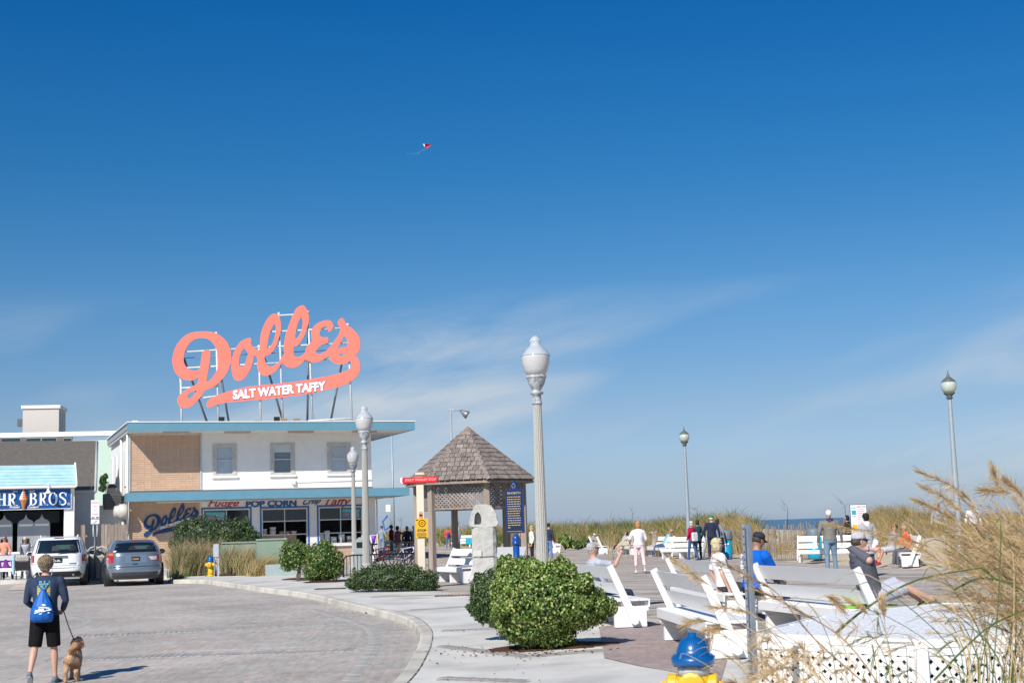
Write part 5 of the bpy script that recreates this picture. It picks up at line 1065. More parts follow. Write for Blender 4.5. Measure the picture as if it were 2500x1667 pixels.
mb = MB(); mb.tube([(0, 0, -.1), (0, 0, zf(1327))], .075, 14); mb.lathe([(.075, 0), (.1, .01), (.1, .05), (.085, .06), (.085, .1), (.095, .12), (.09, .16), (.06, .21), (.02, .24)], 14, (0, 0, zf(1327)-.01)); mb.build('post', pm('post_blue', (.01, .06, .27), .3, coat=.4, bump=.05), t)
# curved info panel
Y = 37; p = at(1240, 1345, Y); t = thing('info_panel', 'pale grey curved metal panel standing behind the blue historical marker', 'information panel', (p.x, Y, zg(p.x, Y)), R(-12)); mb = MB(); rings = []
for k in range(9):
    q = k/8; z = 1.08-.62*q; y = -.1+.35*math.sin(q*1.5)*-1+.3; hw = .43-.10*q; rings.append([(-hw, y, z), (hw+.02, y, z), (hw+.02, y+.015, z), (-hw, y+.015, z)])
mb.loft(rings, smooth=False); mb.build('panel', pm('panel_grey', (.38, .38, .385), .5, var=.05), t)
mb = MB(); mb.prism([(-.2, 0), (.2, 0), (.25, .45), (-.25, .45)], .1, .2); mb.add([(-.44, .15, 1.06), (-.3, .05, .5), (-.28, .25, .48), (-.43, .25, 1.06)], [(0, 1, 2, 3)]); mb.build('base', M_black, t)
# small striped sign
Y = 31; x = xat(1286, Y, 0); t = thing('small_sign', 'small blue and red striped board on dark stake, half hidden by the round bush', 'sign', (x, Y, zg(x, Y)), R(-30)); mb = MB(); mb.box((-.09, -.02, .3), (.0, .0, 1.0)); b_ = mb.build('board', pm('board_blue', (.03, .12, .4), .5), t); mb = MB()
for k in range(6): mb.box((-.085, -.024, .34+k*.11), (-.005, -.021, .39+k*.11))
mb.build('print', pm('print_pink', (.6, .2, .2), .5), b_); mb = MB(); mb.box((.03, -.02, 0), (.1, .02, 1.0)); mb.build('stake', M_black, t)
# ================================================================= HYDRANTS, BOXES
M_yel = pm('hydrant_yellow', (.72, .43, .015), .4, var=.08, vs_=5, bump=.15, coat=.3, dirt=(.35, .2, .05), dirt_s=6, dirt_a=.3); M_hbl = pm('hydrant_blue', (.003, .085, .27), .3, var=.08, bump=.15, coat=.4); M_hgr = pm('hydrant_grey', (.45, .47, .47), .5)
def hydrant(label, loc, rz, s=1):
    t = thing('fire_hydrant', label, 'fire hydrant', loc, rz, None)
    mb = MB(); mb.lathe([(.15*s, 0), (.15*s, .04*s), (.11*s, .05*s), (.105*s, .1*s), (.13*s, .11*s), (.13*s, .14*s), (.1*s, .15*s), (.1*s, .38*s), (.12*s, .42*s), (.125*s, .50*s)], 20); mb.T = Matrix.Translation((0, 0, .44*s))
    bd = mb.build('barrel', M_yel, t)
    mb = MB(); mb.lathe([(.115*s, .5*s), (.115*s, .58*s)], 20); mb.build('collar', M_hgr, t)
    mb = MB(); mb.lathe([(.15*s, .575*s), (.155*s, .59*s), (.155*s, .635*s), (.12*s, .64*s), (.115*s, .68*s), (.09*s, .74*s), (.045*s, .765*s), (.03*s, .77*s), (.03*s, .80*s)], 20)
    for k in range(6): a = k*math.pi/3; mb.bbox((.125*s*math.cos(a)-.016, .125*s*math.sin(a)-.016, .56*s), (.125*s*math.cos(a)+.016, .125*s*math.sin(a)+.016, .65*s), .004)
    mb.build('bonnet', M_hbl, t)
    for ang, r, l in ((180, .062, .19), (0, .062, .17), (-90, .08, .19)):
        mb = MB(); mb.T = Matrix.Translation((0, 0, .44*s)) @ Matrix.Rotation(R(ang), 4, 'Z') @ Matrix.Rotation(R(90), 4, 'Y'); mb.lathe([(r*s, .05*s), (r*s, (l-.07)*s), (r*1.2*s, (l-.068)*s), (r*1.2*s, (l-.01)*s), (r*.9*s, l*s), (.025*s, l*s), (.022*s, (l+.04)*s)], 12, smooth=False); mb.build('nozzle', M_yel, t)
    return t
p = gnd(514, 1406); hydrant('far small yellow hydrant with blue bonnet before the tall grasses', p, R(-10), .95)
p = at(1690, 1560, 11.6); hydrant('large near yellow hydrant with blue bonnet, at the bottom right behind grass blades', (p.x, 11.6, at(1690, 1542, 11.6).z-.80*1.13), R(-14), 1.13)
# green utility cabinets
M_ug = pm('cabinet_green', (.23, .30, .23), .6, var=.08, vs_=2, bump=.1, dirt=(.33, .38, .3), dirt_a=.4)
for (u0, u1, vt, vb, Y, lab) in ((541, 625, 1326, 1400, 54.5, 'long low green utility cabinet behind the tall grasses'), (627, 701, 1318, 1404, 52.5, 'taller green utility cabinet between grasses and the leafy bushes')):
    x0 = xat(u0, Y, 1); x1 = xat(u1, Y, 1); t = thing('utility_cabinet', lab, 'utility cabinet', ((x0+x1)/2, Y, .1), R(12)); hw = (x1-x0)/2; ht = at(u0, vt, Y).z-.1
    mb = MB(); mb.prism([(-hw*.97, 0), (hw*.97, 0), (hw, ht*.55), (hw*1.0, ht-.02), (-hw, ht-.02), (-hw, ht*.55)], 0, .9); mb.build('body', M_ug, t)
    mb = MB(); mb.bbox((-hw*1.02, -.04, ht-.03), (hw*1.02, .94, ht+.04), .02); mb.build('lid', M_ug, t)
    mb = MB(); mb.bbox((-hw*.1, -.025, .1), (hw*.9, .0, ht*.66), .01); mb.build('door', pm('cabinet_door', (.17, .26, .18), .6), t)
Y = 50.5; x = xat(705, Y, 0); t = thing('cabinet_plinth', 'low pale green cabinet base partly behind the left leafy bush', 'utility cabinet', (x, Y, .12), R(12)); mb = MB(); mb.prism([(-.8, 0), (.55, 0), (.4, .2), (.2, .4), (-.3, .45), (-.8, .45)], 0, .6); mb.build('body', pm('plinth_green', (.33, .40, .38), .6), t)
Y = 51.6; x = xat(528, Y, .2); t = thing('meter_post', 'grey metal electric meter box on a channel post beside the far hydrant', 'meter box', (x, Y, .1), R(8)); mb = MB(); mb.bbox((-.1, -.06, .78), (.1, .06, 1.24), .01); mb.build('box', pm('box_grey', (.45, .48, .52), .5, metal=.3), t)
mb = MB(); mb.box((-.085, -.02, 0), (-.06, .02, .78)); mb.box((.04, -.02, 0), (.1, .02, .78)); mb.build('post', pm('box_grey', (.45, .48, .52), .5), t); mb = MB(); mb.tube([(-.01, -.03, .78), (0, -.03, .62), (.05, -.03, .6), (.05, -.03, .5), (0, -.03, .5), (0, -.03, .3)], .015, 5); mb.build('conduit', M_alu, t)
# near perforated channel post
Y = 11.0; top = at(1823, 1279, Y); pb = at(1842, 1700, Y); t = thing('channel_post', 'bare galvanised perforated channel post, leaning, in the near right foreground', 'post', (pb.x, Y, zg(pb.x, Y))); 
dxp = (top.x-pb.x); hz_ = top.z-zg(pb.x, Y); M_gal = pm('galvanised_channel', (.33, .37, .42), .42, metal=.55, var=.15, vs_=10, bump=.15)
mb = MB(); w_ = .04
sec = [(-w_, -.0), (-w_*.62, -.004), (-w_*.45, .03), (w_*.45, .03), (w_*.62, -.004), (w_, 0), (w_, .004), (w_*.66, .001), (w_*.5, .035), (-w_*.5, .035), (-w_*.66, .001), (-w_, .004)]
sec = [(a*math.cos(.35)-b*math.sin(.35), a*math.sin(.35)+b*math.cos(.35)) for a, b in sec]
# sheared along its lean
rings = [[(a+dxp*q*1.0, b, hz_*q) for a, b in sec] for q in (0-.05, .25, .5, .75, 1)]
mb.loft(rings, smooth=False); mb.build('channel', M_gal, t); mb = MB()
for k in range(26):
    q = 1-.022-k*.037; 
    if q < 0: break
    a = -w_*.8*math.cos(.35)+dxp*q; b = -w_*.8*math.sin(.35)-.003; mb.ell((a, b, hz_*q), (.005, .003, .007), 8, 5)
mb.build('holes', M_black, t)
# ================================================================= BENCHES
M_bw = pm('bench_white', (.80, .795, .785), .45, var=.04, vs_=3, bump=.2, bs=25, stretch=(1, .3, 1), dirt=(.62, .58, .52), dirt_s=3, dirt_a=.35)
def bench_proto(label, L_=3.1):
    t = thing('bench', label, 'bench', (0, 0, 0), 0, 'white slatted promenade benches'); h = L_/2
    for s in (-1, 1):
        y = s*(h-.12); mb = MB(); mb.bbox((-.24, y-.05, 0), (.27, y+.05, .24), .006); mb.build('base_block', M_bw, t)
        mb = MB(); mb.bbox((-.29, y-.04, .24), (.31, y+.04, .33), .006); mb.bbox((-.3, y-.05, .33), (-.22, y+.05, .395), .004); mb.bbox((.24, y-.05, .33), (.32, y+.05, .395), .004); mb.build('seat_support', M_bw, t)
        a = Vector((.06, s*(h+.03), .07)); b = Vector((-.34, s*(h+.03), .95)); d = (b-a).normalized(); n = Vector((d.z, 0, -d.x)); w_ = .062
        poly = [a-n*w_-d*-.03, a-n*w_*.5-d*.02, a+n*w_*.5-d*.02, a+n*w_+d*.03, b+n*w_, b-n*w_*.6]
        mb = MB(); mb.prism([(q.x, q.z) for q in poly], s*(h+.005), s*(h+.05)); mb.build('back_arm', M_bw, t)
    for y in (0,): mb = MB(); mb.bbox((-.2, -.05, 0), (.24, .05, .36), .006); mb.build('base_block', M_bw, t)
    for s in (-.31, .31): mb = MB(); mb.bbox((min(s, s*.93), -h, .30), (max(s, s*.93), h, .43), .006); mb.build('apron', M_bw, t)
    for k in range(4): x = -.285+k*.143; mb = MB(); mb.bbox((x, -h, .40), (x+.136, h, .435), .005); mb.build('seat_slat', M_bw, t)
    for z0, z1 in ((.74, .935), (.50, .67)):
        f = lambda z: -.34+(.95-z)*(.40/.88)+.035; mb = MB(); vs = [(f(z0)+o, y, z0) for o in (0, .032) for y in (-h, h)]+[(f(z1)+o, y, z1) for o in (0, .032) for y in (-h, h)]
        mb.add(vs, [(0, 1, 3, 2), (4, 6, 7, 5), (0, 4, 5, 1), (2, 3, 7, 6), (0, 2, 6, 4), (1, 5, 7, 3)]); mb.build('back_slat', M_bw, t)
    return t
bp = bench_proto('white bench with the grey-haired man drinking, nearest the round green bush')
BN = [((1.42, 23.9), 11, None), ((3.3, 24.7), 10, 'white bench with the blonde woman and the man in blue, behind the empty nearest bench'), ((2.32, 18.4), 5, 'empty white bench nearest the camera, left of the perforated channel post'), ((4.12, 19.5), 14, 'white bench where the man in the grey cap sits sipping'),
 ((xat(1463, 80, 0), 80), 5, 'far empty white bench in front of the person bending in the dark cap'), ((xat(1533, 76, 0), 76), 190, 'far white bench with the couple in grey and khaki shirts'), ((xat(1610, 69, 0), 69), 190, 'far white bench with the man in the teal shirt'), ((xat(1672, 63, 0), 63.5), 222, 'far empty white bench beside the woman in maroon sleeves'), ((xat(1350, 88, 0), 88), 5, 'far white bench with the reclining person in red'), ((xat(2030, 52, 0), 52.5), 250, 'white bench with a teal towel behind the walking man in a grey hooded top'), ((xat(2215, 46.2, 0), 46.3), 170, 'white bench with the person in orange, near the far right lamp'), ((-1.75, 41.0), 205, 'white bench under the shingled shelter'), ((xat(1150, 112, 0), 112), 250, 'tiny far white bench seen between shelter post and stone pillar'), ((xat(975, 78, 0), 78), 150, 'white bench behind the parked bicycles'), ((xat(0, 57.5, .2), 57.5), 100, 'white bench at the far left before the ice cream shop')]
for i, ((x, y), a, lab) in enumerate(BN):
    o = bp if i == 0 else copy_tree(bp)
    o.location = (x, y, max(zg(x, y), 0)+.012); o.rotation_euler = (0, 0, R(a))
    if i in (11,): o.scale = (1, .62, 1)
    if i in (14, 9, 7): o.scale = (1, .7, 1)
    if lab: o['label'] = lab
M_teal = pm('teal_towel', (.02, .35, .45), .9, bump=.5)
mb = MB(); mb.bbox((-.03, -.25, 0), (.03, .25, .45), .02); o = mb.build('towel', M_teal, None, (xat(2003, 52, 0), 51.9, .48)); tag(o, 'teal towel hung over the bench back behind the hooded man', 'towel')
mb = MB(); mb.bbox((-.03, -.35, 0), (.03, .35, .4), .02); o = mb.build('towel', M_teal, None, (xat(1148, 111, 0), 111, .45)); o.rotation_euler = (0, 0, R(80)); tag(o, 'tiny teal striped towel on the farthest bench beside the stone pillar', 'towel')
# litter barrels
for u, Y, lab in ((1773, 60.5, 'teal litter barrel with grey domed lid before the picket dune fence'), (1990, 56, 'teal litter barrel with grey lid, left of the man in the hooded top')):
    x = xat(u, Y, 0); t = thing('litter_barrel', lab, 'litter bin', (x, Y, 0)); mb = MB(); mb.lathe([(.24, .02), (.27, .05), (.28, .3), (.27, .31), (.285, .55), (.275, .56), (.28, .82)], 24); mb.build('barrel', pm('barrel_teal', (.01, .27, .42), .4, bump=.1, dirt=(.2, .3, .35), dirt_a=.3), t)
    mb = MB(); mb.lathe([(.30, .82), (.31, .85), (.30, 1.12), (.26, 1.19), (.1, 1.23), (.01, 1.235)], 24); mb.build('lid', pm('lid_grey', (.15, .18, .2), .5), t); mb = MB(); mb.bbox((-.1, -.29, .6), (.1, -.27, .68), .003); mb.build('sticker', M_let, t)
Y = 38; x = xat(888, 50, .1); t = thing('litter_bin', 'grey arched metal litter bin between the two fluted lamps at the shop corner', 'litter bin', (xat(887, 52, .1), 52, .1)); mb = MB(); mb.prism([(-.3, 0), (.3, 0), (.3, 1.0), (.25, 1.2), (.12, 1.32), (-.12, 1.32), (-.25, 1.2), (-.3, 1.0)], -.25, .25); mb.build('body', pm('bin_grey', (.30, .34, .33), .5), t); mb = MB(); mb.bbox((-.2, -.27, .95), (.2, -.25, 1.15), .01); mb.build('flap', M_gls, t)
# beach rules board
Y = 54; a = at(2077, 1285, Y); b = at(2115, 1230, Y); t = thing('beach_rules_board', 'tall white beach rules board with teal and yellow pictures beside the woman in grey coat', 'sign board', (a.x, Y, 0)); w_ = b.x-a.x; z0 = a.z-.55; z1 = b.z
mb = MB(); mb.bbox((0, -.03, z0), (w_, 0, z1), .02); pl = mb.build('board', pm('board_edge', (.05, .06, .07), .5), t); mb = MB(); mb.bbox((.02, -.036, z0+.02), (w_-.02, -.031, z1-.02), .003); mb.build('board_face', pm('board_white', (.72, .74, .77), .4), pl)
mb = MB(); mb.box((w_*.2, .0, -.1), (w_*.3, .06, z1-.1)); mb.box((w_*.7, .0, -.1), (w_*.8, .06, z1-.1)); mb.build('legs', M_tim, t)
mb = MB(); mb.box((.06, -.041, z1-.38), (.22, -.037, z1-.22)); mb.cm = 1; mb.box((.06, -.041, z0+.35), (.24, -.037, z0+.62)); mb.cm = 2
text(mb, 'NO DOGS', .05, .22, z1-.16, z1-.10, -.038, .004); text(mb, 'BEACH RULES', .27, w_-.04, z1-.12, z1-.06, -.038, .004); text(mb, 'CLOSED', .05, .22, z1-.47, z1-.42, -.038, .004)
for k in range(12): mb.box((.27, -.041, z1-.2-k*.07), (w_-.05-random.random()*.08, -.038, z1-.185-k*.07))
mb.build('print', [M_teal, pm('poster_yellow', (.8, .42, .02), .45), pm('print_dark_red', (.35, .1, .12), .5)], pl)
# picket dune fence
M_pk = pm('picket_wood', (.215, .175, .145), .85, var=.4, vs_=4, bump=.4); cn = 0
t = thing('dune_fence', 'leaning grey picket sand fence running along the dune edge behind the benches', 'fence', (xat(1930, 58, 0), 58, 0)); o0 = t.location.copy()
pme = MB().bbox((-.024, -.006, 0), (.024, .006, 1.25), .004).mesh('picket', M_pk)
def run(u0, Y0, u1, Y1, sp, hs, tilt):
    global cn
    x0 = xat(u0, Y0, 0); x1 = xat(u1, Y1, 0); L_ = math.hypot(x1-x0, Y1-Y0); n = int(L_/sp)
    for k in range(n):
        q = k/n; x = x0+(x1-x0)*q; y = Y0+(Y1-Y0)*q; o = link('picket', pme, t); o.location = Vector((x, y, max(zdune(x, y), 0)-.05))-o0; o.rotation_euler = (random.gauss(0, .03), tilt(q)+random.gauss(0, .04), math.atan2(Y1-Y0, x1-x0)); o.scale = (1, 1, hs*random.uniform(.93, 1.05)*(1 if k % 12 else 1.08)); cn += 1
    mb = MB()
    for z in (.3, .6, .9): mb.tube([(x0-o0.x, Y0-o0.y, z*hs), (x1-o0.x, Y1-o0.y, z*hs)], .006, 4)
    mb.build('wire', M_alu, t)
run(1868, 59, 1998, 57, .095, 1.15, lambda q: .12*(.5-q)); run(1790, 72, 1872, 62, .12, .85, lambda q: -.25+.2*q); run(1700, 84, 1795, 73, .11, .75, lambda q: -.1); run(1995, 60, 2075, 64, .1, 1.1, lambda q: 0); run(1370, 118, 1530, 104, .22, .9, lambda q: .03)
# ================================================================= LATTICE BOX (near right)
LX = [(2.0, 12.5), (3.1, 11.3), (5.7, 12.0), (6.3, 15.4), (4.6, 15.8), (3.0, 14.4)]; ZT = .59
t = thing('lattice_enclosure', 'low white lattice-sided enclosure with slatted top behind the seaside grass at right', 'enclosure', (3.1, 11.3, 0)); lo_ = Vector((3.1, 11.3, 0))
LP_ = [Vector((a, b, 0))-lo_ for a, b in LX]
def slat(p0, p1, out, w_, th, par_, mat=M_bw, nm='lattice_slat'):
    d = p1-p0; ln = d.length; d.normalize(); s = d.cross(out).normalized(); mb = MB(); vs = [p0+s*a*w_/2+out*b*th+d*e*ln for e in (0, 1) for a, b in ((-1, 0), (1, 0), (1, 1), (-1, 1))]
    mb.add([tuple(v) for v in vs], [(0,3,2,1), (4,5,6,7), (0,1,5,4), (1,2,6,5), (2,3,7,6), (3,0,4,7)]); return mb.build(nm, mat, par_)
def lattice_face(A, B, z0, z1, sp=.108, w_=.045):
    al = (B-A).normalized(); W_ = (B-A).length; out = Vector((al.y, -al.x, 0)); hh = z1-z0
    for sg in (1, -1):
        s = -hh
        while s < W_+hh:
            xa, xb = (s, s+hh) if sg > 0 else (s+hh, s); za, zb = z0, z1; t0, t1 = 0., 1.
            for bound, sn in ((.0, 1), (W_, -1)):
                f0 = sn*(xa-bound); f1 = sn*(xb-bound)
                if f0 < 0 and f1 < 0: t1 = -1
                elif f0 < 0: t0 = max(t0, f0/(f0-f1))
                elif f1 < 0: t1 = min(t1, f0/(f0-f1))
            if t1-t0 > .04:
                q = lambda tt: A+al*(xa+(xb-xa)*tt)+Vector((0, 0, za+(zb-za)*tt))+out*(.0 if sg > 0 else .009)
                slat(q(t0), q(t1), out, w_, .008, t)
            s += sp
    for (a, b) in ((z1-.03, z1+.03), (z0-.02, z0+.05)):
        mb = MB(); vs = [A+al*u_+out*o_+Vector((0, 0, z)) for z in (a, b) for u_, o_ in ((0, -.02), (W_, -.02), (W_, .024), (0, .024))]; mb.add([tuple(v) for v in vs], [(0,3,2,1), (4,5,6,7), (0,1,5,4), (1,2,6,5), (2,3,7,6), (3,0,4,7)]); mb.build('rail', M_bw, t)
lattice_face(LP_[0], LP_[1], -.05, ZT-.05); lattice_face(LP_[1], LP_[2], -.05, ZT-.05)
for k in (0, 1, 2, 3, 5): p = LP_[k]; mb = MB(); mb.bbox((p.x-.05, p.y-.05, -.1), (p.x+.05, p.y+.05, ZT-.01), .006); mb.build('corner_post', M_bw, t)
mb = MB(); mb.add([(p.x*1.0, p.y, ZT) for p in LP_]+[(p.x, p.y, ZT+.03) for p in LP_], [tuple(reversed(range(6))), tuple(range(6, 12))]+[(k, (k+1) % 6, 6+(k+1) % 6, 6+k) for k in range(6)]); mb.build('top_board', M_bw, t)
mb = MB(); mb.add([(p.x, p.y+.3*(1 if k < 3 else -1), -.1) for k, p in enumerate(LP_)]+[(p.x, p.y+.3*(1 if k < 3 else -1), ZT-.02) for k, p in enumerate(LP_)], [(k, (k+1) % 6, 6+(k+1) % 6, 6+k) for k in range(6)]); mb.build('liner', pm('inside_shade', (.05, .05, .05), .9), t)  # dark sheet added behind the lattice; shade inside the box put into its colour
lp2 = [(p.x, p.y) for p in LP_]
for sg in (.9, -.9):
    for s in np.arange(-5, 5, .24):
        # line y = sg*x + s over the top, clipped to the polygon
        hit = []
        for k in range(6):
            (x1, y1), (x2, y2) = lp2[k], lp2[(k+1) % 6]; f1 = y1-sg*x1-s; f2 = y2-sg*x2-s
            if f1*f2 < 0: q = f1/(f1-f2); hit.append(Vector((x1+(x2-x1)*q, y1+(y2-y1)*q, ZT+.03+(.006 if sg > 0 else 0))))
        if len(hit) == 2 and (hit[0]-hit[1]).length > .1: slat(hit[0], hit[1], Vector((0, 0, 1)), .12, .007, t, nm='top_slat')
for k in range(6):
    A, B = LP_[k], LP_[(k+1) % 6]; al = (B-A).normalized(); out = Vector((al.y, -al.x, 0)); mb = MB(); vs = [A+al*u_+out*o_+Vector((0, 0, z)) for z in (ZT-.02, ZT+.05) for u_, o_ in ((0, .0), ((B-A).length, .0), ((B-A).length, .03), (0, .03))]; mb.add([tuple(v) for v in vs], [(0,3,2,1), (4,5,6,7), (0,1,5,4), (1,2,6,5), (2,3,7,6), (3,0,4,7)]); mb.build('rail', M_bw, t)
# ================================================================= BICYCLES AND RACK
def bicycle(label, loc, rz, col, acc, lean=0):
    t = thing('bicycle', label, 'bicycle', loc, rz, None); t.rotation_euler = (lean, 0, rz); fr = pm('bike_'+acc, col, .3, coat=.6, bump=0, var=.03); bk = M_black
    wx = .52
    for sx in (-1, 1):
        mb = MB(); pts = [(sx*wx+.33*math.cos(a), 0, .345+.33*math.sin(a)) for a in [2*math.pi*k/28 for k in range(29)]]; mb.tube(pts, .022, 6, caps=False, up=(0, 1, 0)); w_ = mb.build('wheel', pm('tyre', (.018, .018, .018), .8), t)
        mb = MB()
        for k in range(14): a = 2*math.pi*k/14; mb.tube([(sx*wx, .02*(-1)**k, .345), (sx*wx+.31*math.cos(a), 0, .345+.31*math.sin(a))], .0022, 3)
        mb.tube([(sx*wx, -.04, .345), (sx*wx, .04, .345)], .025, 8); mb.build('spoke', M_alu, w_)
    bb = (-.06, 0, .3); st = (-.16, 0, .72); hd = (.36, 0, .80); hl = (.40, 0, .62); ra = (-wx, 0, .345)
    mb = MB(); mb.tube([hl, bb], .032, 8); mb.tube([hd, st], .024, 8); mb.tube([bb, st], .022, 8); mb.tube([hd, hl], .028, 8)
    for s in (-.04, .04): mb.tube([bb, (ra[0], s, ra[2])], .012, 6); mb.tube([st, (ra[0], s, ra[2])], .011, 6)
    mb.build('frame', fr, t)
    mb = MB(); 
    for s in (-.05, .05): mb.tube([(.41, s, .60), (.44, s, .5), (wx, s, .345)], .014, 6)
    mb.build('fork', bk, t); mb = MB(); mb.tube([hd, (.33, 0, .98)], .016, 6); mb.tube([(.30, -.3, 1.0), (.33, -.1, .98), (.33, .1, .98), (.30, .3, 1.0)], .016, 6); mb.build('handlebar', bk, t)
    mb = MB(); mb.tube([st, (-.2, 0, .92)], .014, 6); mb.ell((-.2, 0, .95), (.15, .075, .035)); mb.build('saddle', bk, t)
    mb = MB(); mb.lathe([(.09, -.01), (.09, .01)], 16); mb.v = [(x-.06, z, y+.3) for x, y, z in mb.v]; mb.tube([(-.06, -.06, .3), (-.02, -.06, .14)], .01, 5); mb.tube([(-.06, .06, .3), (-.1, .06, .46)], .01, 5); mb.build('crank', bk, t)
    return t
bz = lambda x, y: zg(x, y)
for u, Y, rz, col, nm, lab in ((926, 60, 22, (.62, .01, .02), 'red', 'bright red bicycle leaning on the black rail, beside the taller lamp'), (993, 59.5, -28, (.5, .45, .6), 'lilac', 'white and purple bicycle parked right of the red one'), (975, 62, 40, (.04, .04, .05), 'black', 'black bicycle behind the white and purple one'), (1010, 61.5, -50, (.1, .1, .11), 'dark', 'dark bicycle closest to the trolley stop post')):
    x = xat(u, Y, 0); bicycle(lab, (x, Y, .14), R(rz), col, nm, .05)
x = xat(903, 59.5, .2); t = thing('bicycle_basket', 'black wire basket bag with purple cup at the red bicycle handlebar', 'basket', (x, 59.5, .14)); mb = MB(); mb.lathe([(.14, .78), (.2, 1.0)], 14); mb.ell((0, 0, .72), (.2, .15, .12)); mb.build('basket', M_black, t); mb = MB(); mb.lathe([(.06, 1.0), (.10, 1.3)], 14, (.17, 0, 0)); mb.build('cup', pm('purple_plastic', (.2, .03, .45), .4), t)
x0 = xat(838, 48, .1); x1 = xat(1056, 48.7, .1); t = thing('bike_rail', 'low black tubular rail the bicycles are parked against', 'rail', (x0, 48, .1)); W_ = x1-x0; t.scale = (1, 1, .86); mb = MB(); mb.tube([(0, 0, 0), (.02, 0, .72), (.1, 0, .84), (.3, 0, .87), (W_, .7, .87)], .03, 8); mb.build('top_rail', M_black, t); mb = MB(); mb.tube([(.02, 0, .12), (W_, .7, .12)], .018, 6); mb.build('bottom_rail', M_black, t)
for k in range(24): q = (k+1)/25; mb = MB(); mb.tube([(W_*q, .7*q, 0), (W_*q, .7*q, .87)], .013, 5); mb.build('baluster', M_black, t)
# kite
p = at(1044, 358, 190); t = thing('kite', 'small red and white delta kite with a long fluttering tail high in the blue sky', 'kite', p, R(20)); t.scale = (.75, .75, .75); M_kr = pm('kite_red', (.5, .03, .05), .6); M_kw = pm('kite_white', (.8, .75, .8), .6); mb = MB()
mb.add([(-.75, 0, .45), (.75, -.3, .3), (-.2, .1, -.4), (-.1, .35, .15)], [(0, 1, 3), (1, 2, 3), (0, 3, 2)]); mb.build('sail', M_kr, t); mb = MB(); mb.add([(-.9, -.02, .45), (-.55, 0, .42), (-.5, 0, -.1), (-.75, 0, .1)], [(0, 1, 2, 3)]); mb.build('sail_panel', M_kw, t)
mb = MB(); mb.tube([(-.2, .1, -.4), (-.9, .1, -.75), (-1.4, .2, -1.0), (-1.9, .1, -1.4), (-2.9, .2, -1.5), (-3.9, .2, -1.45)], [.08, .11, .05, .08, .03, .015], 5, flat=.3); mb.build('tail', pm('kite_tail', (.55, .3, .5), .6), t)
# ================================================================= PLANTS
def leafmat(name, c, rough=.45, var=.25, tr=.25):
    m, N, L, B = newmat(name); t = N.new('ShaderNodeTexCoord'); n = N.new('ShaderNodeTexNoise'); n.inputs['Scale'].default_value = 14; n.inputs['Detail'].default_value = 3; L.new(t.outputs['Object'], n.inputs[0])
    mr = N.new('ShaderNodeMapRange'); mr.inputs[1].default_value = .3; mr.inputs[2].default_value = .7; mr.inputs[3].default_value = 1-var; mr.inputs[4].default_value = 1+var; L.new(n.outputs[0], mr.inputs[0]); s = N.new('ShaderNodeVectorMath'); s.operation = 'SCALE'; s.inputs[0].default_value = c; L.new(mr.outputs[0], s.inputs['Scale']); L.new(s.outputs[0], B.inputs['Base Color'])
    B.inputs['Roughness'].default_value = rough; B.inputs['Specular IOR Level'].default_value = .35
    tl = N.new('ShaderNodeBsdfTranslucent'); L.new(s.outputs[0], tl.inputs[0]); mx = N.new('ShaderNodeMixShader'); mx.inputs[0].default_value = tr; L.new(B.outputs[0], mx.inputs[1]); L.new(tl.outputs[0], mx.inputs[2]); L.new(mx.outputs[0], N['Material Output'].inputs[0]); return m
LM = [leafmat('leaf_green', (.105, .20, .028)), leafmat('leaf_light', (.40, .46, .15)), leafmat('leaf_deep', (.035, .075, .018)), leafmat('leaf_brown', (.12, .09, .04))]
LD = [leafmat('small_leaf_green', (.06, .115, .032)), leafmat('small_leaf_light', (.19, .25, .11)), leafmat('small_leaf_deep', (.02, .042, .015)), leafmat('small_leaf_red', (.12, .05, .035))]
M_stem = pm('bush_stem', (.12, .085, .06), .85, var=.3, bump=.5)
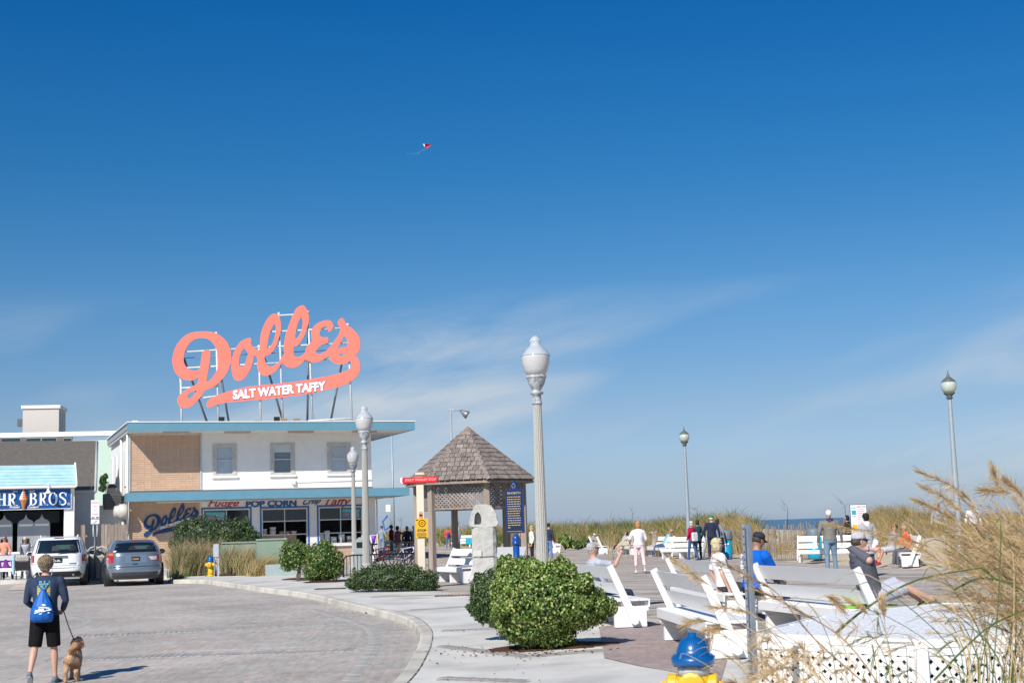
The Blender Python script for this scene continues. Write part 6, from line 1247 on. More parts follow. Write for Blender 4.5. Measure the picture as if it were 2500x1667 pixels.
def bush(name, label, lobes, Y, leaf, n, mats, pr=(.5, .25, .2, .05), trunk=None, depth=.8, group=None, cat='bush'):
    s = Y/3472; cs_ = []
    for (u, v, ru, rv) in lobes[:]: p = at(u, v, Y); cs_.append((np.array(p), np.array((ru*s, ru*s*depth, rv*s))))
    bx = gnd(lobes[0][0], lobes[0][1]+200) if False else None
    rs_ = random.Random(len(name)+int(Y*10)+n)
    for (c, r) in list(cs_):
        for _ in range(8):
            a_ = rs_.uniform(-.35, math.pi+.35); e_ = rs_.uniform(-.7, .5); dd = np.array((math.cos(a_)*math.cos(e_), math.sin(e_), math.sin(a_)*math.cos(e_))); q_ = rs_.uniform(.10, .24)*r.mean(); cs_.append((c+dd*r*rs_.uniform(.90, 1.10), np.array((q_*rs_.uniform(.7, 1.1), q_*.8, q_*rs_.uniform(.9, 1.5)))))
    c0 = cs_[0][0]; base = Vector((c0[0], c0[1], zg(c0[0], c0[1]))); t = thing(name, label, cat, base, 0, group)
    area = np.array([r[0]*r[2] for _, r in cs_]); cnt = (n*area/area.sum()).astype(int); P_ = []; Nn = []
    for (c, r), k in zip(cs_, cnt):
        d = rng.normal(size=(k, 3)); d /= np.linalg.norm(d, axis=1)[:, None]
        ph = rng.uniform(0, 6, 3); bumpy = 1+.10*np.sin(d[:, 0]*9+ph[0])*np.sin(d[:, 2]*11+ph[1])+.05*np.sin(d[:, 1]*15+ph[2])
        rad = (1-np.abs(rng.normal(0, .12, k)))*bumpy + (rng.random(k) < .10)*rng.uniform(0, .16, k)
        p = c+d*r*rad[:, None]; keep = np.ones(k, bool)
        for (c2, r2) in cs_:
            if c2 is c: continue
            keep &= (((p-c2)/(r2*.84))**2).sum(1) > 1
        keep &= p[:, 2] > base.z+.015
        P_.append(p[keep]); Nn.append((d/r/np.linalg.norm(d/r, axis=1)[:, None])[keep])
    P_ = np.vstack(P_); Nn = np.vstack(Nn); k = len(P_)
    nr = Nn+rng.normal(0, .45, (k, 3)); nr /= np.linalg.norm(nr, axis=1)[:, None]
    up = np.array((0, 0, 1.))+Nn*.4+rng.normal(0, .6, (k, 3)); b = up-nr*(up*nr).sum(1)[:, None]; b /= np.linalg.norm(b, axis=1)[:, None]; a = np.cross(b, nr)
    l = leaf*rng.uniform(.6, 1.25, k)[:, None]; w_ = l*.34
    V = np.stack([P_-b*l*.5, P_+a*w_+nr*l*.08, P_+b*l*.5, P_-a*w_+nr*l*.08], 1).reshape(-1, 3)-np.array(base)
    Fq = np.arange(4*k).reshape(-1, 4); mi = rng.choice(4, k, p=pr)
    link('foliage', np_mesh('foliage', V, Fq, mats, mi=mi), t)
    mb = MB()
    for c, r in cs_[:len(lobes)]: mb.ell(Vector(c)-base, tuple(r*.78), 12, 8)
    mb.v = [(x+random.uniform(-.02, .02), y+random.uniform(-.02, .02), max(z+random.uniform(-.02, .02), .01)) for x, y, z in mb.v]; mb.build('dark_core', mats[2], t)  # solid core added behind the leaves, inner shade put into its dark green
    mb = MB(); k_ = trunk or (lobes[0][0],)
    for uu in k_:
        q = at(uu, lobes[0][1], Y)-base
        for j in range(4): mb.tube([(q.x*.6+random.uniform(-.05, .05), q.y, 0), (q.x*.7+random.uniform(-.08, .08), q.y*.8, .15), (q.x+random.uniform(-.25, .25)*s*60, q.y+random.uniform(-.1, .1), q.z)], [.03, .025, .015], 6)
    mb.build('stem', M_stem, t); return t
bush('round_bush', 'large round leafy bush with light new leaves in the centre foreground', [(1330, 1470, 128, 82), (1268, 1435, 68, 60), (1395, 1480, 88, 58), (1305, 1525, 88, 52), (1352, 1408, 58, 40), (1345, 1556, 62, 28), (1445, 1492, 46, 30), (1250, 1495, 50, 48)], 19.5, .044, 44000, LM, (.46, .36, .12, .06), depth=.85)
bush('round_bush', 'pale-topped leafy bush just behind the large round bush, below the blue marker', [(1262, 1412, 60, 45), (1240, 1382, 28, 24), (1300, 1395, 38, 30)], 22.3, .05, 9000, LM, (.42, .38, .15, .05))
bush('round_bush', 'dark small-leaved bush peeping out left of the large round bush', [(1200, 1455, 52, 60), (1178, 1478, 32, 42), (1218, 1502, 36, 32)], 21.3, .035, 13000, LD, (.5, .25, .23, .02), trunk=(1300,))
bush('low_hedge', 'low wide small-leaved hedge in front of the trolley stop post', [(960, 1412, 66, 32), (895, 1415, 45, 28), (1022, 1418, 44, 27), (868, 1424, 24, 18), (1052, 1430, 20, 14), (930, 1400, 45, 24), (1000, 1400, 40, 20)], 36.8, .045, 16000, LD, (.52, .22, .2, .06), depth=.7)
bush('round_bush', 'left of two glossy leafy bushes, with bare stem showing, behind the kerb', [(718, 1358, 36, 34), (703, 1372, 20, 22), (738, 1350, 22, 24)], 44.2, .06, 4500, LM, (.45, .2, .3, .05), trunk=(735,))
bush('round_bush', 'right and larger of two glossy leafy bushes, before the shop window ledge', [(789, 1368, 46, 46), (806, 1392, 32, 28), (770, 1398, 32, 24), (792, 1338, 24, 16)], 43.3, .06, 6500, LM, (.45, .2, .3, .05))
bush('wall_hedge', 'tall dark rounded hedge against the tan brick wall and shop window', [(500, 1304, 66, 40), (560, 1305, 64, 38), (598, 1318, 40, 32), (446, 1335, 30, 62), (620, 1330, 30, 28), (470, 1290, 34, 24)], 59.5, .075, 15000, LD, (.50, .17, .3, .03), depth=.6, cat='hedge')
# shrub and chain link in the alley gap
bush('alley_shrub', 'small leafy shrub seen through the gap between custard roof and brick shop', [(251, 1175, 8, 14), (257, 1163, 6, 7), (250, 1192, 9, 8)], 84, .12, 700, LD, (.6, .2, .2, 0))
def blades(name, label, P0, D, H_, W_, mats, mi, cat=None, group=None, kind='stuff', seg=3, parent=None, droop=.6):
    """P0 roots (n,3); D lean vector (n,3) horizontal offset of the tip; H_ heights; ribbon blades"""
    n = len(P0); q = np.linspace(0, 1, seg+1)
    a = rng.uniform(0, math.pi, n); S = np.stack([np.cos(a), np.sin(a)*.4, np.zeros(n)], 1)
    lv = []
    for t_ in q:
        z = H_*(t_-droop*.35*t_**3); c = P0+D*(t_**1.9)[..., None] if False else P0+D*(t_**1.9)
        c = c.copy(); c[:, 2] += z; w_ = (W_*(1-t_**1.5*.9))[:, None]; lv.append(c-S*w_/2); lv.append(c+S*w_/2)
    V = np.stack(lv, 1); base = P0.mean(0); V = V.reshape(-1, 3)-base; m_ = 2*(seg+1); i0 = (np.arange(n)*m_)[:, None, None]
    f = np.array([[2*k, 2*k+1, 2*k+3, 2*k+2] for k in range(seg)])[None]; Fq = (i0+f).reshape(-1, 4)
    o = link(name, np_mesh(name, V, Fq, mats, mi=np.repeat(mi, seg)), parent, base if parent is None else Vector(base)-parent.location); 
    if kind: o['kind'] = kind
    if label: tag(o, label, cat, group)
    return o
GM = [leafmat('grass_green', (.10, .15, .035), .6), leafmat('grass_tan', (.52, .38, .19), .7), leafmat('grass_gold', (.40, .27, .08), .7), leafmat('grass_grey', (.32, .27, .20), .7)]
def tufts(name, pts, nb, hr, wd, pr, lean=(-.25, 0), spread=.12, label=None, cat=None, kind='stuff', droop=.6):
    pts = np.array(pts); P0 = np.repeat(pts, nb, 0); n = len(P0); P0[:, :2] += rng.normal(0, spread, (n, 2)); hh = np.repeat(rng.uniform(hr[0], hr[1], len(pts)), nb)*rng.uniform(.55, 1.05, n)
    D = np.zeros((n, 3)); D[:, 0] = lean[0]*hh+rng.normal(0, .28, n)*hh; D[:, 1] = lean[1]*hh+rng.normal(0, .25, n)*hh
    tm = np.repeat(rng.choice(4, len(pts), p=pr), nb); r_ = rng.choice(4, n, p=pr); mi = np.where(rng.random(n) < .6, tm, r_)
    return blades(name, label, P0, D, hh, np.full(n, wd)*rng.uniform(.7, 1.2, n), GM, mi, cat=cat, kind=kind, droop=droop)
# dune grass, in strips from near to far
def dune_pts(n, y0, y1, d0, d1, xmax=60):
    out = []
    while len(out) < n:
        y = random.uniform(y0, y1); ex = float(np.interp(y, [2, 20, 32, 43.5, 50, 68, 102, 130, 170, 232], [20.5, 16.5, 13.5, 11.6, 10.3, 9.2, 3.6, -8, -22, -70])); x = ex+random.uniform(d0, d1)
        if abs(x)/y > .5 or (.168 < x/y < .245 and y < 90 and random.random() < .93): continue
        out.append((x, y, zdune(x, y)))
    return out
tufts('dune_grass', dune_pts(900, 62, 100, 1.2, 9), 22, (.95, 1.4), .03, (.12, .30, .38, .20))
tufts('dune_grass', dune_pts(520, 82, 130, .9, 8), 24, (1.1, 1.9), .045, (.62, .1, .24, .04), lean=(.1, 0))
tufts('dune_grass', dune_pts(500, 125, 215, .8, 14), 20, (1.0, 1.8), .06, (.42, .14, .38, .06))
def band(n, u0, u1, Y0, Y1):
    out = []
    for _ in range(n): u = random.uniform(u0, u1); Y = random.uniform(Y0, Y1); x = xat(u, Y, 0); out.append((x, Y, max(zdune(x, Y), 0)))
    return out
tufts('dune_grass', band(420, 2130, 2330, 55, 68), 24, (.5, .8), .025, (.18, .30, .32, .2)); tufts('dune_grass', band(60, 2120, 2190, 56, 62), 30, (.9, 1.35), .02, (.1, .4, .3, .2)); tufts('dune_grass', band(300, 2330, 2500, 40, 60), 24, (.5, .8), .025, (.15, .4, .3, .15)); tufts('dune_grass', band(150, 1850, 2010, 64, 74), 20, (.35, .55), .03, (.1, .4, .3, .2))
tufts('dune_grass', band(110, 1480, 1800, 62, 100), 4, (1.5, 2.1), .018, (.1, .3, .1, .5), lean=(-.1, 0)); tufts('dune_grass', band(40, 1900, 2080, 60, 72), 3, (1.4, 2.0), .016, (.1, .2, .1, .6))
# bare twigs above the scrub
mb = MB()
for (u, v, a, l) in ((1395, 1290, 35, 26), (1415, 1285, 42, 34), (1530, 1285, 130, 30), (1500, 1280, 118, 24), (1455, 1290, 60, 20), (1920, 1258, 95, 30), (2063, 1262, 100, 44), (955, 1290, 100, 30), (975, 1285, 80, 24), (1540, 1270, 85, 30), (1700, 1262, 100, 28), (1195, 1290, 80, 22)):
    Y = 92 if u < 1600 else 62; p = at(u, v, Y); s = Y/3472; q = p+Vector((math.cos(R(a))*l*s, 0, math.sin(R(a))*l*s)); m_ = (p+q)/2+Vector((.1, 0, .05)); mb.tube([(p.x, p.y, p.z-.6), tuple(m_), tuple(q)], [.016, .010, .005], 4)
    for j in range(3): w_ = p.lerp(q, random.uniform(.3, .9)); mb.tube([tuple(w_), (w_.x+random.uniform(-.4, .4), w_.y, w_.z+random.uniform(.1, .5))], [.007, .003], 4)
o = mb.build('bare_twigs', pm('twig', (.13, .10, .08), .9), None); o['kind'] = 'stuff'
bush('yucca_clump', 'low blue-green leafy clump at the dune foot beside the red reclining person', [(1380, 1322, 16, 14), (1412, 1330, 18, 8)], 94, .3, 900, LM, (.5, .2, .3, 0), depth=.6, cat='plant')
# grasses round the far hydrant
def clump(label, u, Y, n, h, pr, lean, ru=16):
    s = Y/3472; x = xat(u, Y, .15); P0 = np.zeros((n, 3)); P0[:, 0] = x+rng.normal(0, ru*s*.45, n); P0[:, 1] = Y+rng.normal(0, .3, n); P0[:, 2] = .12
    hh = h*rng.uniform(.5, 1.1, n); D = np.zeros((n, 3)); D[:, 0] = (P0[:, 0]-x)*.9+lean*hh+rng.normal(0, .22, n)*hh; D[:, 1] = rng.normal(0, .2, n)*hh; mi = rng.choice(4, n, p=pr)
    t = thing('grass_clump', label, 'ornamental grass', (x, Y, .12)); blades('blades', None, P0, D, hh, np.full(n, .016), GM, mi, parent=t)
    k = n//4; P1 = P0[:k]; blades('seed_heads', None, P1, D[:k]*1.2, hh[:k]*1.25, np.full(k, .02), GM, rng.choice([1, 3], k), parent=t)
clump('tall tan and green grass clump left of the far hydrant', 450, 54, 1500, 1.45, (.55, .28, .08, .09), .1, 26); clump('tan grass clump directly behind the far hydrant', 500, 54.5, 1200, 1.5, (.35, .35, .1, .2), -.05, 24); clump('dark green grass clump right of the grey meter post', 560, 54.3, 1000, 1.3, (.55, .2, .1, .15), .1, 18); clump('green grass clump with tan plumes before the green cabinets', 600, 53, 1300, 1.2, (.5, .28, .17, .05), .2, 20); clump('straw-gold grass clump bending right at the low cabinet base', 632, 51.5, 1400, .85, (.22, .3, .45, .03), .45, 22); clump('small yellow-green weeds at the kerb corner beside the silver car', 438, 51, 350, .45, (.8, .05, .15, 0), .1, 10)
# ================================================================= FOREGROUND SEASIDE GRASS (right)
M_fb = [leafmat('near_straw', (.60, .43, .22), .6, tr=.35), leafmat('near_brown', (.34, .22, .11), .7), leafmat('near_green', (.10, .15, .035), .5, tr=.3), leafmat('near_pale', (.62, .50, .33), .6, tr=.35)]
RB = []; RM = []
def ribbon(pts, w0, w1, mi, side=None):
    m_ = len(pts); 
    for k in range(m_-1):
        a, b = pts[k], pts[k+1]; d = (b-a); s_ = (side or Vector((d.z, .3*d.x, -d.x))).normalized(); wa = w0+(w1-w0)*k/(m_-1); wb = w0+(w1-w0)*(k+1)/(m_-1); RB.append([a-s_*wa/2, a+s_*wa/2, b+s_*wb/2, b-s_*wb/2]); RM.append(mi)
def plume(pts, ln, mi, hairs=110, hw=.0045, spread=.05):
    """seed head along the last part of the stem"""
    m_ = len(pts)
    for h in range(hairs):
        q = 1-ln*random.random()**.9; i = min(int(q*(m_-1)), m_-2); f = q*(m_-1)-i; p = pts[i].lerp(pts[i+1], f); d = (pts[i+1]-pts[i]).normalized(); env = math.sin(min(1, (q-(1-ln))/ln*1.15)*math.pi*.92)+.15
        off = Vector((random.gauss(0, 1), random.gauss(0, 1), random.gauss(0, 1)-.35))*spread*.4*env; l = random.uniform(.03, .075); e = p+d*l+off; sd = Vector((random.gauss(0, 1), random.gauss(0, 1), random.gauss(0, 1))).normalized(); w_ = hw*random.uniform(.5, 1.2)
        RB.append([p-sd*w_*.4, p+sd*w_*.4, e+sd*w_*.3, e-sd*w_*.3]); RM.append(mi if random.random() < .75 else random.choice((0, 3, 1)))
def stem(px, Y, w_=.006, mi=0, pl=0, hairs=110, spread=.05, dy=0):
    P3 = [at(u, v, Y+dy*k/(len(px)-1)) for k, (u, v) in enumerate(px)]; P3 = [Vector(p) for p in catmull([tuple(p) for p in P3], 4, False)]
    ribbon(P3, w_, w_*.5, mi)
    if pl: plume(P3, pl, mi, hairs, spread=spread)
def flush(name, label):
    global RB, RM
    V = np.array([[tuple(p) for p in q] for q in RB]).reshape(-1, 3); n = len(RB); base = Vector((float(V[:, 0].mean()), float(V[:, 1].mean()), 0)); t = thing(name, label, 'seaside grass', base)
    o = link('stems_and_plumes', np_mesh(name, V-np.array(base), np.arange(4*n).reshape(-1, 4), M_fb, mi=RM), t); o['kind'] = 'stuff'; RB = []; RM = []
# big wind-blown clump on the right
main = [([(2560, 1640), (2480, 1420), (2400, 1260), (2330, 1190), (2250, 1153)], .42), ([(2560, 1660), (2470, 1450), (2380, 1290), (2320, 1225), (2255, 1188)], .42), ([(2520, 1640), (2440, 1440), (2360, 1300), (2300, 1250), (2240, 1222)], .4), ([(2560, 1560), (2520, 1400), (2480, 1280), (2440, 1190), (2425, 1150)], .35), ([(2600, 1500), (2540, 1330), (2500, 1220), (2465, 1180)], .35), ([(2500, 1600), (2400, 1420), (2300, 1350), (2180, 1305), (2035, 1284)], .45), ([(2520, 1660), (2420, 1480), (2330, 1400), (2250, 1340), (2150, 1310)], .4), ([(2600, 1450), (2560, 1300), (2480, 1210), (2400, 1195)], .3)]
for px, pl in main: stem(px, random.uniform(7.4, 8.6), .007, 0, pl, 260, .07)
for k in range(135):
    tu = random.uniform(2255, 2540); tv = random.uniform(1210, 1500)+max(0, 2360-tu)*.5; ru = random.uniform(2430, 2700); rv = random.uniform(1600, 1750); mu = (tu+ru)/2+random.uniform(20, 90); mv = tv+(rv-tv)*.35
    stem([(ru, rv), ((ru+mu)/2+15, (rv+mv)/2), (mu, mv), ((mu+tu)/2, (mv+tv)/2-12), (tu, tv)], random.uniform(7.2, 10), .005, random.choice((0, 0, 3, 1)), .42, 85, .06)
for k in range(55):
    ru = random.uniform(2340, 2600); rv = random.uniform(1700, 1800); l = random.uniform(200, 480); a = random.gauss(0, .35); tu = ru+l*math.sin(a)-60; stem([(ru, rv), (ru+l*.2*math.sin(a), rv-l*.5), (tu, rv-l*.95), (tu-random.uniform(20, 90), rv-l*.9)], random.uniform(6.8, 9.0), .007, random.choice((2, 2, 0, 0)), 0)
stem([(2040, 1545), (2120, 1480), (2240, 1415), (2400, 1385)], 7.6, .016, 2); stem([(2400, 1388), (2450, 1420), (2560, 1425)], 7.6, .015, 2); stem([(2330, 1440), (2390, 1412), (2470, 1425), (2530, 1470)], 7.4, .014, 2); stem([(2280, 1660), (2400, 1540), (2500, 1490), (2560, 1480)], 7.2, .012, 2)
flush('seaside_grass', 'tall wind-blown tan seaside grass with feathery plumes filling the right edge')
for px, pl, w_ in (([(2150, 1700), (1990, 1560), (1900, 1450), (1836, 1412), (1754, 1368)], .45, .008), ([(2050, 1700), (1940, 1600), (1830, 1535), (1764, 1482), (1637, 1368)], .0, .006), ([(1990, 1700), (1900, 1560), (1800, 1470), (1720, 1420), (1650, 1370)], .3, .005), ([(2160, 1690), (2060, 1560), (1930, 1480), (1850, 1440)], .5, .008), ([(2100, 1700), (1960, 1580), (1840, 1500), (1740, 1480)], .35, .006), ([(2000, 1690), (1880, 1600), (1800, 1540), (1720, 1515), (1680, 1520)], .3, .005), ([(1900, 1700), (1840, 1600), (1790, 1540), (1730, 1535)], .3, .005), ([(2150, 1700), (2140, 1560), (2120, 1500), (2080, 1470)], .35, .005), ([(2180, 1700), (2170, 1600), (2160, 1520), (2155, 1475)], .3, .006), ([(1975, 1680), (1965, 1560), (1990, 1470), (2020, 1455), (2050, 1480)], .35, .004)):
    stem(px, random.uniform(6.6, 7.8), w_, random.choice((0, 0, 1)), pl, 150 if pl else 0, .05)
for k in range(48):
    ru = random.uniform(1820, 2080); rv = random.uniform(1690, 1760); l = random.uniform(60, 170); a = random.gauss(-.55, .5); tu = ru+l*math.sin(a); stem([(ru, rv), (ru+l*.35*math.sin(a), rv-l*.6), (tu, rv-l), (tu-random.uniform(0, 50), rv-l*.92)], random.uniform(6.8, 8.4), .0045, random.choice((0, 0, 1, 3, 0)), random.choice((0, .5, .5)), 55, .05)
flush('seaside_grass', 'lower tangle of dry grass stems in front of the lattice enclosure and channel post')
for k in range(34):
    ru = random.uniform(2040, 2520); rv = random.uniform(1690, 1780); l = random.uniform(80, 270); a = random.gauss(-.25, .5); tu = ru+l*math.sin(a); stem([(ru, rv), (ru+l*.3*math.sin(a), rv-l*.6), (tu, rv-l), (tu-random.uniform(0, 60), rv-l*.92)], random.uniform(7, 8.8), .005, random.choice((2, 2, 1, 0)), random.choice((0, 0, .4)), 40, .04)
flush('seaside_grass', 'green and straw grass blades across the front of the white lattice')
# ================================================================= PEOPLE
SKIN = [pm('skin_light', (.58, .34, .25), .5, var=.08, vs_=8, bump=.05, sss=.12), pm('skin_tan', (.40, .215, .14), .5, var=.08, vs_=8, bump=.05, sss=.1), pm('skin_dark', (.16, .08, .05), .5, var=.08, bump=.05)]
def cloth(c): 
    n = 'cloth_%02x%02x%02x' % tuple(int(clampf(q, 0, 1)*255) for q in c); return pm(n, c, .85, var=.12, vs_=9, bump=.7, bs=7, spec=.2, bd=.03)
def hairm(c): return pm('hair_%02x%02x%02x' % tuple(int(q*255) for q in c), c, .6, var=.35, vs_=25, bump=1, bs=60, spec=.3)
def solid(mb, vox, smooth=2, disp=0):
    me = mb.mesh('tmp', M_white); o = bpy.data.objects.new('tmp', me)
    m = o.modifiers.new('r', 'REMESH'); m.mode = 'VOXEL'; m.voxel_size = vox; m.use_smooth_shade = True
    s = o.modifiers.new('s', 'SMOOTH'); s.factor = .5; s.iterations = smooth
    r = evaluated(o); bpy.data.objects.remove(o); bpy.data.meshes.remove(me); r.materials.clear(); return r
def join(me, mb):
    if not mb.v: return me
    n = len(me.vertices); V = [tuple(v.co) for v in me.vertices]+mb.v; Fc = [tuple(p.vertices) for p in me.polygons]+[tuple(i+n for i in f) for f in mb.f]
    r = bpy.data.meshes.new('body'); r.from_pydata(V, [], Fc); r.polygons.foreach_set('use_smooth', [True]*len(Fc)); r.update(); bpy.data.meshes.remove(me); return r
def person(label, x, y, rz=0., h=1.72, z=None, hip=None, lean=0., legs=((0, 0, 4), (0, 0, 4)), hands=(None, None), hlean=0., hyaw=0., build=1., skin=0, shirt=(.5, .5, .5), sleeve=1, pants=(.1, .1, .15), plen=2, coat=0., shoe=(.3, .3, .3), hair=(.2, .15, .1), hstyle='short', shades=False, cap=None, brimc=None, vest=None, vox=None, fem=False, ehint=None, grip=None, roll=0., group=None, collar=None, hood=None):
    k = h/1.75; px = FPX*h/max(y, 5); vox = vox or (.012 if px > 200 else .02 if px > 90 else .026)
    if z is None: z = max(zg(x, y), 0)+.015
    t = thing('person', label, 'person', (x, y, z), R(rz), group); V_ = Vector
    hz = hip if hip else None
    LG = []
    for s, (f, kn, ab) in zip((-1, 1), legs):
        f, kn, ab = R(f), R(kn), R(ab); d1 = V_((s*math.sin(ab), math.sin(f)*math.cos(ab), -math.cos(f)*math.cos(ab))); g = f-kn; d2 = V_((s*math.sin(ab)*.6, math.sin(g), -math.cos(g))).normalized(); LG.append((s, d1, d2, g))
    if hz is None: hz = max(-(d1.z*.435+d2.z*.42) for s, d1, d2, g in LG)+.10
    P_ = V_((0, 0, hz)); l = R(lean); ax = V_((math.sin(R(roll)), math.sin(l), math.cos(l))).normalized(); fw = V_((0, math.cos(l), -math.sin(l))); rt = V_((1, 0, 0)); NB = P_+ax*.53; HC = NB+V_((math.sin(R(roll)), math.sin(l+R(hlean)), math.cos(l+R(hlean))))*.158
    def ring(c, a, b, up=fw): return [c+rt*math.cos(q)*a+up*math.sin(q)*b for q in [2*math.pi*i/14 for i in range(14)]]
    sw = .162 if fem else .182; W_ = build
    secs = [(-.10, .15, .105), (-.02, .165*(1.05 if fem else 1), .118), (.10, .138, .105), (.2, .135, .105), (.32, .155, .118), (.42, .178, .112), (.49, .165, .09), (.535, .07, .06)]
    def torso(mb, inf, zmax=9, zmin=-9, mul=1.): mb.loft([ring(P_+ax*q, (a*mul)*W_+inf, b*W_*(1.15 if W_ > 1.05 and q < .3 else 1)+inf) for q, a, b in secs if zmin <= q <= zmax])
    body = MB(); torso(body, 0); body.tube([NB-ax*.06, NB+(HC-NB)*.45], [.058, .052], 10, round_=True)
    # head
    hy = Matrix.Rotation(R(hyaw), 3, 'Z') @ Matrix.Rotation(-(l+R(hlean)), 3, 'X'); hd = lambda p: HC+hy @ V_(p)
    HM4 = Matrix.Translation(HC) @ hy.to_4x4()
    body.ell(HC, (.078, .098, .112), 16, 12, hy.to_4x4()); body.ell(hd((0, .028, -.058)), (.053, .06, .055), 12, 8, hy.to_4x4()); body.tube([hd((0, .085, .012)), hd((0, .108, -.022))], [.009, .014], 6, round_=True)
    for s in (-1, 1): body.ell(hd((s*.076, -.004, -.008)), (.012, .018, .03), 8, 6, hy.to_4x4())
    sl_ = MB(); ext = MB(); arms = []
    for i, s in enumerate((-1, 1)):
        S_ = P_+ax*.457+rt*s*sw*W_; hnd = hands[i]
        T_ = V_(hnd) if hnd else S_+V_((s*.09, .06, -.50)); a, b = .285, .255; d = T_-S_; D_ = min(d.length, a+b-.01); dn = d.normalized(); T_ = S_+dn*D_
        hint = V_(ehint[i]) if ehint and ehint[i] else V_((s*.5, -.8, -.3)); hint = (hint-dn*hint.dot(dn)).normalized(); c_ = (a*a+D_*D_-b*b)/(2*D_); E_ = S_+dn*c_+hint*math.sqrt(max(a*a-c_*c_, 0)); arms.append((S_, E_, T_))
        body.tube([S_, S_.lerp(E_, .5), E_], [.050*W_, .044*W_, .036], 10, round_=True); body.tube([E_, E_.lerp(T_, .35), T_], [.037, .036, .024], 10, round_=True)
        fd = (T_-E_).normalized(); nrm = (rt*s - fd*fd.dot(rt*s)); nrm = nrm.normalized() if nrm.length > .1 else V_((0, 1, 0)); sd = fd.cross(nrm).normalized(); cu = 1.3 if (grip and grip[i]) else .45
        pal = T_+fd*.045; mm = Matrix((sd, nrm, fd)).transposed().to_4x4(); body.ell(pal, (.036, .017, .05), 10, 8, mm)
        if px > 40:
            for q, (o_, ln) in enumerate(((-.027, .062), (-.009, .072), (.009, .068), (.027, .052))):
                b0 = T_+fd*.075+sd*o_; d1 = (fd*math.cos(cu*.5)-nrm*math.sin(cu*.5)); d2 = (fd*math.cos(cu*1.3)-nrm*math.sin(cu*1.3)); p1 = b0+d1*ln*.5; ext.tube([b0, p1, p1+d2*ln*.35, p1+d2*ln*.35+(d2-nrm*.4*cu)*ln*.22], [.0095, .0088, .008, .006], 6, round_=True)
            th = T_+fd*.03-sd*.03; ext.tube([th, th-sd*.025+fd*.025-nrm*.01, th-sd*.028+fd*.055-nrm*.025], [.011, .010, .007], 6, round_=True)
    feet = []
    for s, d1, d2, g in LG:
        hp = P_+V_((s*.088, 0, -.02)); kn = hp+d1*.435; an = kn+d2*.415; body.tube([hp, hp.lerp(kn, .45), kn], [.082*W_, .068*W_, .048], 12, round_=True); body.tube([kn, kn.lerp(an, .32), kn.lerp(an, .8), an], [.048, .052, .033, .032], 12, round_=True)
        gp = min(0, g) if g < R(-12) else 0; fdir = V_((s*.12, math.cos(gp), math.sin(gp))).normalized(); feet.append((s, hp, kn, an, fdir)); body.tube([an-fdir*.03+V_((0, 0, -.035)), an+fdir*.12+V_((0, 0, -.055))], [.035, .03], 8, round_=True)
    me = join(solid(body, vox), ext); me.materials.append(SKIN[skin]); o = link('body', me, t); o.scale = (k,)*3
    def child(nm, mb, mat, vx=vox, sm_=2):
        m_ = solid(mb, vx, sm_) if vx else mb.mesh(nm, mat)
        if vx: m_.materials.append(mat)
        m_.name = nm; c = link(nm, m_, t); c.scale = (k,)*3; return c
    # garments
    if plen:
        g = MB(); torso(g, .010, .12)
        for s, hp, kn, an, fd in feet:
            if plen == 2: g.tube([hp, hp.lerp(kn, .5), kn, kn.lerp(an, .4), an], [.094*W_, .08*W_, .064, .062, .055], 12, round_=True)
            elif plen == 1.5: g.tube([hp, hp.lerp(kn, .5), kn, kn.lerp(an, .62)], [.093*W_, .079*W_, .063, .058], 12)
            else: g.tube([hp, hp.lerp(kn, .5), hp.lerp(kn, .98)], [.10*W_, .092*W_, .085*W_], 12)
        child('trousers' if plen > 1 else 'shorts', g, cloth(pants))
    g = MB(); torso(g, .018, .54, -.06); 
    if coat: g.loft([ring(P_+V_((0, 0, -coat)), .21*W_, .16*W_), ring(P_+V_((0, 0, -.05)), .19*W_, .145*W_), ring(P_+ax*.12, .165*W_, .125*W_)])
    for S_, E_, T_ in arms:
        if sleeve == 1: g.tube([S_, S_.lerp(E_, .5), E_, E_.lerp(T_, .5), E_.lerp(T_, .95)], [.060*W_, .058*W_, .050, .046, .040], 10, round_=True)
        elif sleeve == .75: g.tube([S_, S_.lerp(E_, .5), E_, E_.lerp(T_, .35)], [.066*W_, .06*W_, .056, .052], 10)
        elif sleeve == .5: g.tube([S_, S_.lerp(E_, .75)], [.070*W_, .066*W_], 10, round_=False); g.ell(S_, (.065*W_,)*3, 10, 8)
    child('coat' if coat else 'shirt', g, cloth(shirt))
    if vest: g = MB(); torso(g, .03, .50, -.04); child('vest', g, cloth(vest))
    if hood: g = MB(); g.ell(NB-fw*.06+ax*.0, (.11, .075, .06), 12, 8); g.ell(NB-fw*.085-ax*.05, (.09, .05, .07), 12, 8); child('hood', g, cloth(hood))
    for s, hp, kn, an, fd in feet:
        g = MB(); dn_ = V_((0, 0, -.052)); g.tube([an-fd*.05+dn_+V_((0, 0, .012)), an+fd*.02+dn_+V_((0, 0, .008)), an+fd*.12+dn_-V_((0, 0, .012)), an+fd*.175+dn_-V_((0, 0, .016))], [.042, .046, .044, .034], 10, round_=True, flat=.85); g.tube([an+V_((0, 0, -.04)), an+V_((0, 0, .0))], [.044, .038], 10, round_=True); sh = child('shoe', g, cloth(shoe), min(vox, .016), 1)
        if px > 150: b_ = MB(); b_.tube([an-fd*.07+V_((0, 0, -.085)), an+fd*.05+V_((0, 0, -.088)), an+fd*.20+V_((0, 0, -.088))], [.03, .045, .032], 10, round_=True, flat=.32); c = b_.build('sole', cloth((.5, .5, .5)), sh)
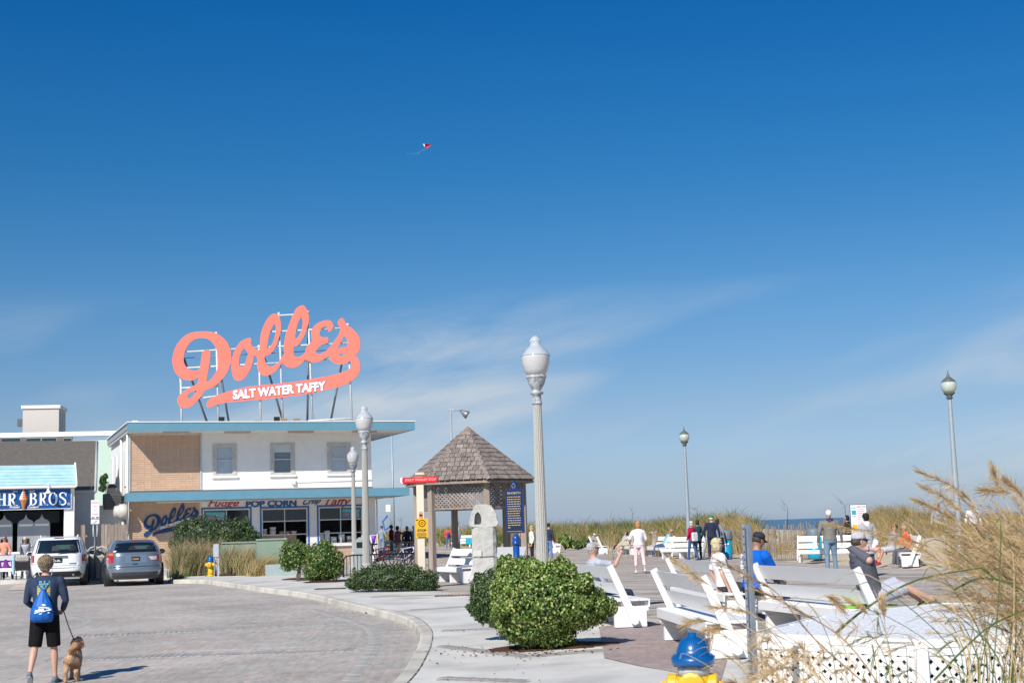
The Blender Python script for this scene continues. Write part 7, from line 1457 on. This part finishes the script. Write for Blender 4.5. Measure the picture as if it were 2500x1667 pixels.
    # hair
    if hstyle != 'none':
        g = MB(); E4 = hy.to_4x4(); cz = .022 if not cap else -.005; fl = cap is not None
        g.ell(hd((0, -.020, cz)), (.086, .092, .096 if not fl else .07), 18, 12, E4)
        if hstyle == 'thin': g = MB(); g.ell(hd((0, -.028, .012)), (.081, .082, .094), 18, 12, E4)
        if hstyle in ('bob', 'long'):
            for s in (-1, 1): g.ell(hd((s*.055, -.02, -.035)), (.036, .06, .085), 10, 8, E4)
            g.ell(hd((0, -.055, -.04)), (.08, .05, .09), 12, 8, E4); g.ell(hd((0, .03, .075)), (.07, .05, .03), 10, 8, E4)
        if hstyle == 'long': g.ell(hd((0, -.07, -.13)), (.075, .035, .11), 10, 8, E4)
        if hstyle == 'curly': g.ell(hd((0, -.01, .04)), (.10, .105, .095), 18, 12, E4); g.ell(hd((0, -.055, -.03)), (.085, .05, .07), 12, 8, E4)
        for q, v in enumerate(g.v): j = .010 if hstyle == 'curly' else .004; g.v[q] = (v[0]+random.uniform(-j, j), v[1]+random.uniform(-j, j), v[2]+random.uniform(-j, j))
        ho = child('hair', g, hairm(hair), max(vox*.8, .009), 0 if hstyle == 'curly' else 1)
        if hstyle == 'curly' and px > 200:
            n = 900; d = rng.normal(size=(n, 3)); d[:, 1] -= .35; d[:, 2] += .3; d /= np.linalg.norm(d, axis=1)[:, None]; Q = []; hh_ = MB()
            for q in range(n):
                p = d[q]*np.array((.098, .10, .10))+np.array((0, -.02, .03)); a0 = random.random()*6.3; c1 = V_(hd(tuple(p))); n1 = (hy @ V_(tuple(d[q]))).normalized(); tg = n1.orthogonal(); tg.rotate(Matrix.Rotation(a0, 3, n1)); hh_.tube([c1, c1+n1*.010+tg*.008, c1+n1*.012+tg*.020, c1+n1*.004+tg*.026], [.003, .003, .0025, .001], 3, caps=False)
            c = hh_.build('curl', hairm(tuple(q*1.25 for q in hair)), ho); c['kind'] = 'stuff'
    g = MB(); g.T = HM4
    if shades: 
        for s in (-1, 1): g.ell((s*.034, .088, .012), (.030, .010, .020), 10, 6)
        g.tube([(-.08, .01, .018), (-.066, .078, .02), (0, .096, .018), (.066, .078, .02), (.08, .01, .018)], .005, 5); c = g.build('sunglasses', M_black, t); c.scale = (k,)*3
    elif px > 60:
        for s in (-1, 1): g.ell((s*.031, .080, .014), (.011, .008, .007), 8, 6)
        g.tube([(-.026, .092, .034), (-.045, .08, .03)], .004, 4); g.tube([(.026, .092, .034), (.045, .08, .03)], .004, 4); c = g.build('eyes', pm('eye_dark', (.06, .04, .035), .3), t); c.scale = (k,)*3
    if px > 60: g = MB(); g.T = HM4; g.tube([(-.022, .080, -.052), (0, .088, -.051), (.022, .080, -.052)], [.004, .006, .004], 5, flat=.7); c = g.build('mouth', pm('lip', (.38, .13, .11), .5), t); c.scale = (k,)*3
    if cap:
        g = MB(); g.T = HM4; g.lathe([(.091, .028), (.095, .05), (.088, .085), (.065, .112), (.03, .124), (.002, .126)], 18, (0, -.012, 0)); cp_ = g.build('cap', cloth(cap), t); cp_.scale = (k,)*3
        g = MB(); g.T = HM4; vs = []
        for q in range(9): a = math.pi*(.12+.76*q/8); r1 = .088; vs += [(math.cos(a)*r1, math.sin(a)*r1-.012, .036), (math.cos(a)*r1*1.02, math.sin(a)*r1+.07*math.sin(a)**2-.005, .024)]
        vs += [(a, b, c-.006) for a, b, c in vs]; fs = [(2*q, 2*q+1, 2*q+3, 2*q+2) for q in range(8)]+[(18+2*q+2, 18+2*q+3, 18+2*q+1, 18+2*q) for q in range(8)]+[(2*q+1, 18+2*q+1, 18+2*q+3, 2*q+3) for q in range(8)]; g.add(vs, fs, True); g.build('brim', cloth(brimc or cap), cp_)
    t['_'] = 0; del t['_']
    return t, dict(P=P_, NB=NB, HC=HC, ax=ax, fw=fw, arms=arms, feet=feet, hd=hd, k=k)
XA = lambda u, Y, z=0: xat(u, Y, z)
def wpt(t, p, k=1.): return t.matrix_basis @ (Vector(p)*k)
SIT = dict(hip=.53)
bpy.context.view_layer.update()
# 1 walker with dog
Yw = 19.85; xw_ = XA(108, Yw, -.3); zw = zroad(xw_, Yw)+.0
W1, J = person('man walking away in navy long-sleeved top and black shorts, blue bag on his back', xw_, Yw, 7, 1.72, zw, lean=3, legs=((-14, 22, 3), (6, 4, 4)), hands=((-.17, .26, 1.02), (.2, .24, 1.0)), ehint=((-.55, -.9, -.2), (.55, -.9, -.2)), shirt=(.035, .052, .095), pants=(.006, .006, .007), plen=1, shoe=(.16, .19, .23), hair=(.25, .19, .13), hstyle='curly', hlean=-6, skin=0, grip=(1, 1), build=1.10, vox=.012)
bm_ = W1.matrix_basis
mb = MB(); cols_ = [pm('print_blue', (.10, .30, .5), .7), pm('print_yellow', (.55, .45, .08), .7), pm('print_teal', (.15, .4, .38), .7), pm('print_tan', (.45, .33, .2), .7)]
bk = lambda q, x_, o_=.0: J['P']+J['ax']*q+Vector((x_, 0, 0))-J['fw']*((.138 if q > .25 else .127)*math.sqrt(max(.05, 1-(x_/.19)**2))+o_)
for r_ in range(9):
    for c_ in range(8):
        q = .43-.032*r_; x_ = -.085+.022*c_; mb.cm = random.choice((0, 0, 2) if r_ < 3 else (1, 3, 2, 0)); 
        if random.random() < .12 or (r_ == 0 and c_ % 3 == 0): continue
        mb.add([bk(q, x_, .012), bk(q, x_+.021, .012), bk(q+.028, x_+.021, .012), bk(q+.028, x_, .012)], [(0, 1, 2, 3)])
mb.build('shirt_print', cols_, W1).scale = (J['k'],)*3
mb = MB(); text(mb, 'DENALI', -.085, .085, 0, .04, 0, .003, bold=.03); mb.v = [tuple(bk(.125+c, a, .013-b)) for a, b, c in mb.v]; mb.build('lettering', pm('print_yellow', (.55, .45, .08), .7), W1).scale = (J['k'],)*3
# bag
bag = thing('drawstring_bag', 'royal blue drawstring bag with white print carried on the walking man\'s back', 'bag', W1.location, W1.rotation_euler.z); M_bag = pm('bag_blue', (.005, .11, .42), .55, var=.15, vs_=9, bump=1, bs=5, bd=.03)
mb = MB(); rings = []
c0 = J['P']+J['ax']*.20-J['fw']*.135
for q, w_, d_ in ((-.31, .10, .04), (-.295, .135, .07), (-.24, .155, .095), (-.15, .15, .095), (-.05, .115, .075), (.05, .07, .05), (.12, .035, .03), (.15, .02, .02)):
    rings.append([c0+Vector((math.cos(a)*w_*(1+.06*math.sin(7*a)), 0, q))-Vector((0, 1, 0))*(math.sin(a)*d_*(1+.09*math.sin(9*a))+d_*.7) for a in [2*math.pi*i/28 for i in range(28)]])
mb.loft(rings); mb.build('sack', M_bag, bag).scale = (J['k'],)*3
mb = MB()
for s in (-1, 1): mb.tube([c0+Vector((s*.01, -.03, .13)), J['P']+J['ax']*.40+Vector((s*.07, 0, 0))-J['fw']*.15, J['P']+J['ax']*.515+Vector((s*.115, 0, 0))-J['fw']*.07], .006, 5)
mb.build('cord', M_black, bag).scale = (J['k'],)*3
mb = MB(); rr_ = random.Random(3)
for k in range(26): a = rr_.gauss(.02, .045); b = rr_.gauss(-.14, .022)+a*.15; p = c0+Vector((a, -.172+a*a*2, b)); l = rr_.uniform(.01, .03); mb.add([p+Vector((-l, 0, -.006)), p+Vector((l, 0, 0)), p+Vector((l, 0, .01)), p+Vector((-l, 0, .008))], [(0, 1, 2, 3)])
mb.build('print', M_let, bag).scale = (J['k'],)*3
hdl = thing('earphone_cord', 'thin white earphone cord hanging at the neck of the walking man', 'earphones', W1.location, W1.rotation_euler.z); mb = MB()
for s in (-1, 1): mb.tube([J['hd']((s*.085, 0, -.02)), J['hd']((s*.09, -.03, -.12)), J['NB']+Vector((s*.06, -.05, -.05))], .0035, 4)
mb.build('cord', M_let, hdl).scale = (J['k'],)*3
# dog
Yd = 20.1; xd = XA(179, Yd, -.3); zd = zroad(xd, Yd); dog = thing('dog', 'curly apricot poodle-type dog on a dark leash walking away beside the man', 'dog', (xd, Yd, zd), R(8)); M_dog = pm('dog_apricot', (.55, .36, .23), .9, var=.3, vs_=18, bump=1, bs=45, spec=.1); M_dog2 = pm('dog_dark_fur', (.30, .17, .10), .9, var=.35, vs_=18, bump=1, bs=45, spec=.1)
mb = MB(); mb.tube([(0, -.22, .36), (0, -.05, .35), (0, .12, .37), (0, .24, .40)], [.085, .088, .10, .085], 14, round_=True, flat=1.12); mb.tube([(0, .22, .42), (.0, .32, .53)], [.075, .06], 10, round_=True); mb.ell((.01, .36, .575), (.068, .08, .066)); mb.tube([(.01, .40, .56), (.02, .49, .54)], [.04, .028], 8, round_=True)
for s, ph in ((-1, -.05), (1, .05)):
    mb.tube([(s*.062, -.2, .33), (s*.07, -.13+ph, .24), (s*.07, -.24+ph, .14), (s*.07, -.20+ph*1.5, .03)], [.062, .046, .034, .036], 10, round_=True); mb.tube([(s*.062, .17, .33), (s*.06, .16-ph*2, .18), (s*.06, .16-ph*2.6, .03)], [.05, .036, .036], 10, round_=True)
me = solid(mb, .011, 2); me.materials.append(M_dog); db = link('body', me, dog)
mb = MB(); mb.tube([(0, -.26, .42), (.02, -.30, .50), (.07, -.28, .55), (.12, -.22, .55)], [.03, .045, .062, .05], 10, round_=True); me = solid(mb, .011, 1); me.materials.append(M_dog2); link('tail', me, dog)
for s in (-1, 1): mb = MB(); mb.tube([(s*.06, .34, .61), (s*.088, .34, .55), (s*.085, .35, .50)], [.022, .032, .026], 8, round_=True, flat=.6); mb.build('ear', M_dog, dog)
fur = MB()
for src, n, mt_ in ((db, 3600, 0),):
    vs = src.data.vertices; L_ = len(vs)
    for q in range(n):
        v = vs[random.randrange(L_)]; p = v.co; nn = v.normal; tg = nn.orthogonal().normalized(); tg.rotate(Matrix.Rotation(random.random()*6.3, 3, nn)); l = random.uniform(.012, .024); e = p+nn*l*.7+tg*l*.6+Vector((0, 0, -.004)); sd = nn.cross(tg)*.0035; fur.add([p-sd, p+sd, e+sd*.4, e-sd*.4], [(0, 1, 2, 3)], True)
o = fur.build('fur', M_dog, dog); o['kind'] = 'stuff'
fur = MB()
for q in range(900):
    b = random.random(); p = Vector((.0+.13*b, -.27+.06*b, .43+.13*math.sin(b*2))); d = Vector((random.gauss(.3, .6), random.gauss(-.3, .5), random.gauss(-.1, .7))).normalized(); e = p+d*random.uniform(.06, .11); sd = d.orthogonal().normalized()*.003; m_ = (p+e)/2+Vector((.012, 0, .01)); fur.add([p-sd, p+sd, m_+sd, m_-sd, e], [(0, 1, 2, 3), (3, 2, 4)], True)
o = fur.build('tail_fur', M_dog2, dog); o['kind'] = 'stuff'; dog.scale = (.9, .9, .9)
mb = MB(); mb.lathe([(.070, 0), (.073, .008), (.070, .016)], 14, (0, .235, .45)); mb.build('collar', M_black, dog)
hnd = wpt(W1, J['arms'][1][2], J['k']); hn2 = Vector(hnd); dgc = Matrix.Translation(dog.location) @ Matrix.Rotation(R(8), 4, 'Z') @ Vector((0, .18, .49)); lt = thing('leash', 'thin dark leash from the walking man\'s hand to the curly dog', 'leash', hn2); mb = MB(); mb.tube([(0, 0, 0), tuple((dgc-hn2)*.5+Vector((0, 0, -.03))), tuple(dgc-hn2)], .007, 6); mb.build('cord', M_nav, lt)
# 2 custard shop people
person('man in salmon shirt, open white jacket and sunglasses standing at the custard counter', XA(10, 61, .2), 61, 165, 1.72, z=.18, shirt=(.78, .27, .18), pants=(.05, .05, .07), hair=(.15, .06, .03), shades=True, vest=None, legs=((0, 0, 5), (0, 0, 5)), skin=1, collar=1)
person('grey-blonde woman in pale grey vest and sunglasses bending over the pushchair', XA(62, 58.5, .2), 58.5, 190, 1.68, z=.18, lean=14, hands=((-.12, .42, .95), (.12, .42, .95)), shirt=(.09, .09, .11), vest=(.48, .50, .54), pants=(.06, .06, .08), hair=(.55, .47, .38), shades=True, fem=True, hlean=12)
person('blonde person in a purple jacket seated on the white bench at far left', XA(13, 57.4, .2), 57.5, 10, 1.62, z=.18, hip=.53, lean=-12, legs=((85, 80, 8), (85, 80, 8)), shirt=(.20, .045, .28), pants=(.06, .06, .1), hair=(.42, .30, .18), hstyle='bob', fem=True)
person('shop assistant in a purple top behind the custard counter', XA(147, 67, .3), 67, 150, 1.6, z=.0, shirt=(.35, .10, .32), pants=(.05, .05, .05), hair=(.02, .015, .012), skin=1, sleeve=.5)
x = XA(56, 56.6, .2); t = thing('pushchair', 'black and pale blue pushchair with plaid blanket at the far left kerb', 'pushchair', (x, 56.6, .17), R(20)); mb = MB(); mb.prism([(-.28, .35), (.28, .35), (.3, .75), (.2, .9), (-.2, .9), (-.3, .75)], -.3, .2); mb.build('seat', M_black, t); mb = MB(); mb.bbox((-.3, -.34, .68), (.25, .15, .92), .06); mb.build('blanket', pm('plaid', (.45, .40, .36), .9, var=.5, vs_=20), t); mb = MB(); mb.bbox((-.42, -.2, .2), (-.29, .2, 1.0), .04); mb.build('bag', pm('pale_blue_cloth', (.35, .52, .6), .8), t)
for a in (-.25, .25):
    for b in (-.3, .35): mb = MB(); mb.tube([(a, b+.12*math.cos(q), .13+.12*math.sin(q)) for q in [k*.4 for k in range(17)]], .02, 6); mb.build('wheel', M_black, t)
    mb = MB(); mb.tube([(a, -.3, .13), (a*.9, .1, .6), (a*.9, .45, 1.0)], .014, 6); mb.build('frame', M_alu, t)
# 3 couple at the window
person('balding man holding a child at the sweet shop window', XA(613, 64, .2), 64, 170, 1.75, z=.12, shirt=(.10, .13, .25), vest=(.7, .68, .68), pants=(.1, .1, .15), hair=(.4, .3, .25), hstyle='thin', hands=((-.1, .25, 1.15), (.15, .25, 1.1)))
person('brown-haired woman in a pink top at the sweet shop window', XA(620, 63, .2), 63, 120, 1.58, z=.12, shirt=(.62, .42, .46), pants=(.2, .2, .3), hair=(.16, .09, .06), hstyle='bob', fem=True)
# 4 group behind the bicycles
person('man in grey-blue tee and dark cap walking away behind the bicycles', XA(933, 96, 0), 96, 0, 1.78, shirt=(.25, .30, .36), sleeve=.5, pants=(.16, .26, .42), cap=(.02, .03, .05), legs=((8, 5, 3), (-8, 10, 3)), hstyle='short')
person('dark-haired man in dark red top standing behind the bicycles', XA(957, 77, 0), 77, -70, 1.76, shirt=(.12, .02, .025), pants=(.3, .25, .15), hair=(.015, .012, .012), skin=2)
person('woman in maroon blouse raising her phone behind the bicycles', XA(972, 74, 0), 74, -60, 1.68, shirt=(.14, .045, .065), pants=(.36, .27, .16), hair=(.012, .01, .01), skin=1, shades=True, hstyle='bob', hands=(None, (.12, .38, 1.42)), fem=True, build=1.15, coat=.18)
person('woman in navy jacket and sunglasses facing the bicycles', XA(995, 76, 0), 76, 175, 1.66, shirt=(.018, .022, .05), pants=(.03, .03, .05), hair=(.02, .012, .012), shades=True, hstyle='bob', fem=True, skin=1)
person('person in pale grey top beside the yellow stop poster', XA(1012, 78, 0), 78, 200, 1.66, shirt=(.33, .36, .40), sleeve=.5, pants=(.2, .2, .25), hair=(.3, .2, .14), cap=(.36, .3, .25))
OR, JO = person('woman in orange top and jeans with a blue rucksack walking away under the shelter view', XA(1095, 108, 0), 108, 0, 1.62, shirt=(.75, .09, .03), pants=(.10, .15, .26), hair=(.2, .09, .045), hstyle='long', fem=True, build=1.2)
mb = MB(); mb.ell((0, -.21, 1.06), (.13, .09, .17)); o = mb.build('rucksack', pm('rucksack_blue', (.02, .06, .3), .7), None, OR.location); tag(o, 'small blue rucksack on the back of the woman in orange', 'rucksack')
person('grey-haired man in white shirt and jeans, half hidden by a shelter post', XA(1117, 55, 0), 55, 75, 1.80, shirt=(.78, .78, .78), pants=(.12, .2, .33), hair=(.38, .37, .36), shades=True, legs=((4, 4, 3), (-4, 4, 3)), shoe=(.35, .15, .08))
# 5 behind the marker and big lamp
person('person in dark top seated behind the shelter, beside the blue marker post', XA(1271, 70, 0), 70, 170, 1.7, shirt=(.03, .035, .05), sleeve=.5, pants=(.2, .35, .55), hair=(.1, .06, .05), hip=.53, legs=((85, 80, 5), (85, 80, 5)), skin=1)
person('woman in straw hat and patterned white top between shelter post and large lamp', XA(1300, 62, 0), 62, 100, 1.62, shirt=(.62, .64, .62), pants=(.02, .02, .03), plen=1.5, hair=(.5, .35, .2), hstyle='bob', cap=(.45, .30, .14), fem=True)
person('person in dark blue jacket and jeans just right of the large lamp post', XA(1342, 66, 0), 66, -40, 1.72, shirt=(.03, .035, .07), pants=(.10, .22, .42), hair=(.03, .03, .03), cap=(.03, .03, .04))
person('person in a red top reclining on the far white bench', XA(1354, 88, 0), 88, -90, 1.7, hip=.53, lean=-28, legs=((80, 45, 4), (78, 42, 4)), shirt=(.55, .015, .06), sleeve=.5, pants=(.55, .55, .55), plen=1, hair=(.5, .5, .5))
person('person in black jacket and white cap leaning forward behind a far bench', XA(1434, 84, 0), 84, -60, 1.7, hip=.55, lean=52, legs=((85, 85, 5), (85, 85, 5)), shirt=(.015, .02, .035), pants=(.1, .1, .1), cap=(.75, .7, .72), hlean=-10)
person('woman in grey tee and sunglasses on the far bench beside the khaki man', XA(1521, 77, 0), 77.3, 80, 1.65, hip=.53, lean=-24, legs=((82, 70, 2), (84, 72, 8)), shirt=(.40, .42, .44), sleeve=.5, pants=(.015, .015, .02), plen=1.5, hair=(.03, .02, .018), hstyle='bob', shades=True, fem=True)
person('man in khaki shirt and shorts lounging cross-legged on the far bench', XA(1535, 75.4, 0), 75.5, 85, 1.78, hip=.53, lean=-24, legs=((88, 60, 2), (100, 60, -6)), shirt=(.42, .42, .33), sleeve=.5, pants=(.40, .36, .26), plen=1, hair=(.3, .26, .22), skin=0, hands=(None, (.2, .32, .68)))
person('strawberry-blonde woman in white top and pink cropped trousers walking towards the far benches', XA(1562, 46.3, 0), 46.3, -5, 1.66, shirt=(.72, .70, .74), sleeve=.75, pants=(.78, .58, .60), plen=1.5, hair=(.52, .24, .10), hstyle='bob', legs=((2, 2, 3), (-6, 14, 8)), shoe=(.65, .68, .7), fem=True, hands=((-.30, .18, 1.0), (.25, .2, .95)), build=1.06)
person('woman in beige top with raised hands on a far bench', XA(1597, 70, 0), 70, 70, 1.62, hip=.53, lean=-15, legs=((82, 70, 4), (84, 72, 4)), shirt=(.36, .31, .30), pants=(.36, .34, .32), hair=(.3, .2, .15), hands=((-.1, .16, 1.22), (.1, .16, 1.24)), fem=True, skin=1, hlean=10)
person('balding man in teal tee and jeans leaning back on a far bench', XA(1625, 68.6, 0), 68.6, 78, 1.8, hip=.53, lean=-26, legs=((84, 62, 3), (88, 66, 3)), shirt=(.22, .42, .46), sleeve=.5, pants=(.035, .075, .17), hair=(.3, .2, .15), hstyle='thin', shades=True, hands=(None, (.34, .0, .55)), build=1.08, skin=1)
MS, JM = person('older woman with maroon sleeves and a white shoulder bag walking arm in arm', XA(1691, 60, 0), 60, 40, 1.62, shirt=(.36, .015, .06), pants=(.05, .10, .2), hair=(.45, .45, .44), hstyle='bob', cap=(.5, .5, .49), legs=((10, 4, 3), (-10, 12, 3)), fem=True, shoe=(.05, .06, .12))
mb = MB(); mb.bbox((-.18, -.24, .78), (.14, -.15, 1.15), .03); o = mb.build('shoulder_bag', cloth((.75, .73, .70)), None, MS.location, MS.rotation_euler); tag(o, 'white shoulder bag on the woman with maroon sleeves', 'bag')
person('dark-haired companion in deep teal coat behind the maroon-sleeved woman', XA(1706, 61.2, 0), 61.2, 30, 1.66, shirt=(.02, .06, .085), pants=(.02, .02, .04), hair=(.05, .025, .015), hstyle='bob', coat=.15, fem=True)
person('tall man in navy suit-like jacket and green cap seen from behind', XA(1741, 58.5, 0), 58.5, -20, 1.82, shirt=(.022, .03, .06), pants=(.02, .025, .05), hair=(.5, .5, .5), cap=(.01, .22, .10), coat=.06, build=1.1)
person('dark-haired companion half hidden beside the man in the green cap', XA(1756, 60, 0), 60, -30, 1.68, shirt=(.2, .22, .26), pants=(.05, .06, .1), hair=(.05, .03, .03), hstyle='bob', fem=True)
# 6 people on the near benches
person('grey-haired man in sunglasses and pale grey tee drinking on the nearest left bench', 1.38, 24.0, -72, 1.76, hip=.53, z=.0, lean=-16, legs=((84, 70, 6), (84, 70, 6)), shirt=(.40, .42, .47), sleeve=.5, pants=(.03, .04, .08), hair=(.38, .37, .36), hstyle='short', shades=True, hands=(None, (.10, .30, 1.10)), ehint=(None, (.6, .2, -.9)), grip=(0, 1), skin=0, hlean=14)
xb, yb = 3.36, 23.7
person('blonde woman in white tee and sunglasses seated on the bench beside the man in blue', xb, yb, -78, 1.68, hip=.53, z=.06, lean=-10, legs=((84, 78, 3), (84, 78, 3)), shirt=(.82, .78, .79), sleeve=.5, pants=(.06, .05, .06), hair=(.58, .48, .28), hstyle='bob', shades=True, fem=True, hlean=10, build=1.04)
BL, JB = person('broad man in royal blue printed tee hunched on the bench, partly behind the channel post', 3.68, 22.6, -64, 1.86, hip=.53, z=0, lean=6, legs=((84, 84, 10), (84, 84, 10)), shirt=(.005, .11, .50), sleeve=.5, pants=(.02, .022, .03), hair=(.05, .04, .03), shades=True, cap=(.03, .035, .05), hands=((-.1, .42, .62), (.12, .42, .6)), skin=1, build=1.22, hlean=16)
mb = MB(); rr_ = random.Random(8)
for k in range(34):
    q = rr_.uniform(.12, .46); x_ = rr_.uniform(-.15, -.02) ; l = rr_.uniform(.008, .028); p = JB['P']+JB['ax']*q+Vector((x_, 0, 0))-JB['fw']*(.128*1.22*math.sqrt(max(.05, 1-(x_/.22)**2))+.035); mb.add([p+Vector((-l, 0, -.006)), p+Vector((l, 0, -.004)), p+Vector((l*.8, 0, .012)), p+Vector((-l, 0, .01))], [(0, 1, 2, 3)])
mb.build('shirt_print', M_let, BL).scale = (JB['k'],)*3
MC, JC = person('man in grey hooded top, pale shorts and trucker cap sipping from a white cup', 4.50, 18.5, -76, 1.80, hip=.55, z=.03, lean=-14, legs=((112, 60, -4), (104, 40, 2)), shirt=(.10, .10, .125), sleeve=.75, pants=(.42, .43, .50), plen=1, hair=(.09, .06, .045), hstyle='short', shades=True, cap=(.46, .47, .52), brimc=(.03, .028, .06), hands=((-.10, .22, .66), (.06, .02, 1.12)), ehint=(None, (.35, -1, -.45)), grip=(0, 1), skin=0, build=1.08, hood=(.10, .10, .125), hlean=16, hyaw=-6, shoe=(.03, .035, .04), vox=.012)
cupc = wpt(MC, JC['arms'][1][2]+Vector((-.02, .05, .05)), JC['k']); t = thing('coffee_cup', 'white paper cup with lid held to the lips of the man in the cap', 'cup', cupc); t.rotation_euler = (R(-30), 0, R(-60)); mb = MB(); mb.lathe([(.028, -.06), (.038, .05)], 16); mb.build('cup', M_let, t); mb = MB(); mb.lathe([(.041, .05), (.041, .058), (.034, .066), (.01, .067)], 16); mb.build('lid', M_let, t)
mb = MB(); a, b, c_ = JC['arms'][1]; mb.tube([b.lerp(c_, .80), b.lerp(c_, .84)], .034, 12); o = mb.build('wristband', cloth((.2, .08, .35)), MC); o.scale = (JC['k'],)*3
mb = MB(); a, b, c_ = JC['arms'][0]; mb.tube([b.lerp(c_, .86), b.lerp(c_, .93)], .034, 12); o = mb.build('watch', cloth((.25, .06, .04)), MC); o.scale = (JC['k'],)*3
mb = MB(); mb.bbox((-.3, -.2, 0), (.35, .2, .018), .008); o = mb.build('towel', pm('lime_towel', (.22, .75, .04), .9, bump=.6), None, (4.45, 18.6, .455), (0, 0, R(20))); tag(o, 'bright lime green towel under the man with the cup', 'towel')
# 7 walkers and sitters at right
HG, JH = person('white-haired man in grey hooded sweatshirt and faded jeans walking away', XA(2031, 40.3, 0), 40.3, 8, 1.80, shirt=(.20, .19, .175), pants=(.16, .24, .33), hair=(.75, .73, .70), hstyle='short', hood=(.035, .04, .075), legs=((-4, 3, 4), (6, 10, 4)), build=1.18, hands=((-.34, .02, .90), (.36, .06, .90)))
GC_, _j = person('dark-haired woman in long pale grey coat and rolled jeans walking away', XA(2122, 38.6, 0), 38.6, 12, 1.66, shirt=(.36, .37, .38), pants=(.05, .08, .16), plen=1.5, hair=(.02, .015, .015), hstyle='curly', coat=.34, legs=((4, 4, 3), (-6, 8, 3)), shoe=(.10, .09, .13), fem=True, build=1.12, hood=(.68, .70, .74))
person('figure in black coat behind the beach rules board', XA(2073, 58, 0), 58, 60, 1.66, shirt=(.012, .012, .014), pants=(.02, .02, .02), hair=(.02, .02, .02), hstyle='bob', coat=.2)
person('man in sunglasses and shorts with crossed legs and red trainers on the right-hand bench', XA(2178, 46.8, 0), 46.8, 120, 1.76, hip=.53, lean=-18, legs=((86, 60, -2), (88, 52, -6)), shirt=(.30, .30, .31), sleeve=.5, pants=(.5, .5, .55), plen=1, hair=(.04, .03, .025), shades=True, skin=1, shoe=(.4, .02, .03))
person('person in bright orange top leaning forward on the right-hand bench', XA(2222, 45.8, 0), 45.8, 95, 1.70, hip=.53, lean=12, legs=((84, 80, 6), (86, 76, 4)), shirt=(.85, .09, .025), pants=(.1, .1, .12), hair=(.35, .25, .2), hstyle='thin', shades=True, skin=1, build=1.1, hands=((-.1, .4, .75), (.1, .4, .8)))
person('sunglassed balding man standing beyond the dune grass near the right lamp', XA(2297, 58, 0), 58, 150, 1.80, z=.25, shirt=(.3, .35, .4), hair=(.35, .28, .22), hstyle='thin', shades=True, skin=1)
person('person in white shirt half hidden by plumes at the right edge', XA(2382, 55, 0), 55, 170, 1.74, z=.25, shirt=(.7, .7, .72), hair=(.4, .35, .3), hstyle='thin', skin=1)
bpy.data.scenes.remove(TMP)
